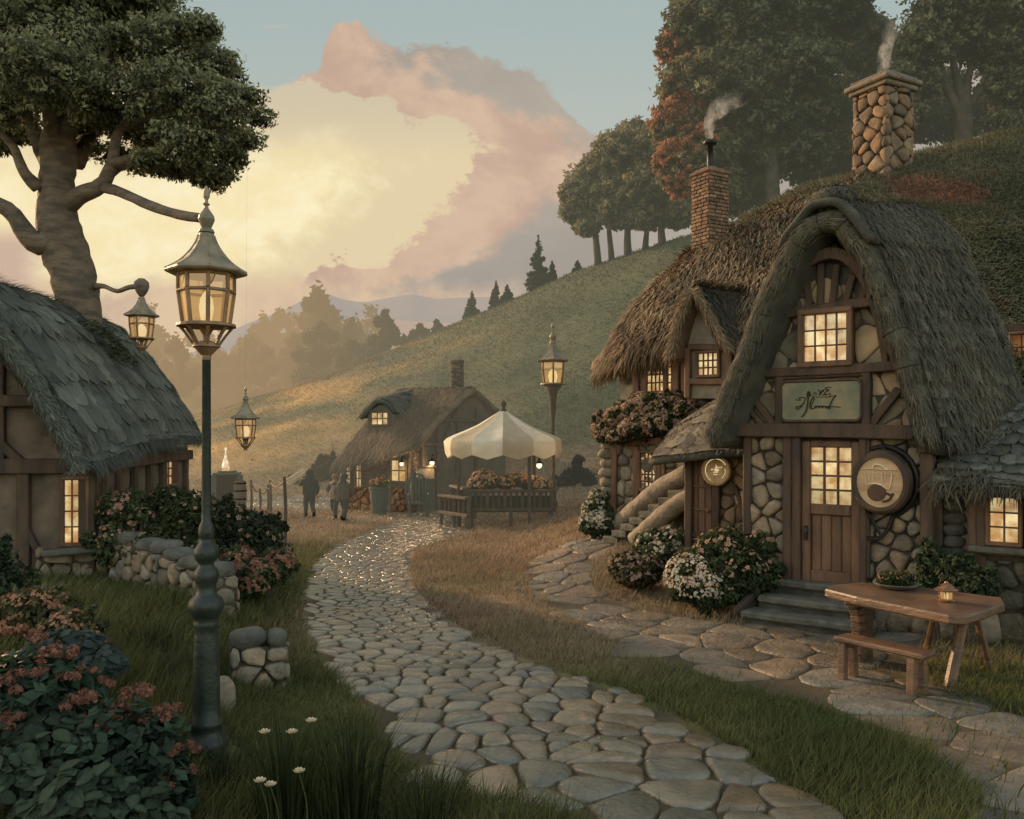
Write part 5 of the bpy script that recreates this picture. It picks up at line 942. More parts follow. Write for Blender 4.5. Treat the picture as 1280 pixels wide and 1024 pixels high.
# rolled front verge and ridge cap
m = MB(); vi = 0 if not FLIP else -1; vv = P[:, vi] - Nn[:, vi] * .17 + FP.n * .06; vr = np.linspace(.0, 1, len(vv)); rad = .14 + .012 * np.sin(np.arange(len(vv)) * 1.9); k = len(vv)
m.tube(vv, rad, 14, 1, .07, col=V3(.9, .9, .9)); 
for i in range(3, k - 3, 4):                   # bindings round the roll
    tdir = nrm(vv[i + 1] - vv[i - 1]); m.tube([vv[i] + (nrm(np.cross(tdir, FP.n)) * math.cos(x) + FP.n * math.sin(x)) * (rad[i] + .006) for x in np.linspace(0, 2 * PI, 13)], .010, 5, 1, col=V3(.5, .46, .4))
vroll = m.build('rolled_verge', THATCH_R, rf, smooth=True)
m = MB(); gv = MB(); N3 = len(vv); N2 = np.array([np.cross(nrm(vv[min(i + 1, N3 - 1)] - vv[max(i - 1, 0)]), FP.n) for i in range(N3)])
for s_, nn in ((0, 6500),):
    for j in range(nn):
        i = RS.randint(0, N3 - 1); a = RS.rand() * 2 * PI; tdir = nrm(vv[i + 1] - vv[i]); ro = (N2[i] * math.cos(a) + FP.n * math.sin(a)); p = vv[i] + (vv[i + 1] - vv[i]) * RS.rand() + ro * (rad[i] + .002); d_ = nrm(tdir * (1 if i > N3 / 2 else -1) + nrm(np.cross(tdir, ro)) * RS.normal() * .2) * (.10 + .1 * RS.rand()); sd = nrm(np.cross(ro, d_)) * .006; c_ = V3(*T1) + (V3(.20, .165, .11) - V3(*T1)) * RS.rand()
        gv.add([p - sd, p + sd, p + d_ + sd * .3 + ro * .016, p + d_ - sd * .3 + ro * .016], [(0, 1, 2, 3)], c_)
gv.build('verge_straw', STRAW, rf)
ri = n_ * 2 - 2; rc = []
for da in (-9, -7, -4, -1, 2, 5, 8, 11, 13):
    i = ri + da + 1; rc.append(P[i] + Nn[i] * .09 + (V3(0, 0, .06) if abs(da - 2) < 5 else 0))
rc = np.array(rc); fw_ = rc[:, 0] if not FLIP else rc[:, -1]
ext = (fw_ + FP.n * .16 - V3(0, 0, .02))[:, None]; rc = np.concatenate([ext, rc], 1) if not FLIP else np.concatenate([rc, ext], 1)
rc = loft(rc, 3, 1); rc = rc if gnormals(rc)[rc.shape[0] // 2, 3][2] > 0 else rc[:, ::-1]; m = MB(); slab(m, rc, .12, bulge=.6); m.build('ridge_cap', THATCH_R, rf, smooth=True); m = MB(); hh = rc.shape[0] // 2; straw(m, rc[hh - 1:], 3600, .13, .007, T1, (.19, .165, .11), .03, seed=77, skew=.3, down=1); straw(m, rc[:hh + 1], 3600, .13, .007, T1, (.19, .165, .11), .03, seed=78, skew=.3)
m.build('cap_straw', STRAW, rf)
tp = P[ri + 1, 0 if not FLIP else -1]; m = MB(); m.blob(tp + FP.n * .05 + V3(0, 0, .16) + VD * .3, (.30, .40, .20), 16, 10, .06, seed=3); rk = m.build('ridge_knob', THATCH_R, rf, smooth=True); kc = tp + FP.n * .05 + V3(0, 0, .16) + VD * .3; KG = np.array([[kc + V3(.31 * math.sin(a) * math.cos(b_), .41 * math.sin(a) * math.sin(b_), .205 * math.cos(a)) for b_ in np.linspace(0, 2 * PI, 25)] for a in np.linspace(PI * .8, .05, 12)]); KG = KG if gnormals(KG)[9, 5][2] > 0 else KG[:, ::-1]; m = MB(); straw(m, KG, 1500, .11, .007, T1, (.19, .165, .11), .03, seed=79, skew=.35); m.build('knob_straw', STRAW, rk)

# lower annex at the right, on the same front
XP = Plane(tuple(FP.at(0, 0, -.10)[:2]), (.788, -.616)); u0 = uR + .02; u1 = u0 + 2.6; xe = 1.93
m = MB(); XP.solid(m, [(u0, gl), (u1, gl), (u1, xe + .1), (u0, xe + .1)], .3); m.build('annex_wall', PLASTERD, inn)
x = lambda px, py: tuple(XP.uv(px, py)); m = MB(); kw = dict(jit=.02, seg=4)
for px in (1218, 1228): XP.bar(m, (x(px, 600)[0], .9), (x(px, 600)[0], xe + .05), .10, .12, .06, **kw)
for u in (u0 + .05, x(1285, 600)[0] + .04, u1 - .3): XP.bar(m, (u, gl), (u, xe + .05), .13, .14, .07, **kw)
XP.bar(m, (u0, xe), (u1, xe), .14, .14, .08, **kw); m.build('annex_timber', WOOD, inn)
m = MB(); XP.stones(m, [(u0, gl), (u1, gl), (u1, 1.02), (u0, 1.02)], .42, .36, .10, gap=.016); 
for z in np.arange(1.05, 1.9, .15): m.blob(XP.at(u0 + .24, z, .02), (.16, .08, .085), 12, 8, .1, col=np.ones(3) * .55, seed=int(z * 100))
m.build('annex_stonework', STONED, inn, smooth=True)
a0, zt_ = x(1233, 616); a1, zb_ = x(1278, 684); window(XP, inn, a0, a1 + .02, zb_, zt_, 2, 3, off=.06, fw=.055, dep=.12, bars=.022, sill=.18, arch=.06)
pf = [(.42, xe - .02), (.36, xe + .10), (.0, xe + .30), (-.5, xe + .58), (-1.1, xe + .9), (-1.9, xe + 1.15)]; C = [[XP.at(u0 + .06 + (u1 + .4 - u0) * s + .25 * (1 - s) * (i > 3), z + .03 * math.sin(s * 9 + i), o) for s in np.linspace(0, 1, 6)] for i, (o, z) in enumerate(pf)]
P = loft(C, 5, 6); Nn = gnormals(P)
if Nn[10, 10][2] < 0: P = P[:, ::-1]
m = MB(); slab(m, P, .18); ar = m.build('annex_roof', THATCH_R, inn, smooth=True); m = MB(); clumps(m, P, 10, 16, (.075, .08, .062), (.16, .16, .125), .035, down=-1, seed=81, u0=.02, u1=.95); m.build('thatch_tongues', STRAW, ar)
m = MB(); straw(m, P, 1800, .2, .008, T1, T2, .03, seed=82); straw(m, P[:, :8] if Nn[10, 10][2] > 0 else P[:, -8:], 420, .26, .009, (.06, .055, .035), (.17, .14, .09), .08, seed=83, skew=.4, over=.0); m.build('loose_straw', STRAW, ar)

# the steps
ST = thing('stone_steps', 'three worn grey steps leading up to the inn door', 'steps', G(985, 780)); m = MB(); b0, b1 = G(925, 772), None
SP = Plane((4.4, 12.2), (.788, -.616)); sd = nrm(V3(-.56, -.83, 0)); uc = (uD0 + uD1) / 2 - .08
for i in range(3):
    out = .95 - .31 * i; half = .84 - .11 * i; uc_ = uc - .08 + .04 * i; z = .18 * (i + 1) - .005; c_ = SP.at(uc_, 0, 0); a = c_ - SP.u * half + sd * out; b = c_ + SP.u * half + sd * out; gz_ = hz(*a[:2])
    dpt = .5 if i < 2 else .36; off = -sd * dpt / 2
    m.beam(a + V3(0, 0, gz_ + z - .05) + off, b + V3(0, 0, gz_ + z - .05) + off, dpt, .10, (0, 0, 1), .025, 1.0, .012, 5); o2 = sd * -.05 + off; m.beam(a + V3(0, 0, gz_ + z - .16) + o2, b + V3(0, 0, gz_ + z - .16) + o2, dpt - .02, .13, (0, 0, 1), .01, .55, 0, 1)
m.build('treads', STONED, ST); m = MB()
for sgn in (-1,):
    c_ = SP.at(uc, 0, 0); a = c_ + SP.u * sgn * .98 + sd * .98; b = c_ + SP.u * sgn * .72 + sd * .06; m.beam(a + V3(0, 0, .16), b + V3(0, 0, .58), .10, .09, (0, 0, 1), .02, 1.0, .01, 3); m.beam(a + V3(0, 0, .06), b + V3(0, 0, .3), .07, .22, (0, 0, 1), .02, .8, .01, 2)
m.build('side_board', WOOD, ST)

# ---------------------------------------------------------------- table, bench and what stands on them
tb = thing('plank_table', 'heavy brown plank table with rounded top in front of the inn wall', 'table', (4.5, 9.7, 0)); z = .86
d_ = lambda px, py, z: (lambda dd: V3((px - 640) / F * dd, dd, z))(F * (HC - z) / (py - HY))
cor = [d_(1031, 736, z), d_(1070, 746, z), d_(1110, 754, z), d_(1150, 762, z), d_(1186, 769, z), d_(1206, 770, z), d_(1232, 763, z), d_(1256, 754, z), d_(1252, 747, z), d_(1190, 739, z), d_(1120, 730, z), d_(1078, 728, z), d_(1040, 731, z)]
cor = [p for p in cor]; m = MB(); c_ = sum(cor) / len(cor); top = [c_ + (p - c_) * .985 for p in cor]; md = [p - V3(0, 0, .02) for p in cor]; lo = [p - V3(0, 0, .075) for p in cor]; bt = [c_ + (p - c_) * .97 - V3(0, 0, .095) for p in cor]; n = len(cor)
m.add(top + md + lo + bt, [tuple(range(n))] + [(r * n + i, (r + 1) * n + i, (r + 1) * n + (i + 1) % n, r * n + (i + 1) % n) for r in range(3) for i in range(n)] + [tuple(range(4 * n - 1, 3 * n - 1, -1))]); m.build('table_top', TABLEW, tb)
for (ax, ay, bx, by, r) in ((1207, 776, 1186, 862, .052), (1216, 776, 1238, 838, .04), (1172, 778, 1158, 812, .035)):
    d0 = 8.98 if ax < 1210 and bx > 1170 else 9.4; lg = MB(); a = d_(ax, ay, z - .09) if False else W(ax, ay, d0 + .12); a[2] = z - .09; b = G(bx, by); lg.tube([a, (a + b) / 2, b - V3(0, 0, .02)], [r, r * 1.0, r * 1.1], 7, 2, .06); lg.build('leg', TABLEW, tb)
lg = MB(); a = d_(1058, 742, z - .09); c_ = [a + V3(-.02, 0, .0), a + V3(.10, -.02, -.16), a + V3(.13, -.02, -.42), a + V3(.13, -.02, -.83)]
for p0, p1 in zip(cat(c_, 3)[:-1], cat(c_, 3)[1:]): lg.beam(p0, p1, .13, .12, nrm(V3(1, -1.2, 0)), .015)
lg.beam(a + V3(.25, .12, 0), a + V3(.25, .12, -.83), .26, .09, nrm(V3(1, -1.2, 0)), .015, .6); lg.build('leg', TABLEW, tb)
bn = thing('wooden_bench', 'low plank bench standing on the flagstones in front of the table', 'bench', (4.0, 9.1, 0)); z = .42; cor = [d_(1037, 798, z), d_(1150, 823, z), d_(1177, 817, z), d_(1062, 794, z)]; m = MB(); c_ = sum(cor) / 4; dl = cor[1] - cor[0]; e = (cor[0] + cor[3]) / 2; e1 = (cor[1] + cor[2]) / 2; wd = .27; m.beam(e, e1, wd, .06, (0, 0, 1), .018, 1.0, .008, 4); m.build('seat', TABLEW, bn)
for f_ in (.10, .86):
    p = e + (e1 - e) * f_; sd_ = nrm(V3(-dl[1], dl[0], 0)); lg = MB(); 
    for s_ in (-.08, .08): lg.beam(p + sd_ * s_ - V3(0, 0, .025), p + sd_ * s_ * 1.2 - V3(0, 0, z + .01), .075, .085, nrm(dl), .01)
    lg.beam(p - sd_ * .1 - V3(0, 0, .07), p + sd_ * .1 - V3(0, 0, .07), .05, .06, (0, 0, 1), .008); lg.build('leg', TABLEW, bn)
z = .86; c_ = d_(1120, 735, z); pt_ = thing('potted_plant', 'shallow dish of small flowering greens on the plank table', 'potted plant', c_); m = MB(); m.lathe([(.10, .002), (.19, .01), (.235, .045), (.24, .055), (.22, .055), (.17, .03)], c_, 24); m.build('dish', STONED, pt_, smooth=True); m = MB(); b_ = [(c_ + V3(x_, y_, .10), V3(.10, .10, .09)) for x_, y_ in ((-.06, 0), (.06, .03), (.0, -.04), (.1, -.03), (-.1, .04))]; leaves(m, b_, 1100, .022, (.03, .04, .016), (.08, .085, .03), seed=91); stems(m, c_ + V3(0, 0, .03), .2, .15, 40, .003, (.09, .08, .04)); m.build('leaves', LEAF, pt_); m = MB(); floret(m, b_, 60, .012, RED2, OR2, seed=92, top=.1); m.build('flowers', PETAL, pt_)
c_ = d_(1183, 752, z); lt = thing('table_lantern', 'little copper lantern with arched handle on the plank table', 'lantern', c_); CU = mat('copper', (.42, .20, .10), (.22, .11, .06), 12, .3, .15, metal=.7); m = MB(); m.lathe([(.0, .003), (.085, .003), (.09, .015), (.075, .025), (.0, .026)], c_, 20); m.lathe([(.078, .105), (.112, .115), (.115, .125), (.09, .14), (.05, .175), (.02, .195), (.012, .21)], c_, 20)
for k_ in range(6): a = k_ * PI / 3; m.tube([c_ + V3(.07 * math.cos(a), .07 * math.sin(a), .02), c_ + V3(.074 * math.cos(a), .074 * math.sin(a), .11)], .006, 5, 1)
m.build('lantern_body', CU, lt, smooth=False); m = MB(); m.tube([c_ + V3(.075 * math.cos(a), 0, .20 + .13 * math.sin(a)) - V3(0, 0, .06) for a in np.linspace(-.2, PI + .2, 14)], .006, 6, 1); m.build('handle', STEELDARK, lt); m = MB(); m.lathe([(.055, .03), (.058, .1), (.03, .105)], c_, 14); m.build('glass', LGLASS, lt); m = MB(); m.lathe([(.018, .03), (.02, .07), (.004, .09)], c_, 8); m.build('candle', FLAME, lt)
bush('leafy_bush', 'glossy dark green bush growing against the inn wall behind the table', 'bush', blb((1165, 705, 11.05, .20, .28), (1195, 715, 10.8, .24, .24), (1225, 728, 10.5, .24, .2), (1160, 745, 10.9, .18, .25), (1210, 745, 10.6, .26, .2)), 5200, .034, G_DK, (.07, .10, .045), None, 93)
# ---------------------------------------------------------------- grassy mound that the right-hand houses are dug into
def net(rows): return [[W(*p) for p in r] for r in rows]
CR = [(930, 283, 21.2), (1000, 247, 21), (1070, 223, 21), (1150, 201, 21.5), (1280, 166, 22), (1420, 140, 23), (1650, 120, 24)]
rows = [[(px, py + 95, d + 7) for px, py, d in CR], [(px, py + 14, d + 2.5) for px, py, d in CR], CR,
        [(960, 325, 18.9), (1030, 292, 18.6), (1100, 264, 18.3), (1180, 250, 18.2), (1300, 235, 18.4), (1450, 225, 19), (1700, 210, 20)],
        [(985, 385, 17.4), (1050, 355, 16.9), (1120, 325, 16.3), (1195, 305, 15.8), (1300, 310, 15.6), (1450, 310, 16), (1750, 310, 16.5)],
        [(1010, 455, 16.6), (1070, 440, 16), (1140, 425, 15.2), (1210, 410, 14.5), (1290, 405, 14.1), (1450, 420, 14), (1750, 420, 14.2)],
        [(1020, 540, 16.3), (1080, 540, 15.4), (1150, 510, 14.6), (1215, 478, 13.8), (1290, 478, 13.2), (1450, 500, 13), (1750, 500, 13.2)],
        [(1020, 640, 16.2), (1080, 640, 15.2), (1150, 620, 14.2), (1220, 580, 13.4), (1290, 580, 12.9), (1450, 600, 12.8), (1750, 600, 12.9)]]
P = loft(net(rows), 8, 10); Nn = gnormals(P)
if Nn[30, 20][1] > 0: P = P[:, ::-1]; Nn = gnormals(P)
P = P + Nn * (.12 * wob(P[..., 0], P[..., 2] * 1.4, .9))[..., None]
MG1, MG2 = V3(.06, .072, .034), V3(.20, .18, .105)
mcol = lambda p: (lambda q, r: (MG1 * (1 - q) + MG2 * q) * (1 - r) + V3(.25, .11, .07) * r)(np.clip(.25 + .5 * wob(p[..., 0], p[..., 2], .8) + .5 * sm(10, 5.5, p[..., 0]) + .35 * sm(6.0, 9.5, p[..., 2]), 0, 1)[..., None], (sm(.45, .8, wob(p[..., 0] * 1.0 + 4, p[..., 2] * 1.5 + 1, .62)) * .75)[..., None])
m = MB(); m.grid(P, mcol(P) * .7); o = m.build('grassy_mound', GROUND, smooth=True); o['kind'] = 'structure'
m = MB(); n = 90000; rs = np.random.RandomState(3); a, b = rs.rand(n), rs.rand(n); p = bil(P, .22 + .73 * a, b); nn = bil(Nn, .22 + .73 * a, b); c = mcol(p) * (.7 + .7 * rs.rand(n))[:, None]; hgt = .09 + .15 * rs.rand(n)
dd = nn * .75 + V3(-.55, -.1, -.35) + rs.normal(size=(n, 3)) * .30; dd /= np.linalg.norm(dd, axis=1)[:, None]; sd = np.cross(nn, dd); sd /= np.linalg.norm(sd, axis=1)[:, None]; w = .013 * (.6 + .8 * rs.rand(n))[:, None]; e = p + dd * hgt[:, None]; md = p + (nn * .6 + dd * .5) * hgt[:, None] * .6
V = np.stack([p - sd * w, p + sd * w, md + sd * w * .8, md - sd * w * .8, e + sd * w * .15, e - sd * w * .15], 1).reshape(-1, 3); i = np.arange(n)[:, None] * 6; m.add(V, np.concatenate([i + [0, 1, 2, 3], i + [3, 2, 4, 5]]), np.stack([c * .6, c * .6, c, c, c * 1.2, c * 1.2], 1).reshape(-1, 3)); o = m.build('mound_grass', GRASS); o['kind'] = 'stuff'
# small window under a tuft of grass, set in the mound
MP = Plane(tuple(W(1272, 440, 13.55)[:2]), (.788, -.616)); m = MB(); u0, z1 = MP.uv(1262, 416); u1, z0 = MP.uv(1305, 468); MP.solid(m, [(u0 - .12, z0 - .15), (u1 + .1, z0 - .15), (u1 + .1, z1 + .12), (u0 - .12, z1 + .12)], .6, 0); dmr = m.build('dormer', WOOD, inn); window(MP, dmr, u0, u1, z0, z1, 3, 3, off=.05, fw=.05, dep=.1, glass=WINDIM, bars=.02)

# ---------------------------------------------------------------- the thatched house further up the path
wing = thing('thatched_house', 'tall stone house under shaggy brown thatch with lit upper windows behind the inn', 'house', (3.5, 17.5, hz(3.5, 17)))
A0 = W(757, 600, 19.0); WP = Plane((A0[0], A0[1]), (.707, -.707)); g0 = hz(A0[0], A0[1]) - .2
wq = lambda px, py, off=0.0: tuple(WP.uv(px, py, off))
UE = wq(985, 540)[0]
zl = wq(790, 553)[1]; m = MB(); WP.solid(m, [(0, g0 - .3), (UE, g0 - .3), (UE, zl), (0, zl)], .5); 
S = Plane((A0[0], A0[1]), nrm(V3(.5, .85, 0))); S.solid(m, [(.02, g0 - .3), (4, g0 - .3), (4, 4.0), (.02, 4.0)], .4, -.52) if False else None
e = WP.at(0, 0); bk = e - WP.n * 4.0; vs = [e + V3(0, 0, g0 - .3) - WP.n * .5, bk + V3(0, 0, g0 - .3), bk + V3(0, 0, 4.2), e + V3(0, 0, 4.2) - WP.n * .5]; vs += [v + WP.u * .4 for v in vs]; m.add(vs, [(0, 1, 2, 3), (7, 6, 5, 4), (0, 4, 5, 1), (3, 2, 6, 7), (0, 3, 7, 4), (1, 5, 6, 2)])
OU = -.50; zu = wq(800, 440, OU)[1]; ul, ur = wq(792, 500, OU)[0], UE
WP.solid(m, [(ul, zl - .1), (ur, zl - .1), (ur, zu + .22), (ul, zu + .22)], .3, OU); m.build('wall', PLASTER, wing)
m = MB(); WP.stones(m, [(.0, g0 - .2), (UE, g0 - .2), (UE, zl), (.0, zl)], .30, .24, .08, gap=.014); WP.stones(m, [(ul, zl - .1), (ur, zl - .1), (ur, zu + .2), (ul, zu + .2)], .4, .3, .03, gap=.01, off=OU)
# corner quoins on the left edge
for i, z in enumerate(np.arange(g0, zl - .05, .2)): m.blob(WP.at(.10, z + .1, -.02), (.21 + .05 * (i % 2), .18, .115), 12, 8, .09, col=np.ones(3) * (.75 + .4 * RS.rand()), seed=i)
m.build('stonework', STONE, wing, smooth=True)
m = MB(); kw = dict(jit=.015, seg=3); b = lambda x0, y0, x1, y1, wd, dp=.12, off=.06: WP.pbar(m, (x0, y0), (x1, y1), wd, dp, off, **kw)
for x_ in (769, 796, 824): b(x_, 558, x_, 680, .15)
b(757, 552, 985, 548, .14); b(830, 560, 830, 618, .1)
for x_ in (796, 806, 846, 857, 868, 908): b(x_, 432, x_, 495, .16, .12, OU + .06)
m.build('timber_frame', WOODB, wing)
def wwin(x0, y0, x1, y1, nx, nz, off, **k):
    a, t_ = wq(x0, y0, off); c, b_ = wq(x1, y1, off); return window(WP, wing, min(a, c) - .04, max(a, c) + .04, b_ - .04, t_ + .04, nx, nz, off=off, fw=.07, bars=.034, **k)
wwin(808, 447, 831, 490, 4, 4, OU + .07); wwin(834, 447, 845, 490, 2, 4, OU + .07); wwin(800, 565, 821, 613, 4, 5, .07)
# gabled dormer standing forward from the thatch
DP = Plane(tuple(WP.at(wq(886, 450)[0], 0, .10)[:2]), (.80, -.60)); dq = lambda px, py: tuple(DP.uv(px, py)); zs = dq(886, 478)[1]
m = MB(); gp = [dq(858, 498), dq(914, 498), dq(914, 430), dq(875, 374), dq(858, 430)]; DP.solid(m, gp, .9); dmw = m.build('dormer', PLASTER, wing)
m = MB()
for a_, c_ in (((860, 435), (860, 498)), ((912, 430), (912, 498)), ((860, 434), (914, 434)), ((862, 477), (912, 477))): DP.pbar(m, a_, c_, .12, .1, .05, jit=.01)
m.build('timber_frame', WOODB, dmw); a_, t_ = dq(873, 441); c_, b_ = dq(900, 470); window(DP, dmw, a_ - .03, c_ + .03, b_ - .03, t_ + .03, 4, 3, off=.05, fw=.06, bars=.03)
BR1, BR2 = (.15, .10, .058), (.46, .325, .185)
pf = [dq(*p) for p in [(842, 446), (847, 425), (853, 402), (861, 380), (871, 364), (882, 364), (894, 382), (908, 408), (925, 436)]]; dv = nrm(V3(.72, .69, 0)); C = [[DP.at(u, z, .32) + dv * 2.4 * s + V3(0, 0, .10 * s) for s in np.linspace(0, 1, 5)] for u, z in pf]; P = loft(C, 5, 5); Nn = gnormals(P)
if Nn[20, 5][2] < 0: P = P[:, ::-1]
m = MB(); slab(m, P, .2); dr_ = m.build('dormer_roof', THATCH_W, dmw, smooth=True); m = MB(); k = P.shape[0] // 2 - 1; straw(m, P[k:], 3200, .26, .011, (.06, .055, .034), (.17, .135, .08), .05, down=1, seed=101, skew=.2); straw(m, P[:k + 2], 1400, .24, .011, BR1, BR2, .05, seed=102, skew=.2); straw(m, P[-6:], 500, .3, .01, BR1, BR2, .05, down=1, over=.3, u0=.5, seed=103); kk = P.shape[0]; N2 = gnormals(P); fi = 0 if np.dot(P[kk // 2, 0] - P[kk // 2, -1], DP.n) > 0 else -1; fringe(m, P[:kk // 2 + 1, fi], N2[:kk // 2 + 1, fi], DP.n, .2, 900, .14, .008, BR1, BR2, 107); fringe(m, P[kk // 2:, fi], N2[kk // 2:, fi], DP.n, .2, 900, .14, .008, BR1, BR2, 108); m.build('loose_straw', STRAW, dr_)
# main thatch
rows = [[(746, 462, 19.5), (798, 448, 18.75), (850, 434, 18.1), (905, 424, 17.5), (965, 418, 16.9), (1030, 420, 16.3)],
        [(752, 446, 19.3), (800, 432, 18.6), (850, 418, 18.0), (905, 408, 17.4), (965, 403, 16.8), (1030, 405, 16.2)],
        [(768, 416, 19.7), (815, 404, 19.1), (868, 385, 18.6), (920, 370, 18), (975, 362, 17.5), (1040, 360, 17)],
        [(795, 378, 20.2), (840, 357, 19.8), (890, 340, 19.4), (940, 325, 19), (990, 312, 18.6), (1050, 303, 18.2)],
        [(828, 344, 20.8), (862, 325, 20.5), (905, 305, 20.2), (950, 286, 19.9), (1000, 268, 19.6), (1060, 250, 19.3)],
        [(862, 313, 21.5), (890, 299, 21.4), (930, 281, 21.2), (975, 259, 21.0), (1020, 241, 20.9), (1080, 222, 20.8)],
        [(885, 316, 22.7), (910, 304, 22.6), (950, 288, 22.4), (990, 270, 22.2), (1040, 250, 22), (1100, 232, 22)],
        [(880, 400, 24.5), (920, 390, 24.5), (960, 370, 24.5), (1000, 350, 24.5), (1060, 330, 24.5), (1120, 310, 24.5)]]
P = loft(net(rows), 7, 9); Nn = gnormals(P)
if Nn[20, 20][2] < 0: P = P[:, ::-1]; Nn = gnormals(P)
P = P + Nn * (.07 * wob(P[..., 0] * 1.5 + P[..., 2], P[..., 1] * 1.5, 1.0))[..., None]
m = MB(); slab(m, P, .42, bulge=.6); rf = m.build('roof', THATCH_W, wing, smooth=True); m = MB(); straw(m, P, 15000, .42, .014, BR1, BR2, .08, seed=104, u1=.72, skew=.16, jit=.7); straw(m, P, 2600, .26, .012, BR1, BR2, .04, seed=105, u0=0, u1=.05, over=.5, skew=.3)
straw(m, P, 9000, .24, .010, (.10, .088, .05), (.30, .23, .13), .06, seed=106, u0=.40, u1=.78, v0=0, v1=1, skew=.35, jit=.8); m.build('loose_straw', STRAW, rf)
# the chimney of this house: brick shaft, cap and flue pipe
def chimney(root, name, px0, px1, pyt, pyb, d, yaw, matl, cap, label=None, pattern=None, batter=.0, stones=None):
    c = W((px0 + px1) / 2, pyb, d); zt = W(0, pyt, d)[2]; w = (px1 - px0) / F * d / (abs(math.cos(yaw)) + abs(math.sin(yaw))) ; m = MB(); zb_ = c[2] - 1.2; u = V3(math.cos(yaw), math.sin(yaw), 0); v = V3(-u[1], u[0], 0)
    if stones is None:
        vs = []
        for z_, k in ((zb_, 1 + batter), (zt, 1.0)): vs += [c * V3(1, 1, 0) + V3(0, 0, z_) + (u * a_ + v * b_) * w / 2 * k for a_, b_ in ((-1, -1), (1, -1), (1, 1), (-1, 1))]
        m.add(vs, [(0, 1, 5, 4), (1, 2, 6, 5), (2, 3, 7, 6), (3, 0, 4, 7), (4, 5, 6, 7)])
        h0 = zb_; i = 0; bh = .085                    # courses of separate bricks
        while h0 < zt - .02:
            for s_, (a_, b_) in enumerate(((u, v), (v, -u), (-u, -v), (-v, u))):
                L = w; x_ = -L / 2 - (.06 if i % 2 else 0)
                while x_ < L / 2:
                    l = .19 * (.85 + .3 * RS.rand()); x1 = max(x_, -L / 2 - .012); x2 = min(x_ + l - .014, L / 2 + .012)
                    if x2 - x1 > .03: o_ = c * V3(1, 1, 0) - b_ * (w / 2 + .006 + .014 * RS.rand()); m.beam(o_ + a_ * x1 + V3(0, 0, h0 + bh / 2), o_ + a_ * x2 + V3(0, 0, h0 + bh / 2), .05, bh - .014, (0, 0, 1), .008, .65 + .7 * RS.rand())
                    x_ += l
            h0 += bh; i += 1
    else:
        vs = []
        for z_, k in ((zb_, .92), (zt, .86)): vs += [c * V3(1, 1, 0) + V3(0, 0, z_) + (u * a_ + v * b_) * w / 2 * k for a_, b_ in ((-1, -1), (1, -1), (1, 1), (-1, 1))]
        m.add(vs, [(0, 1, 5, 4), (1, 2, 6, 5), (2, 3, 7, 6), (3, 0, 4, 7), (4, 5, 6, 7)], np.ones((8, 3)) * .25)
        for a_, b_ in ((u, v), (v, -u), (-u, -v), (-v, u)):            # irregular stones on all four faces
            Q = Plane((0, 0), a_[:2]); Q.O = c * V3(1, 1, 0) - b_ * (w / 2 * .86); Q.u = a_; Q.n = -b_
            Q.stones(m, [(-w / 2 * .98, zb_), (w / 2 * .98, zb_), (w / 2 * .98, zt), (-w / 2 * .98, zt)], .42, .25, .10, gap=.010, jit=.36, off=-.02, tint=V3(1.08, .95, .82), rnd=1)
    ch = m.build(name, matl, root, smooth=stones is not None)
    if label: ch['label'] = label
    m = MB()
    for z_, k, h_ in cap: m.beam(c * V3(1, 1, 0) + V3(0, 0, zt + z_) - u * w * k / 2, c * V3(1, 1, 0) + V3(0, 0, zt + z_) + u * w * k / 2, w * k, h_, (0, 0, 1), .03, 1.0, .012, 4)
    m.build('chimney_cap', matl, ch); return ch, V3(c[0], c[1], zt), w
BRICK = mat('weathered_brick', (.24, .145, .085), (.12, .075, .048), 7, .9, .5, 24); CHST = mat('chimney_stone', (.22, .17, .12), (.12, .095, .07), 5, .9, .5, 18)
ch, top, w_ = chimney(wing, 'chimney', 867, 908, 224, 316, 20.6, math.radians(30), BRICK, [(.03, 1.10, .07), (.10, 1.26, .08), (.17, .95, .07), (.22, .6, .05)])
m = MB(); m.lathe([(.10, .22), (.085, .27), (.07, .3), (.07, .78), (.15, .80), (.16, .86), (.12, .90), (.06, .9)], top, 14); m.build('flue_pipe', STEELDARK, ch, smooth=True); SM1 = top + V3(0, 0, .9)
ch, top, w_ = chimney(inn, 'chimney', 1069, 1139, 118, 224, 21.2, math.radians(28), CHST, [(.06, 1.12, .14), (.17, 1.28, .12), (.27, 1.10, .09), (.33, .6, .05)], stones=1); SM2 = top + V3(0, 0, .3)
# porch with its low stone-shingled roof, door and round sign
PP = Plane((5.14, 13.15), (.788, -.616)); pq = lambda px, py, off=0.0: tuple(PP.uv(px, py, off)); pl, pr_ = pq(858, 600)[0], pq(938, 600)[0]; zt = pq(895, 568)[1]; pg = .0
m = MB(); PP.solid(m, [(pl, pg), (pr_ + .3, pg), (pr_ + .3, zt + .1), (pl, zt + .1)], .3); o_ = PP.at(pl, 0); o2 = o_ + nrm(V3(.35, .94, 0)) * 3.0; vs = [o_ + V3(0, 0, pg), o2 + V3(0, 0, pg), o2 + V3(0, 0, zt + .1), o_ + V3(0, 0, zt + .1)]; vs += [v + PP.u * .25 - PP.n * .05 for v in vs]; m.add(vs, [(0, 1, 2, 3), (7, 6, 5, 4), (0, 4, 5, 1), (3, 2, 6, 7), (0, 3, 7, 4), (1, 5, 6, 2)]); m.build('porch_wall', PLASTERD, wing)
m = MB(); PP.stones(m, [(pq(897, 600)[0], pg), (pr_, pg), (pr_, zt), (pq(897, 600)[0], zt)], .26, .2, .06, tint=V3(1.1, .9, .75)); m.build('porch_stonework', STONE, wing, smooth=True)
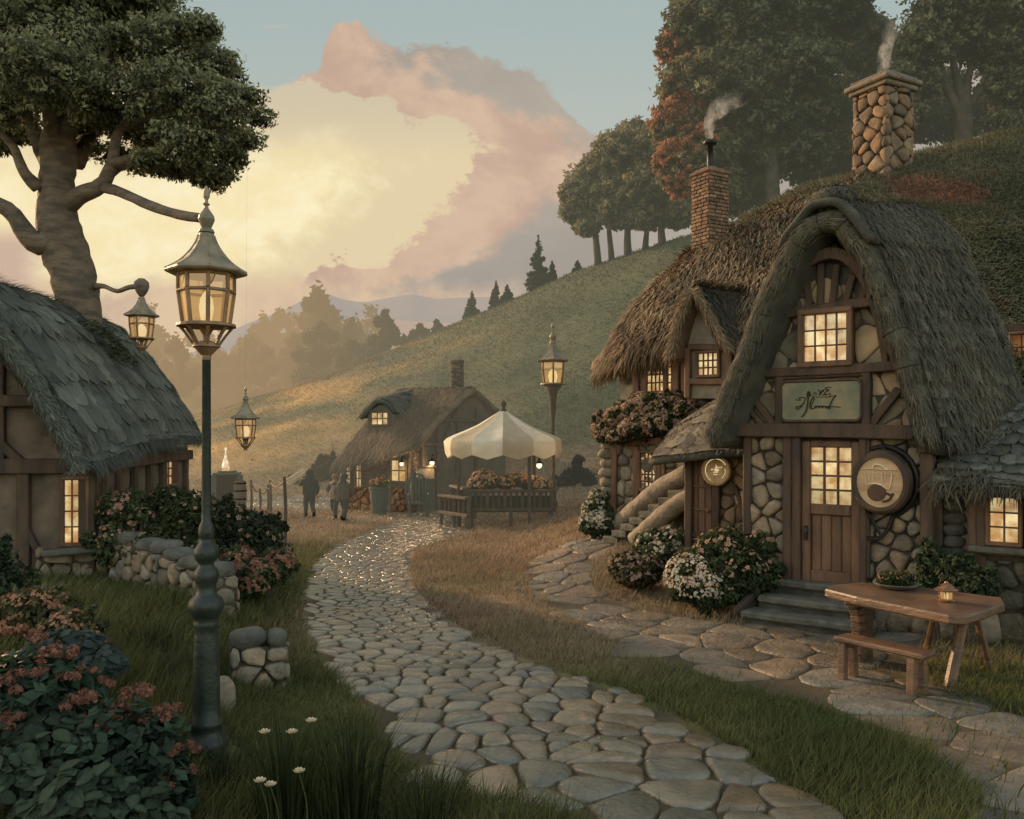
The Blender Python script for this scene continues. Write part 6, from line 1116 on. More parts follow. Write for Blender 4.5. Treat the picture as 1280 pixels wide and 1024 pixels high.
m = MB(); PP.pbar(m, (862, 566), (862, 700), .13, .14, .09); PP.pbar(m, (896, 570), (896, 700), .13, .13, .08); PP.pbar(m, (856, 567), (940, 564), .15, .15, .10); PP.pbar(m, (918, 606), (934, 650), .07, .09, .07); PP.pbar(m, (862, 668), (898, 668), .1, .1, .06); m.build('porch_timber', WOOD, wing)
m = MB(); x0, x1 = pq(866, 600)[0], pq(892, 600)[0]; zz0, zz1 = pg, zt - .1
for i in range(3): a_ = x0 + (x1 - x0) * (i + .5) / 3; PP.bar(m, (a_, zz0), (a_, zz1), (x1 - x0) / 3 - .006, .06, .03)
for z_ in (.9, 1.32, 1.7): PP.bar(m, (x0, z_), (x1, z_), .05, .04, .065)
d_ = m.build('door', WOODB, wing); m = MB(); m.blob(PP.at(x1 - .07, 1.3, .09), (.03, .03, .03), 8, 6, 0); m.build('door_knob', BRONZE, d_)
rows = [[PP.at(pq(813, 573, .5)[0], pq(813, 573, .5)[1], .5), PP.at(pq(850, 569, .55)[0], pq(850, 569, .55)[1], .55), PP.at(pq(900, 564, .5)[0], pq(900, 564, .5)[1], .5), PP.at(pq(946, 560, .4)[0], pq(946, 560, .4)[1], .4)], None, None, None]
rows[1] = [W(828, 553, 15.5), W(862, 540, 15.2), W(905, 535, 14.8), W(950, 532, 14.3)]; rows[2] = [W(848, 530, 16.2), W(880, 514, 15.9), W(915, 505, 15.5), W(955, 500, 15)]; rows[3] = [W(885, 508, 17.2), W(905, 494, 16.9), W(930, 482, 16.4), W(965, 476, 16)]
P = loft(rows, 6, 7); Nn = gnormals(P)
if Nn[8, 8][2] < 0: P = P[:, ::-1]
m = MB(); slab(m, P, .13, bulge=.5); pr2 = m.build('porch_roof', THATCH_R, wing, smooth=True); m = MB(); clumps(m, P, 6, 7, (.10, .088, .062), (.24, .19, .125), .025, seed=111, wide=1.5, long=1.9); straw(m, P, 2200, .16, .008, (.09, .075, .05), (.24, .19, .12), .03, seed=112); m.build('thatch_tongues', STRAW, pr2)
su, sz = pq(895, 588, .2); sc = PP.at(su, sz, .18); rs_ = thing('round_sign', 'round brass sign with pale scrollwork above the low porch door', 'sign', sc - V3(0, 0, .3)); R3 = np.stack([PP.u, V3(0, 0, 1), PP.n], 1); rr = 19.5 / F * 14.2; BRASS = mat('old_brass', (.62, .42, .22), (.42, .26, .13), 8, .4, .25, 30, metal=.2)
m = MB(); m.lathe([(rr * .9, -.03), (rr, -.02), (rr * 1.03, .01), (rr, .04), (rr * .93, .05), (rr * .86, .03), (rr * .84, .02), (.001, .02)], sc, 32, M=R3); m.build('disc', BRASS, rs_, smooth=False); E2 = lambda x, y: sc + PP.u * x * rr + V3(0, 0, 1) * y * rr + PP.n * .024
m = MB()
for pts, r_ in [([(.0, .34), (.02, .2), (-.06, .1), (-.02, .02)], .05), ([(.0, .14), (.12, .2), (.3, .18), (.44, .22)], .04), ([(-.06, .02), (.0, .08), (.08, .04), (.16, .08), (.12, -.04), (-.04, -.04), (-.06, .02)], .07), ([(-.34, .06), (-.30, .0), (-.24, .08), (-.18, .02)], .035), ([(-.2, -.12), (-.05, -.16), (.14, -.12)], .035), ([(-.16, -.26), (-.02, -.28), (.1, -.26)], .04), ([(.62, .12), (.64, -.1), (.56, -.32), (.40, -.5)], .035)]: m.tube([E2(*p) for p in pts], r_ * rr, 6, 4, flat=.5)
m.tube([E2(.74 * math.cos(a), .74 * math.sin(a)) for a in np.linspace(.5, 4.2, 24)], .022 * rr, 5, 1)
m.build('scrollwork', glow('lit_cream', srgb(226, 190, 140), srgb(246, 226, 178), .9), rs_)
# outside stair with two thick rounded stone handrails
st = thing('garden_stair', 'narrow stair with two thick rounded stone handrails climbing to the porch', 'stairs', G(790, 668)); m = MB()
def rail(pts, r): m.tube([W(*p) for p in pts], r, 12, 5, .05)
rail([(762, 664, 18.2), (775, 654, 17.9), (800, 634, 17.4), (830, 610, 16.9), (866, 588, 16.2)], [.15, .17, .20, .20, .17]); h1 = m.build('handrail', STONE, st, smooth=True); m = MB(); rail([(792, 674, 16.5), (808, 663, 16.2), (830, 644, 15.8), (850, 629, 15.5), (874, 616, 15.2)], [.13, .16, .17, .16, .14]); m.build('handrail', STONE, st, smooth=True); m = MB()
a_, c_ = W(782, 672, 17.6), W(866, 606, 15.9)
for i in range(8): f_ = i / 7; p = a_ + (c_ - a_) * f_; p[2] = hz(*a_[:2]) + .1 + (c_[2] - .2 - hz(*a_[:2])) * f_; m.beam(p + V3(-.35, -.25, -.06), p + V3(.35, .25, -.06), .42, .13, (0, 0, 1), .02, 1.0, .01, 3); 
m.add([W(785, 675, 17.6) - V3(0, 0, .2), W(868, 690, 15.9) - V3(0, 0, .2), c_ - V3(0, 0, .25), a_ + V3(0, 0, .05)] + [v + V3(.35, .2, 0) for v in [W(785, 675, 17.6) - V3(0, 0, .2), W(868, 690, 15.9) - V3(0, 0, .2), c_ - V3(0, 0, .25), a_ + V3(0, 0, .05)]], [(0, 1, 2, 3), (7, 6, 5, 4), (0, 4, 5, 1), (3, 2, 6, 7)], np.ones((8, 3)) * .7); m.build('treads', STONED, st)
# plants round the right-hand houses
bush('ledge_flowers', 'thick hanging mass of pink blossoms on the ledge of the stone house wall', 'plant', blb((760, 538, 18.8, .34, .30), (780, 522, 18.6, .42, .32), (806, 510, 18.3, .46, .32), (835, 508, 18.0, .42, .30), (800, 536, 18.1, .44, .26), (828, 530, 17.8, .40, .26), (752, 525, 18.9, .22, .2), (856, 512, 17.7, .3, .2), (775, 545, 18.4, .28, .18)), 9000, .045, G_DK, (.07, .09, .03), [(2600, .031, (.30, .17, .10), (.58, .38, .25), -.5)], 120, stem=False, front=(-.6, -.8, .2))
bush('white_flowered_bush', 'bush covered in small white blossoms at the left foot of the stone house', 'bush', blb((745, 640, 18.3, .30, .30), (738, 655, 18.1, .26, .22), (755, 655, 18.0, .30, .26), (748, 622, 18.5, .22, .18)), 5000, .042, G_DK, G_MD, [(800, .026, WH1, WH2, -.2)], 121, front=(-.8, -.5, .2))
bush('flowering_bush', 'bush with pale blossoms below the stair handrails, in the middle of three', 'bush', blb((812, 680, 15.2, .30, .24), (838, 678, 15.0, .30, .26), (826, 692, 14.8, .32, .2), (845, 695, 14.8, .2, .2)), 5600, .038, G_DK, G_MD, [(480, .03, (.42, .28, .2), WH2, .0)], 122, front=(-.6, -.8, .2))
bush('flowering_bush', 'low brownish bush with few blossoms beside the curve of the flagstone path', 'bush', blb((785, 708, 14.4, .32, .24), (808, 712, 14.2, .30, .22), (796, 722, 14.0, .34, .16)), 4200, .036, (.035, .03, .014), (.09, .075, .03), [(320, .028, (.30, .18, .12), (.55, .38, .28), .0)], 123, front=(-.6, -.8, .2))
bush('flowering_bush', 'large bush, coral blossoms above and white ones at its left side, beside the inn steps', 'bush', blb((870, 715, 12.9, .38, .36), (905, 690, 13.0, .46, .34), (945, 690, 12.9, .40, .34), (930, 720, 12.6, .48, .36), (895, 735, 12.5, .42, .28), (860, 735, 12.6, .26, .22), (955, 725, 12.6, .3, .3)), 15000, .036, G_DK, (.06, .085, .03), [(520, .032, (.42, .22, .13), (.58, .36, .24), .15)], 124, front=(-.5, -.85, .2))
t_ = D.objects[-1] if False else None
root = [o for o in COL.objects if o.get('label', '').startswith('large bush, coral')][0]; m = MB(); floret(m, blb((862, 722, 12.6, .36, .34), (880, 735, 12.45, .36, .28)), 620, .021, WH1, WH2, seed=131, top=-.3, front=(-.8, -.6, .1)); m.build('white_flowers', PETAL, root)
# ---------------------------------------------------------------- cottage in the middle distance
cot = thing('thatched_cottage', 'small thatched brick cottage with round chimney behind the white market canopy', 'cottage', (*W(520, 600, 29)[:2], hz(*W(520, 600, 29)[:2])))
C0 = W(517, 600, 28.5); C1 = W(430, 600, 29.9); C2 = W(632, 600, 31.6); CF = Plane((C0[0], C0[1]), C1[:2] - C0[:2]); CG = Plane((C0[0], C0[1]), C2[:2] - C0[:2]); g0 = -.1
LF, LG_ = np.linalg.norm((C1 - C0)[:2]), np.linalg.norm((C2 - C0)[:2]); BRW = mat('far_brick', (.20, .105, .062), (.11, .065, .042), 3, .9, .5, 14, haze=True, pattern=p_brick); PLH = mat('far_plaster', (.12, .085, .058), (.075, .058, .042), 2, .9, .4, 10, haze=True)
m = MB(); CF.solid(m, [(0, g0), (LF, g0), (LF, 1.9), (0, 2.2)], .3); m.build('front_wall', BRW, cot); m = MB(); CG.solid(m, [(.3, g0), (LG_, g0), (LG_, 2.4), (LG_ * .62, 3.95), (.3, 2.2)], .3, 0); m.build('gable_wall', PLH, cot)
m = MB()
for u in (.35, 1.0, 1.9, 2.8): CG.bar(m, (u, 0), (u, 2.3 + u * .4), .12, .1, .05)
CG.bar(m, (.1, 2.2), (3.6, 2.2), .14, .1, .06); CG.bar(m, (.5, 3.0), (3.1, 3.0), .12, .1, .06); CG.bar(m, (1.2, 2.2), (2.0, 3.6), .1, .09, .05)
for u in (.1, .9, LF - .1): CF.bar(m, (u, 0), (u, 2.0), .13, .1, .05)
m.build('timber_frame', WOODH, cot)
rows = [[(420, 577, 29.4), (450, 573, 28.9), (485, 565, 28.3), (519, 553, 27.8)], [(434, 556, 29.9), (468, 545, 29.5), (508, 531, 28.9), (542, 526, 28.5)], [(460, 524, 30.8), (492, 514, 30.4), (530, 507, 29.8), (564, 504, 29.2)], [(494, 489, 32), (522, 487, 31.5), (555, 486.5, 30.8), (589, 485, 30)], [(510, 492, 33.5), (545, 492, 33), (585, 492, 32.5), (612, 501, 31.4)], [(530, 540, 35), (570, 540, 35), (612, 540, 34), (648, 538, 32.4)]]
P = loft(net(rows), 6, 8); Nn = gnormals(P)
if Nn[8, 8][2] < 0: P = P[:, ::-1]; Nn = gnormals(P)
H1, H2 = (.075, .055, .035), (.27, .185, .105); m = MB(); slab(m, P, .26, bulge=.6); rf = m.build('roof', THATCH_H, cot, smooth=True); m = MB(); straw(m, P, 5200, .34, .014, H1, H2, .05, seed=141, u1=.66); straw(m, P, 900, .3, .014, H1, H2, .03, seed=142, u1=.05, over=.4); m.build('loose_straw', STRAWH, rf)
m = MB(); c = W(571, 490, 31.0); m.lathe([(.26, -.5), (.25, .3), (.24, 1.0), (.26, 1.02), (.26, 1.1), (.2, 1.12)], c, 16); m.build('chimney', BRW, cot, smooth=False)
dp = Plane(tuple(W(476, 525, 29.6)[:2]), C1[:2] - C0[:2]); dq = lambda px, py: tuple(dp.uv(px, py)); m = MB(); dp.solid(m, [dq(460, 540), dq(492, 538), dq(492, 514), dq(474, 506), dq(460, 516)], 1.2); dm = m.build('dormer', PLH, cot); a, t_ = dq(464, 514); b, b_ = dq(488, 533); window(dp, dm, min(a, b), max(a, b), b_, t_, 3, 2, off=.05, fw=.07, bars=.035, wood=WOODH)
rows = [[(450, 520, 29.3), (453, 519, 29.9), (470, 515, 31)], [(458, 510, 29.3), (464, 506, 29.9), (486, 503, 31)], [(470, 500, 29.3), (482, 494, 29.9), (508, 489, 31.4)], [(484, 502, 29.3), (498, 498, 29.9), (520, 491, 31.4)], [(495, 514, 29.3), (508, 512, 29.9), (528, 506, 31)]]
P = loft(net(rows), 5, 6); Nn = gnormals(P)
if Nn[10, 5][2] < 0: P = P[:, ::-1]
m = MB(); slab(m, P, .16); dr2 = m.build('dormer_roof', THATCH_G, dm, smooth=True); m = MB(); straw(m, P[:12], 500, .3, .014, SG1, SG2, .04, seed=143); straw(m, P[10:], 500, .3, .014, SG1, SG2, .04, down=1, seed=144); m.build('loose_straw', STRAWH, dr2)
cw = lambda x0, y0, x1, y1, nx, nz, **k: (lambda A, B: window(CF, cot, min(A[0], B[0]), max(A[0], B[0]), B[1], A[1], nx, nz, off=.06, fw=.07, bars=.04, wood=WOODH, **k))(CF.uv(x0, y0), CF.uv(x1, y1))
cw(432, 577, 441, 611, 2, 3); cw(445, 576, 455, 611, 2, 3); cw(489, 573, 511, 604, 2, 2, glass=glow('amber_window_glass', srgb(196, 138, 78), srgb(250, 222, 160), 1.0, 1.6))
m = MB(); CF.solid(m, [(-.05, g0), (.12, g0), (.12, 1.0), (-.05, 1.0)], .2, .1); CF.stones(m, [(.0, 0), (LF, 0), (LF, .75), (.0, .75)], .3, .22, .06, off=.01, tint=V3(1.1, .8, .65)); m.build('stone_footing', STONE, cot, smooth=True)
def bulb(px, py, d, r, nm, label, e=14, host=None):
    c = W(px, py, d); t = thing('wall_lamp', label, 'lamp', c); m = MB(); m.lathe([(.02, -r), (r * .8, -r * .6), (r, 0), (r * .8, r * .6), (.02, r)], c, 14); m.build('bulb', FLAME, t, smooth=True); m = MB(); m.lathe([(r * 1.3, r * .7), (r * .9, r * 1.3), (.03, r * 1.7), (.02, r * 2.6)], c, 12); m.tube([c + V3(0, 0, r * 2.4), c + V3(0, .12, r * 3), c + V3(.02, .4, r * 3)], .018, 5, 3); m.build('shade', STEELDARK, t)
    l = D.lights.new('lamp_glow', 'POINT'); l.energy = e; l.color = (1, .62, .28); l.shadow_soft_size = r; o = D.objects.new('lamp_glow', l); COL.objects.link(o); o.location = c + V3(0, -r * 2.2, -r * .5) ; return t
bulb(540, 579, 28.6, .085, 'lamp', 'bare glowing wall lamp on the cottage gable above the pale board', 22); bulb(502, 580, 28.3, .07, 'lamp', 'small glowing lamp by the amber front window of the far cottage', 16); bulb(674, 582, 25.0, .085, 'lamp', 'round glowing lamp hanging under the white market canopy', 26)
# things in front of the cottage
b = G(474, 643); t = thing('planter_tub', 'weathered green tub planted with flowers before the far cottage', 'planter', b); m = MB(); m.lathe([(.20, 0), (.24, .1), (.29, .5), (.30, .78), (.33, .80), (.33, .86), (.27, .86), (.25, .78)], b, 18); GRN = mat('green_paint', (.045, .075, .058), (.03, .045, .036), 5, .6, .3, haze=True); m.build('tub', GRN, t, smooth=False); m = MB(); bb = [(b + V3(x_, y_, .98), V3(.18, .18, .14)) for x_, y_ in ((-.1, 0), (.12, .02), (0, -.08))]; leaves(m, bb, 700, .05, G_DK, G_MD, seed=151); m.build('leaves', LEAFH, t); m = MB(); floret(m, bb, 70, .05, (.45, .16, .08), (.7, .42, .24), seed=152); m.build('flowers', PETAL, t)
b = G(523, 646); t = thing('garden_chair', 'old grey green slatted armchair standing beside the far cottage gable', 'chair', b); m = MB(); ux = nrm(V3(1, .2, 0)); uy = nrm(V3(-.2, 1, 0))
m.beam(b + ux * -.3 + V3(0, 0, .42), b + ux * .3 + V3(0, 0, .42), .5, .06); m.build('seat', GRN, t); m = MB()
for k in range(6): m.beam(b + ux * (-.26 + .105 * k) + uy * .24 + V3(0, 0, .45), b + ux * (-.26 + .105 * k) + uy * .36 + V3(0, 0, 1.12 + .12 * math.sin(PI * k / 5)), .06, .03, uy)
m.tube([b + ux * -.33 + uy * .26 + V3(0, 0, .4), b + ux * -.33 + uy * .36 + V3(0, 0, 1.0), b + uy * .38 + V3(0, 0, 1.3), b + ux * .33 + uy * .36 + V3(0, 0, 1.0), b + ux * .33 + uy * .26 + V3(0, 0, .4)], .035, 6, 5); m.build('backrest', GRN, t)
for s_ in (-1, 1):
    m = MB(); m.beam(b + ux * .3 * s_ - uy * .25 + V3(0, 0, .68), b + ux * .3 * s_ + uy * .3 + V3(0, 0, .72), .08, .04); m.build('armrest', GRN, t)
    for y_ in (-.22, .24): m = MB(); m.beam(b + ux * .27 * s_ + uy * y_ - V3(0, 0, .01), b + ux * .29 * s_ + uy * y_ + V3(0, 0, .68 if y_ < 0 else .44), .06, .06); m.build('leg', GRN, t)
c = W(531, 591, 28.4); t = thing('notice_board', 'pale blank board fixed under the glowing lamp on the cottage gable', 'board', c); m = MB(); P_ = Plane(tuple(c[:2]), C2[:2] - C0[:2]); P_.solid(m, [(-.36, c[2] - .16), (.36, c[2] - .18), (.36, c[2] + .15), (-.36, c[2] + .17)], .06, .05); m.build('panel', mat('pale_board', (.30, .25, .17), (.20, .17, .12), 4, .8, .2, haze=True), t); m = MB()
for z_ in (-.2, .19): P_.bar(m, (-.42, c[2] + z_), (.42, c[2] + z_), .06, .08, .06)
m.build('board_frame', WOODH, t)

# ---------------------------------------------------------------- market stall under a round canopy
gc_ = W(629, 600, 25.2); gz_ = hz(*gc_[:2]); mk = thing('market_stall', 'round flower stall under a cream striped canopy with railed counter', 'market stall', (gc_[0], gc_[1], gz_)); k_ = F / 25.2; zy = lambda py: HC + (HY - py) / k_; R_ = 71 / k_; ns = 12; pr = [(.02, 513), (.06, 514), (.22, 521), (.45, 531), (.70, 539), (.88, 544), (1.0, 548)]; m = MB(); vs = []; cs = []; nseg = 4
for i, (f_, y_) in enumerate(pr):
    for j in range(ns * nseg):
        a = 2 * PI * j / (ns * nseg); sag = 1 - .055 * f_ * math.sin(PI * (j % nseg) / nseg) ; vs.append((gc_[0] + R_ * f_ * math.cos(a) * sag, gc_[1] + R_ * f_ * math.sin(a) * sag, zy(y_) - .04 * f_ * math.sin(PI * (j % nseg) / nseg)))
for q_, (f_, y_) in enumerate(((1.03, 552), (1.02, 562), (1.0, 570))):
    for j in range(ns * nseg): a = 2 * PI * j / (ns * nseg); w_ = 1 + .018 * math.sin(j * PI / 2 * 1.0 + q_); vs.append((gc_[0] + R_ * f_ * math.cos(a) * w_, gc_[1] + R_ * f_ * math.sin(a) * w_, zy(y_) + (.06 * math.cos(2 * PI * j / nseg) if q_ == 2 else 0)))
nr = len(pr) + 3; J = ns * nseg
fs = [(i * J + j, (i + 1) * J + j, (i + 1) * J + (j + 1) % J, i * J + (j + 1) % J) for i in range(nr - 1) for j in range(J)]
V = np.array(vs); A = []; 
for st_ in range(2):                                      # alternate gores of two cloths
    f2 = [f for n_, f in enumerate(fs) if ((n_ % J) // nseg) % 2 == st_]; mm = MB(); mm.add(V, f2, np.ones((len(V), 3)) * (V3(1.08, 1.08, 1.05) if st_ == 0 else V3(.66, .63, .56))); A.append(mm)
cn = A[0].build('canopy', CANVAS, mk, smooth=True); A[1].build('striped_gores', CANVAS, cn, smooth=True)
m = MB(); c = V3(gc_[0], gc_[1], zy(514)); m.lathe([(.12, -.05), (.10, .02), (.06, .06), (.05, .12), (.09, .18), (.09, .24), (.04, .30), (.01, .33)], c, 12); m.build('finial', WOODH, mk, smooth=True)
for a in (-2.55, -1.05, -.25, .9, 2.2): m = MB(); p = gc_ + V3(math.cos(a), math.sin(a), 0) * R_ * .90; m.beam((p[0], p[1], gz_ - .05), (p[0], p[1], zy(552)), .10, .10); m.build('post', WOODH, mk)
def counter(p0, p1, zt, zb, root, name, nb):
    p0, p1 = V3(*p0[:2], gz_), V3(*p1[:2], gz_); m = MB(); m.beam(p0 + V3(0, 0, zt), p1 + V3(0, 0, zt), .24, .07); m.beam(p0 + V3(0, 0, zb), p1 + V3(0, 0, zb), .14, .09); m.beam(p0 + V3(0, .1, zb + .14), p1 + V3(0, .1, zb + .14), .03, zt - zb - .05, col=.55)
    for i in range(nb + 1): p = p0 + (p1 - p0) * i / nb; m.beam(p + V3(0, 0, zb), p + V3(0, 0, zt), .06 if i % 3 else .10, .06 if i % 3 else .10)
    m.build(name, WOODH, root)
    for i in range(3): p = p0 + (p1 - p0) * (.03 + .94 * i / 2); m = MB(); m.beam(p - V3(0, 0, .08), p + V3(0, 0, zb), .09, .09); m.build('leg', WOODH, root)
c0, c1, c2 = W(587, 600, 24.0), W(690, 600, 24.1), W(694, 600, 25.6); counter(c0, c1, 1.00, .50, mk, 'counter', 14); counter(c1, c2, 1.00, .50, mk, 'counter', 5)
c3 = W(566, 600, 25.6); counter(c0 + V3(-.08, 0.05, 0), c3, 1.05, .50, mk, 'counter', 6)
bb = [(W(x_, y_, 24.6), V3(.32, .26, .20)) for x_, y_ in ((598, 606), (615, 602), (632, 603), (648, 600), (663, 604), (676, 607), (605, 596))]; t = thing('flower_display', 'heap of pale and peach flowers on the counter under the canopy', 'flowers', W(635, 614, 24.6)); m = MB(); leaves(m, bb, 3000, .05, G_DK, G_MD, seed=161); m.build('leaves', LEAFH, t); m = MB(); floret(m, bb, 1000, .036, (.55, .30, .18), (.80, .58, .40), seed=162, top=-.3, front=(0, -1, .2)); m.build('flowers', PETAL, t)
d0, d1 = W(551, 600, 24.9), W(586, 600, 23.7); bn2 = thing('wooden_bench', 'railed wooden bench standing at the left side of the market stall', 'bench', ((d0 + d1)[0] / 2, (d0 + d1)[1] / 2, gz_)); counter(d0, d1, .82, .36, bn2, 'rail_seat', 6)

# ---------------------------------------------------------------- people
CL = lambda n, a, b: mat(n, a, b, 9, .9, .3, 40, haze=True)
SKIN = mat('skin', (.38, .22, .14), (.33, .18, .12), 12, .6, .05, haze=True); HAIRM = mat('hair', (.045, .03, .02), (.025, .017, .012), 20, .6, .4, 60, haze=True)
def skin_mesh(name, J, E, R, mt, root, levels=1):
    me = D.meshes.new(name); me.from_pydata([tuple(p) for p in J], E, []); o = D.objects.new(name, me); COL.objects.link(o); md = o.modifiers.new('s', 'SKIN')
    for i, r in enumerate(R): me.skin_vertices[0].data[i].radius = (r, r) if np.ndim(r) == 0 else r
    me.skin_vertices[0].data[0].use_root = True; md.use_smooth_shade = True; s = o.modifiers.new('d', 'SUBSURF'); s.levels = levels; s.render_levels = levels
    dg = bpy.context.evaluated_depsgraph_get(); dg.update(); m2 = D.meshes.new_from_object(o.evaluated_get(dg)); D.objects.remove(o); me2 = m2; me2.name = name
    v = np.empty(len(me2.vertices) * 3, np.float32); me2.vertices.foreach_get('co', v); v = v.reshape(-1, 3).astype(float); f = [tuple(p.vertices) for p in me2.polygons]; D.meshes.remove(me2); return v, f
def person(label, base, yaw, H, legs, arms, top, bottom, hair_c, cape=None, apron=None, hair_len=.16):
    t = thing('person', label, 'person', base, 'people strolling on the village path'); ca, sa = math.cos(yaw), math.sin(yaw); T = lambda p: V3(base[0] + H * (p[0] * ca - p[1] * sa), base[1] + H * (p[0] * sa + p[1] * ca), base[2] + H * p[2])    # local: +y is forward, x right
    J = [(0, 0, .52), (0, .0, .60), (0, .0, .70), (0, .0, .79), (0, .005, .845), (0, .012, .885), (0, .018, .93), (0, .012, .965)]; R = [.082, .074, .086, .080, .034, .045, .062, .040]; E = [(i, i + 1) for i in range(7)]
    for s, (kn, an) in zip((-1, 1), legs):
        i = len(J); J += [(.052 * s, 0, .49), (.056 * s, kn[0], kn[1]), (.056 * s, an[0], an[1]), (.060 * s, an[0] + .085, max(.012, an[1] - .028))]; R += [.064, .045, .028, .022]; E += [(0, i), (i, i + 1), (i + 1, i + 2), (i + 2, i + 3)]
    hands = []
    for s, (el, wr) in zip((-1, 1), arms):
        i = len(J); J += [(.112 * s, 0, .79), tuple(el), tuple(wr)]; hd = np.array(wr) + nrm(np.array(wr) - np.array(el)) * .045; J.append(tuple(hd)); R += [.042, .031, .021, .025]; E += [(3, i), (i, i + 1), (i + 1, i + 2), (i + 2, i + 3)]; hands.append((np.array(wr), hd, s))
    v, f = skin_mesh('body', [T(p) for p in J], E, [r * H for r in R], SKIN, t, 2); m = MB(); m.add(v, f)
    for wr, hd, s in hands:                           # five fingers on each hand
        d = nrm(hd - wr); sd = nrm(np.cross(d, V3(0, .3, 1))); up = np.cross(sd, d)
        for q_, (o_, L_) in enumerate(((-.015, .040), (-.005, .047), (.005, .044), (.014, .035))): a = hd + sd * o_ + d * .012; m.tube([T(a), T(a + d * L_ * .55 - up * .006), T(a + d * L_ - up * .02)], [.0065 * H, .006 * H, .0045 * H], 6, 2)
        a = wr + d * .025 + sd * -.02; m.tube([T(a), T(a - sd * .018 + d * .018), T(a - sd * .02 + d * .036 - up * .01)], [.008 * H, .007 * H, .005 * H], 6, 2)
    # face: nose, ears, eyes
    m.blob(T((0, .077, .918)), .011 * H, 6, 5, 0); 
    for s in (-1, 1): m.blob(T((.060 * s, .01, .922)), (.010 * H, .012 * H, .018 * H), 6, 5, 0); m.blob(T((.022 * s, .070, .935)), .008 * H, 6, 5, 0, col=V3(.1, .08, .06))
    m.tube([T((-.018, .070, .897)), T((0, .074, .895)), T((.018, .070, .897))], .004 * H, 5, 2, col=V3(.6, .35, .3)); m.build('body', SKIN, t, smooth=True)
    def shell(rings, n=20, ph=0):                     # rings: (centre, rx, ry)
        vs = []
        for c, rx, ry in rings:
            for j in range(n): a = 2 * PI * j / n; w_ = 1 + .05 * math.sin(5 * a + ph + c[2] * 20); vs.append(T((c[0] + rx * w_ * math.cos(a), c[1] + ry * w_ * math.sin(a), c[2])))
        return vs, [(i * n + j, i * n + (j + 1) % n, (i + 1) * n + (j + 1) % n, (i + 1) * n + j) for i in range(len(rings) - 1) for j in range(n)]
    m = MB(); v, f = shell([((0, 0, .465), .112, .09), ((0, 0, .52), .104, .086), ((0, 0, .60), .088, .074), ((0, 0, .70), .105, .084), ((0, 0, .775), .118, .078), ((0, 0, .815), .080, .058), ((0, 0, .835), .044, .042)]); m.add(v, f)
    for s, (el, wr) in zip((-1, 1), arms): e_ = np.array(el); w_ = np.array(wr); m.tube([T((.095 * s, 0, .785)), T(e_ * .5 + V3(.112 * s, 0, .79) * .5), T(e_), T(e_ * .2 + w_ * .8)], [.052 * H, .044 * H, .040 * H, .034 * H], 10, 3)
    m.build('tunic', top, t, smooth=True); m = MB()
    for s, (kn, an) in zip((-1, 1), legs): m.tube([T((.045 * s, 0, .52)), T((.054 * s, kn[0] * .5, .5 * (.5 + kn[1]))), T((.056 * s, kn[0], kn[1])), T((.056 * s, an[0] * .8 + kn[0] * .2, an[1] + .04))], [.074 * H, .064 * H, .052 * H, .040 * H], 10, 3)
    m.build('trousers', bottom, t, smooth=True); m = MB()
    for s, (kn, an) in zip((-1, 1), legs): m.tube([T((.056 * s, an[0], an[1] + .05)), T((.056 * s, an[0], an[1])), T((.060 * s, an[0] + .04, max(.016, an[1] - .02))), T((.062 * s, an[0] + .10, max(.012, an[1] - .03)))], [.032 * H, .034 * H, .034 * H, .020 * H], 9, 3)
    m.build('boots', STEELDARK, t, smooth=True); m = MB(); m.blob(T((0, -.008, .948)), (.078 * H, .078 * H, .066 * H), 14, 9, .06)
    v, f = shell([((0, -.02, .96), .07, .06), ((0, -.035, .90), .084, .052), ((0, -.045, .86), .085, .04), ((0, -.055, .86 - hair_len * .6), .078, .034), ((0, -.055, .85 - hair_len), .05, .022)], 16, 1); m.add(v, f); m.build('hair', hair_c, t, smooth=True)
    if cape is not None:
        m = MB(); vs = []; nn_ = 14
        for z_, w_, o_ in ((.83, .10, -.055), (.74, .15, -.09), (.66, .152, -.11), (.57, .158, -.125), (.49, .16, -.14)):
            for j in range(nn_): a = PI * (1.02 + .96 * j / (nn_ - 1)); vs.append(T((w_ * math.cos(a), .45 * w_ * math.sin(a) + o_ * .35 - .02 + .012 * math.sin(j * 2.1), z_ + .012 * math.sin(j * 1.7))))
        m.add(vs, [(i * nn_ + j, i * nn_ + j + 1, (i + 1) * nn_ + j + 1, (i + 1) * nn_ + j) for i in range(4) for j in range(nn_ - 1)]); m.build('cloak', cape, t, smooth=True)
    if apron is not None:
        m = MB(); vs = []; nn_ = 9
        for z_, w_ in ((.76, .07), (.62, .09), (.54, .10), (.45, .11)):
            for j in range(nn_): a = PI * (.12 + .76 * j / (nn_ - 1)); vs.append(T((w_ * math.cos(a), .105 * math.sin(a) + .012, z_)))
        m.add(vs, [(i * nn_ + j, i * nn_ + j + 1, (i + 1) * nn_ + j + 1, (i + 1) * nn_ + j) for i in range(3) for j in range(nn_ - 1)]); m.build('apron', apron, t, smooth=True)
    return t, T
wk = [((.10, .29), (.09, .05)), ((-.0, .27), (-.15, .09))]; DKG = CL('dark_green_cloth', (.035, .043, .032), (.022, .028, .022)); BRN = CL('brown_cloth', (.11, .066, .042), (.07, .045, .03)); LIN = CL('linen_cloth', (.34, .27, .19), (.25, .20, .14)); SLATE = CL('slate_cloth', (.035, .04, .036), (.022, .026, .024))
b = G(387, 648); H_ = 1.47
t, T = person('tall person in dark green cloak carrying a pale sheaf of reeds on the shoulder', b, math.radians(25), H_, wk, [((-.17, .02, .70), (-.14, .12, .80)), ((.165, .0, .63), (.175, .05, .50))], DKG, SLATE, HAIRM, cape=DKG, hair_len=.2)
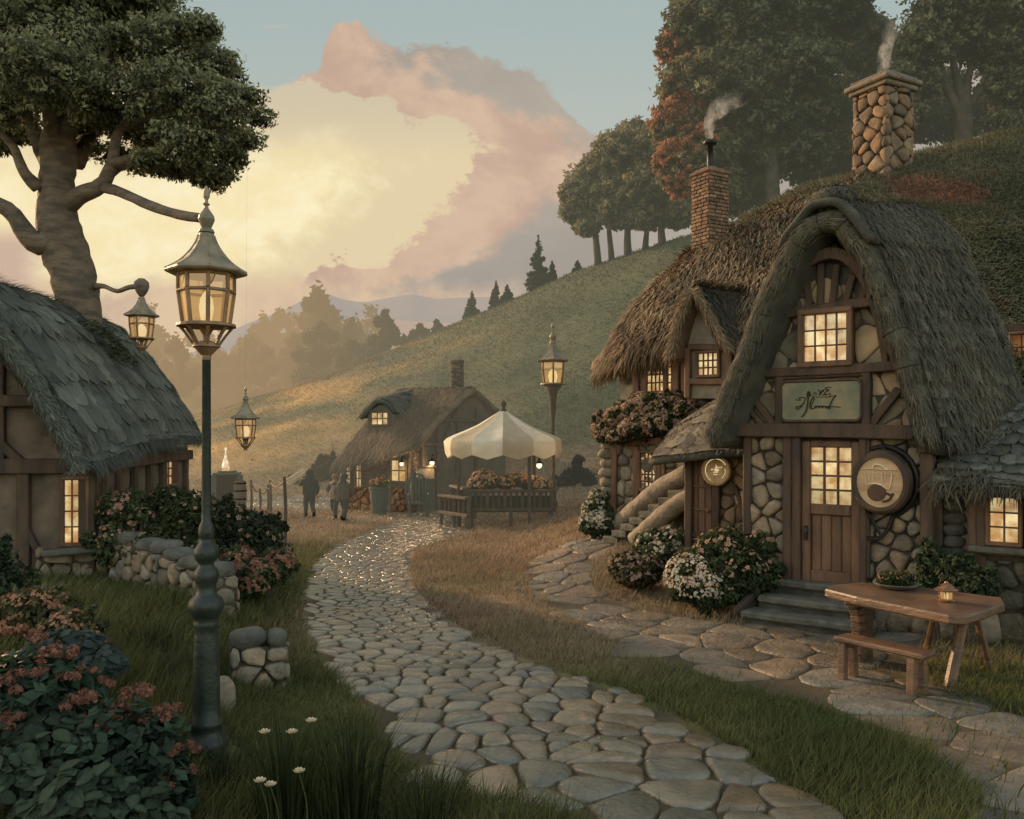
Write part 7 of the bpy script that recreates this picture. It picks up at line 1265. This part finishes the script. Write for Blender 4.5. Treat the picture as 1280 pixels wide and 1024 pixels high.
hnd = T((-.15, .16, .83)); sh = thing('reed_sheaf', 'pale sheaf of long reeds held on the shoulder of the cloaked person', 'sheaf', hnd - V3(.2, 0, .1)); m = MB(); rs = np.random.RandomState(9)
for i in range(46): o_ = rs.normal(size=3) * .035 + V3(.0, -.22, .02); a = hnd + V3(.16, .02, .16) + o_; c = hnd + V3(-.40, .0, -.34) + o_ * 1.5 + V3(-.06, -.16, 0) + V3(rs.normal() * .02, 0, rs.normal() * .02); m.tube([a, (a + c) / 2 + V3(0, 0, .02), c], [.010, .013, .008], 4, 1, col=V3(.95, .74, .48) * (.7 + .5 * rs.rand()))
m.build('reeds', STRAWH, sh); m = MB(); m.tube([hnd + V3(.02, 0, .02) + V3(-.03, 0, .06) * 1.0 + (V3(0, 1, 0) * math.cos(a) + nrm(V3(-.6, 0, .7)) * math.sin(a)) * .065 for a in np.linspace(0, 2 * PI, 12)], .010, 5, 1, col=V3(.2, .14, .08)); m.build('binding', STRAWH, sh)
b = G(419, 649); person('person in pale linen apron facing the viewer, middle of the three walkers', b, math.radians(165), 1.33, wk, [((-.17, .03, .66), (-.09, .14, .62)), ((.17, .02, .65), (.12, .14, .60))], BRN, SLATE, CL('fair_hair', (.22, .15, .08), (.15, .10, .055)), apron=LIN, hair_len=.12)
b = G(430, 653); person('person in brown coat with grey trousers walking nearest the far cottage', b, math.radians(-20), 1.40, [((.11, .29), (.12, .05)), ((-.02, .27), (-.18, .10))], [((-.165, -.05, .65), (-.17, .0, .53)), ((.165, .06, .65), (.16, .14, .56))], BRN, SLATE, HAIRM, cape=CL('grey_cloth', (.10, .08, .056), (.06, .052, .04)), hair_len=.07)

# ---------------------------------------------------------------- rope fence, cabinet
fb = G(356, 687); t = thing('rope_fence', 'slender brown posts joined by a rope beside the path at the garden', 'fence', fb); PS = [(356, 687, 596), (338, 643, 600), (335, 640, 606), (325, 640, 611), (314, 642, 600)]; tp = []
for i, (px, pb, pt) in enumerate(PS):
    b = G(px, pb); z = W(px, pt, b[1])[2]; m = MB(); m.tube([b - V3(0, 0, .1), b + V3(.015, 0, z / 2), V3(b[0] - .01, b[1], z)], [.045, .04, .035], 8, 3, .05); m.build('post', WOODH, t); tp.append(V3(b[0], b[1], z - .10))
m = MB()
for a, c in zip([tp[0], tp[1], tp[2], tp[3]], [tp[1], tp[2], tp[3], tp[4]]): m.tube([a, (a + c) / 2 - V3(0, 0, .12), c], .018, 6, 5, col=V3(1.6, 1.4, 1.1))
m.build('rope', WOODH, t, smooth=True)
b = G(284, 640); t = thing('post_cabinet', 'green boarded cabinet topped with a small glowing glass spire near the rope fence', 'cabinet', b); m = MB(); w_ = .62
for i in range(4): m.beam(b + V3(-.25 + .165 * i, 0, -.05), b + V3(-.25 + .165 * i, 0, 1.2), .155, .5)
m.build('boards', GRN, t); m = MB(); m.box(b + V3(0, 0, 1.24), .76, .62, .07); m.box(b + V3(0, 0, 1.30), .5, .42, .06); m.build('lid', GRN, t); m = MB(); c = b + V3(-.05, 0, 1.33); m.lathe([(.12, 0), (.13, .12), (.10, .28), (.05, .42), (.025, .55), (.02, .66), (.05, .70), (.01, .76)], c, 10); m.build('glass_spire', glow('lit_spire', srgb(214, 170, 112), srgb(252, 240, 205), 1.0, 6), t)
b = G(300, 641); t = thing('barrel', 'upright wooden barrel next to the green cabinet by the rope fence', 'barrel', b); m = MB(); m.lathe([(.16, -.02), (.19, .2), (.21, .5), (.20, .8), (.17, 1.02), (.15, 1.02), (.14, .99)], b, 16); m.build('staves', WOODH, t); m = MB()
for z_ in (.15, .42, .68, .92): m.lathe([(.205 - .05 * abs(z_ - .5) * 1.2, z_), (.225 - .05 * abs(z_ - .5) * 1.2, z_), (.225 - .05 * abs(z_ - .5) * 1.2, z_ + .05), (.2 - .05 * abs(z_ - .5) * 1.2, z_ + .05)], b, 16)
m.build('hoops', STEELDARK, t)

# ---------------------------------------------------------------- trees on the hill and beyond
def ridge_d(px):
    best = None
    for a, b in zip(RIDGE[:-1], RIDGE[1:]):
        for s in np.linspace(0, 1, 40):
            p = a + (b - a) * s; e = abs(640 + p[0] / p[1] * F - px)
            if best is None or e < best[0]: best = (e, p[1])
    return best[1]
def tree(name, label, base, d, trunk, tr, limbs, blobs, n, size, ca, cb, haze=True, group=None, extra=None, seed=1, zsq=.8, **kw):
    bz_ = hz(*W(base, 500, d)[:2]); t = thing(name, label, 'tree', (W(base, 500, d)[0], d, bz_), group); m = MB(); p0 = W(base, 500, d); p0[2] = bz_ - .2; pts = [p0] + [W(*q, d) for q in trunk]; m.tube(pts, np.linspace(tr, tr * .45, len(pts)), 9, 4, .08)
    for L in limbs: m.tube([W(*q, d) if len(q) == 2 else W(*q) for q in L], np.linspace(tr * .45, tr * .12, len(L)), 6, 4, .06)
    m.build('trunk', BARKH if haze else BARK, t, smooth=True); rs = np.random.RandomState(seed); bl = []
    for px, py, r in blobs: rr = r / F * d; bl += [(W(px, py, d) + V3(0, rs.uniform(-.5, .5) * rr, 0), V3(rr, rr, rr * zsq)), (W(px + rs.uniform(-.4, .4) * r, py + rs.uniform(-.4, .4) * r, d + rs.uniform(-.8, .8) * rr), V3(rr, rr, rr * zsq) * .62)]
    m = MB(); leaves(m, bl, n, size, ca, cb, seed=seed, shell=.5, clump=.8, **kw); m.build('crown', LEAFH if haze else LEAF, t)
    if extra: m = MB(); bl = [(W(px, py, d - r * .3 / F * d), V3(1, 1, .8) * r / F * d) for px, py, r in extra[0]]; leaves(m, bl, extra[1], size, extra[2], extra[3], seed=seed + 1, shell=.6, clump=.9, **kw); m.build('autumn_leaves', LEAFH if haze else LEAF, t)
    return t
DG, MGc, LT = (.026, .034, .018), (.075, .088, .044), (.11, .11, .05)
gp = 'round trees on the hilltop'
for i, (px, tk, bl, lb) in enumerate([(748, [(744, 290), (738, 262)], [(738, 235, 36), (722, 262, 22), (755, 215, 34), (735, 278, 20), (714, 240, 16), (765, 250, 28)], 'leftmost round tree of the hilltop row, hanging lowest over the slope'), (785, [(784, 280), (782, 250)], [(785, 198, 40), (772, 266, 24), (796, 270, 22), (765, 190, 28), (800, 230, 36), (775, 240, 34), (790, 172, 24)], 'middle round tree of the hilltop row'), (828, [(826, 275), (824, 240)], [(822, 190, 36), (848, 262, 26), (812, 268, 22), (842, 215, 34), (812, 235, 34), (838, 250, 28), (820, 165, 18)], 'round hilltop tree closest to the tall autumn tree')]):
    dd = ridge_d(px) - .5; tree('tree', lb, px, dd, tk, .22, [[tk[0], (tk[0][0] - 14, tk[0][1] - 26), (tk[0][0] - 20, tk[0][1] - 50)], [tk[0], (tk[0][0] + 10, tk[0][1] - 30), (tk[0][0] + 18, tk[0][1] - 60)]], bl, 26000, .13, (0.09, 0.096, 0.054), (0.36, 0.315, 0.18), group=gp, seed=200 + i)
for px, lean in ((765, -4), (806, 3)):                 # bare stems between the row's crowns
    dd = ridge_d(px); t = tree('tree', 'thin stemmed small tree standing %s in the hilltop row' % ('just left of the middle round tree' if px == 765 else 'just right of the middle round tree'), px, dd, [(px + lean, 285), (px + 2 * lean, 262)], .18, [], [(px + 2 * lean, 248, 22), (px + lean, 225, 18)], 5500, .13, DG, MGc, group=gp, seed=int(px))
tree('tree', 'tall tree with rusty autumn leaves on its left side behind the brick chimney', 890, 37, [(895, 230), (905, 120), (915, 20)], .5, [[(895, 230), (870, 180), (850, 150)], [(900, 180), (930, 130), (950, 90)], [(905, 120), (880, 70), (865, 40)]], [(880, 40, 55), (862, 110, 42), (848, 165, 34), (905, 120, 62), (930, 30, 72), (895, -40, 60), (880, 205, 44), (848, 215, 28), (950, 105, 56), (935, 185, 50), (845, 60, 26), (900, 245, 34)], 80000, .115, (0.06, 0.069, 0.036), (0.255, 0.247, 0.135), seed=210, extra=([(850, 60, 28), (868, 95, 36), (845, 150, 30), (842, 200, 26), (870, 180, 36), (895, 60, 36), (900, 130, 40), (860, 225, 26), (930, 80, 30), (880, 20, 36), (925, 150, 30), (870, 120, 40)], 46000, (.22, .09, .05), (.52, .24, .13)))
tree('tree', 'very tall dark tree with bare lower trunk between the two chimneys', 968, 36, [(966, 260), (965, 190), (975, 90), (985, 10)], .36, [[(965, 210), (945, 185), (925, 170)], [(966, 200), (990, 170), (1010, 140)]], [(1000, 60, 60), (985, 130, 52), (1020, 130, 46), (960, 150, 40), (1030, 20, 56), (990, -30, 70), (965, 60, 50), (1010, 185, 34), (960, 20, 50)], 60000, .115, (0.051, 0.063, 0.039), (0.195, 0.21, 0.12), seed=211)
tree('tree', 'dark slim tree standing in the wood behind the mound crest', 1005, 40, [(1005, 230), (1008, 170)], .24, [[(1006, 220), (1025, 190), (1040, 180)]], [(1010, 200, 40), (1040, 185, 36), (985, 190, 30), (1030, 220, 30)], 16000, .13, (0.045, 0.06, 0.036), (0.165, 0.18, 0.105), seed=212)
tree('tree', 'dark slim tree just right of the brick chimney, lowest in the wood', 930, 41, [(930, 240), (932, 190)], .2, [], [(925, 215, 34), (945, 235, 28), (915, 250, 26), (950, 205, 26)], 14000, .13, (0.045, 0.06, 0.036), (0.165, 0.18, 0.105), seed=213)
tree('tree', 'smaller greyish tree rising beside the big stone chimney', 1085, 38, [(1085, 190), (1086, 120), (1088, 70)], .26, [[(1086, 130), (1068, 100)], [(1086, 120), (1102, 90)]], [(1085, 48, 28), (1068, 75, 26), (1102, 60, 20), (1078, 105, 26), (1095, 95, 22), (1060, 110, 22), (1050, 150, 30), (1062, 180, 30)], 22000, .11, (0.06, 0.075, 0.045), (0.225, 0.232, 0.135), seed=214)
tree('tree', 'wide spreading tree with pale forked limbs on the mound at the top corner', 1206, 33, [(1204, 150), (1206, 110)], .42, [[(1204, 150), (1180, 105), (1150, 70), (1135, 50)], [(1205, 120), (1215, 80), (1235, 40)], [(1204, 130), (1192, 80), (1188, 30)], [(1206, 140), (1240, 95), (1270, 70)], [(1180, 105), (1172, 70), (1175, 30)]], [(1150, 62, 40), (1185, 20, 56), (1240, 10, 60), (1275, 50, 60), (1128, 95, 24), (1220, 55, 34), (1300, 100, 60), (1262, 112, 34), (1160, 105, 22), (1190, -40, 70), (1260, 155, 26), (1145, 140, 18)], 46000, .105, (0.06, 0.075, 0.042), (0.27, 0.262, 0.15), seed=215)
tree('tree', 'dark tree filling the gap behind the forked tree at the photo edge', 1290, 39, [(1285, 140), (1285, 60)], .4, [], [(1285, 60, 60), (1310, 120, 60), (1250, 130, 44), (1160, 150, 34), (1125, 165, 26), (1200, 150, 34), (1180, 110, 40)], 30000, .125, (0.045, 0.06, 0.036), (0.15, 0.165, 0.098), seed=216)
def conifer(label, px, pyt, pyb, d, w, group, seed):
    c = W(px, pyb, d); c[2] = min(c[2], hz(c[0], c[1]) + .2); H_ = W(px, pyt, d)[2] - c[2]; wm = w / F * d; t = thing('conifer', label, 'conifer', c, group); m = MB(); m.tube([c - V3(0, 0, .2), c + V3(0, 0, H_ * .96)], [H_ * .03, .02], 6, 1); m.build('trunk', BARKH, t); bl = []; rs = np.random.RandomState(seed); n = 11
    for i in range(n):
        f_ = i / (n - 1); r = wm * (1 - f_) ** .85 + .05
        for k in range(max(3, int(7 * (1 - f_)) + 2)): a = rs.rand() * 6.28; q_ = r * .62; bl.append((c + V3(math.cos(a) * q_, math.sin(a) * q_, H_ * (.08 + .88 * f_) - .1 * r), V3(r * .46, r * .46, H_ * .045)))
        bl.append((c + V3(0, 0, H_ * (.08 + .9 * f_)), V3(r * .5, r * .5, H_ * .06)))
    m = MB(); leaves(m, bl, 3800, .05 + H_ * .014, (.016, .024, .014), (.055, .065, .036), seed=seed, shell=.4, droop=.8); m.build('crown', LEAFH, t); return t
for i, (px, a, b, w, lb) in enumerate([(673, 296, 358, 17, 'tallest pointed fir on the hill ridge'), (690, 326, 352, 8, 'small fir just right of the tallest one on the ridge'), (590, 364, 396, 11, 'lowest fir on the ridge, standing above the far chimney'), (620, 352, 382, 9, 'slim fir in the middle of the ridge line'), (634, 356, 378, 12, 'bushy short fir in the middle of the ridge line'), (722, 326, 340, 8, 'tiny fir on the ridge under the round trees')]): conifer(lb, px, a, b, ridge_d(px) + 1.0, w, 'firs along the hill ridge', 230 + i)
def far_tree(label, px, top, bottom, d, w, seed, c1=(.03, .034, .018), c2=(.09, .085, .045), group=None, n=3600):
    c = W(px, bottom, d); c[2] = min(c[2], hz(c[0], c[1]) + .1); zt = W(px, top, d)[2]; H_ = zt - c[2]; r = w / F * d; t = thing('far_tree', label, 'tree', c, group); m = MB(); m.tube([c - V3(0, 0, .3), c + V3(r * .05, 0, H_ * .5), c + V3(0, 0, H_ * .85)], [H_ * .03, H_ * .022, .05], 6, 3); m.build('trunk', BARKH, t); rs = np.random.RandomState(seed); bl = []
    for i in range(13): f_ = rs.rand(); a = rs.rand() * 6.28; q_ = r * .62 * math.sin(PI * (.18 + .72 * f_)); s_ = (.28 + .26 * rs.rand()) * (1 - .45 * f_); bl.append((c + V3(math.cos(a) * q_, math.sin(a) * q_, H_ * (.34 + .56 * f_)), V3(r * s_, r * s_, min(r * s_, H_ * .14))))
    bl.append((c + V3(0, 0, H_ * .9), V3(r * .22, r * .22, H_ * .09)))
    m = MB(); leaves(m, bl, n, .10 + H_ * .012, c1, c2, seed=seed, shell=.4, clump=.8); m.build('crown', LEAFH, t); return t
far_tree('shapely lone tree on the hill shoulder before the mountains', 481, 384, 442, 80, 25, 240, n=6500); far_tree('big round hazy tree left of the lone shapely one', 402, 400, 480, 92, 46, 241, n=6500); far_tree('low spreading tree right of the lone shapely one', 525, 402, 428, 76, 22, 242); far_tree('small dark tree on the shoulder, farther up from the low spreading one', 546, 398, 420, 72, 15, 243); far_tree('hazy bush like tree between the big round one and the lone one', 442, 422, 465, 86, 30, 244); far_tree('low hazy tree just left of the lone shapely one', 458, 428, 455, 82, 20, 246); far_tree('small round tree under the lone shapely one', 505, 418, 440, 78, 18, 245)
rs = np.random.RandomState(77); lb = 'hazy tree of the distant valley wood below the mountains'; grp = 'hazy trees of the distant valley wood'; protos = [far_tree(lb, 330, 428, 548, 112, 30, 250, group=grp, n=3000), far_tree(lb, 280, 436, 552, 120, 26, 251, group=grp, n=3000), far_tree(lb, 365, 418, 548, 118, 34, 252, group=grp, n=3000), conifer(lb, 300, 425, 552, 115, 17, grp, 253)]
for i in range(30):
    px = 165 + 300 * (i / 29) + rs.uniform(-6, 6); d = rs.uniform(96, 165); w = W(px, 545, d); s = rs.uniform(.75, 1.15) * (1 + .25 * sm(330, 420, px)) * d / 118 * 1.22; dup(protos[rs.choice(4, p=[.3, .25, .3, .15])], (w[0], w[1], hz(w[0], w[1])), lb, s, rs.rand() * 6.28)
# shrubs in the hollow right of the stall
bush('topiary_bush', 'dark shrub clipped with a curved neck rising from it right of the market stall', 'bush', blb((712, 604, 30, .42, .42), (728, 602, 30, .42, .48), (738, 608, 29.5, .3, .3), (721, 590, 30, .16, .3), (719, 580, 30, .12, .2), (722, 573, 30, .14, .10), (728, 574, 30, .09, .07), (700, 608, 30.5, .3, .3)), 5200, .06, (.014, .02, .014), (.04, .05, .036), None, 260, haze=True)
bush('dark_bush', 'low dark shrubs at the hill foot behind the left side of the far cottage', 'bush', blb((400, 600, 36, .7, .6), (425, 596, 36, .6, .7), (375, 605, 36, .6, .4), (412, 585, 38, .6, .6)), 6500, .075, (.018, .026, .016), (.05, .06, .036), None, 261, haze=True)
bush('hedge_bush', 'rounded hedge at the hill foot between the cabinet and the walkers', 'bush', blb((330, 600, 40, .9, .5), (355, 598, 40, .8, .6), (305, 606, 40, .7, .4)), 5000, .08, (.025, .032, .018), (.075, .075, .04), None, 262, haze=True)

# ---------------------------------------------------------------- chimney smoke
def smoke(label, pts, r, dens):
    t = thing('chimney_smoke', label, 'smoke', pts[0]); m = MB(); m.tube(pts, r, 14, 5, .0); m.tube
    M = D.materials.new('smoke_' + str(len(MATS))); MATS[M.name] = M; M.use_nodes = True; nt = M.node_tree; nt.nodes.clear(); N = NT(nt); out = N.n('ShaderNodeOutputMaterial'); pv = N.n('ShaderNodeVolumePrincipled'); geo = N.n('ShaderNodeNewGeometry').outputs['Position']; nz = N.noise(N.stretch(geo, (1, 1, .7)), 3.4, 5, .6, .8)
    s = N.n('ShaderNodeSeparateXYZ'); N.L.new(geo, s.inputs[0]); z0, z1 = float(pts[0][2]), float(pts[-1][2]); fade = N.sms(s.outputs[2], z1 + .05, z0 + .1)
    N.L.new(N.m('MULTIPLY', N.m('MULTIPLY', N.sms(nz, .44, .70), dens), N.m('ADD', N.m('MULTIPLY', fade, .95), .0)), pv.inputs['Density']); pv.inputs['Color'].default_value = (.95, .92, .87, 1); pv.inputs['Emission Strength'].default_value = 0; N.L.new(pv.outputs[0], out.inputs['Volume']); m.build('plume', M, t, smooth=True)
q = SM1; smoke('thin pale smoke curling from the pipe of the brick chimney', [q, q + V3(-.02, 0, .25), q + V3(.06, 0, .55), q + V3(.3, 0, .85), q + V3(.7, 0, 1.1)], [.07, .13, .19, .26, .30], 7)
q = SM2; smoke('thin pale smoke rising straight from the big stone chimney', [q, q + V3(.0, 0, .35), q + V3(.06, 0, .8), q + V3(.22, 0, 1.3), q + V3(.45, 0, 1.8)], [.13, .15, .17, .2, .2], 6)
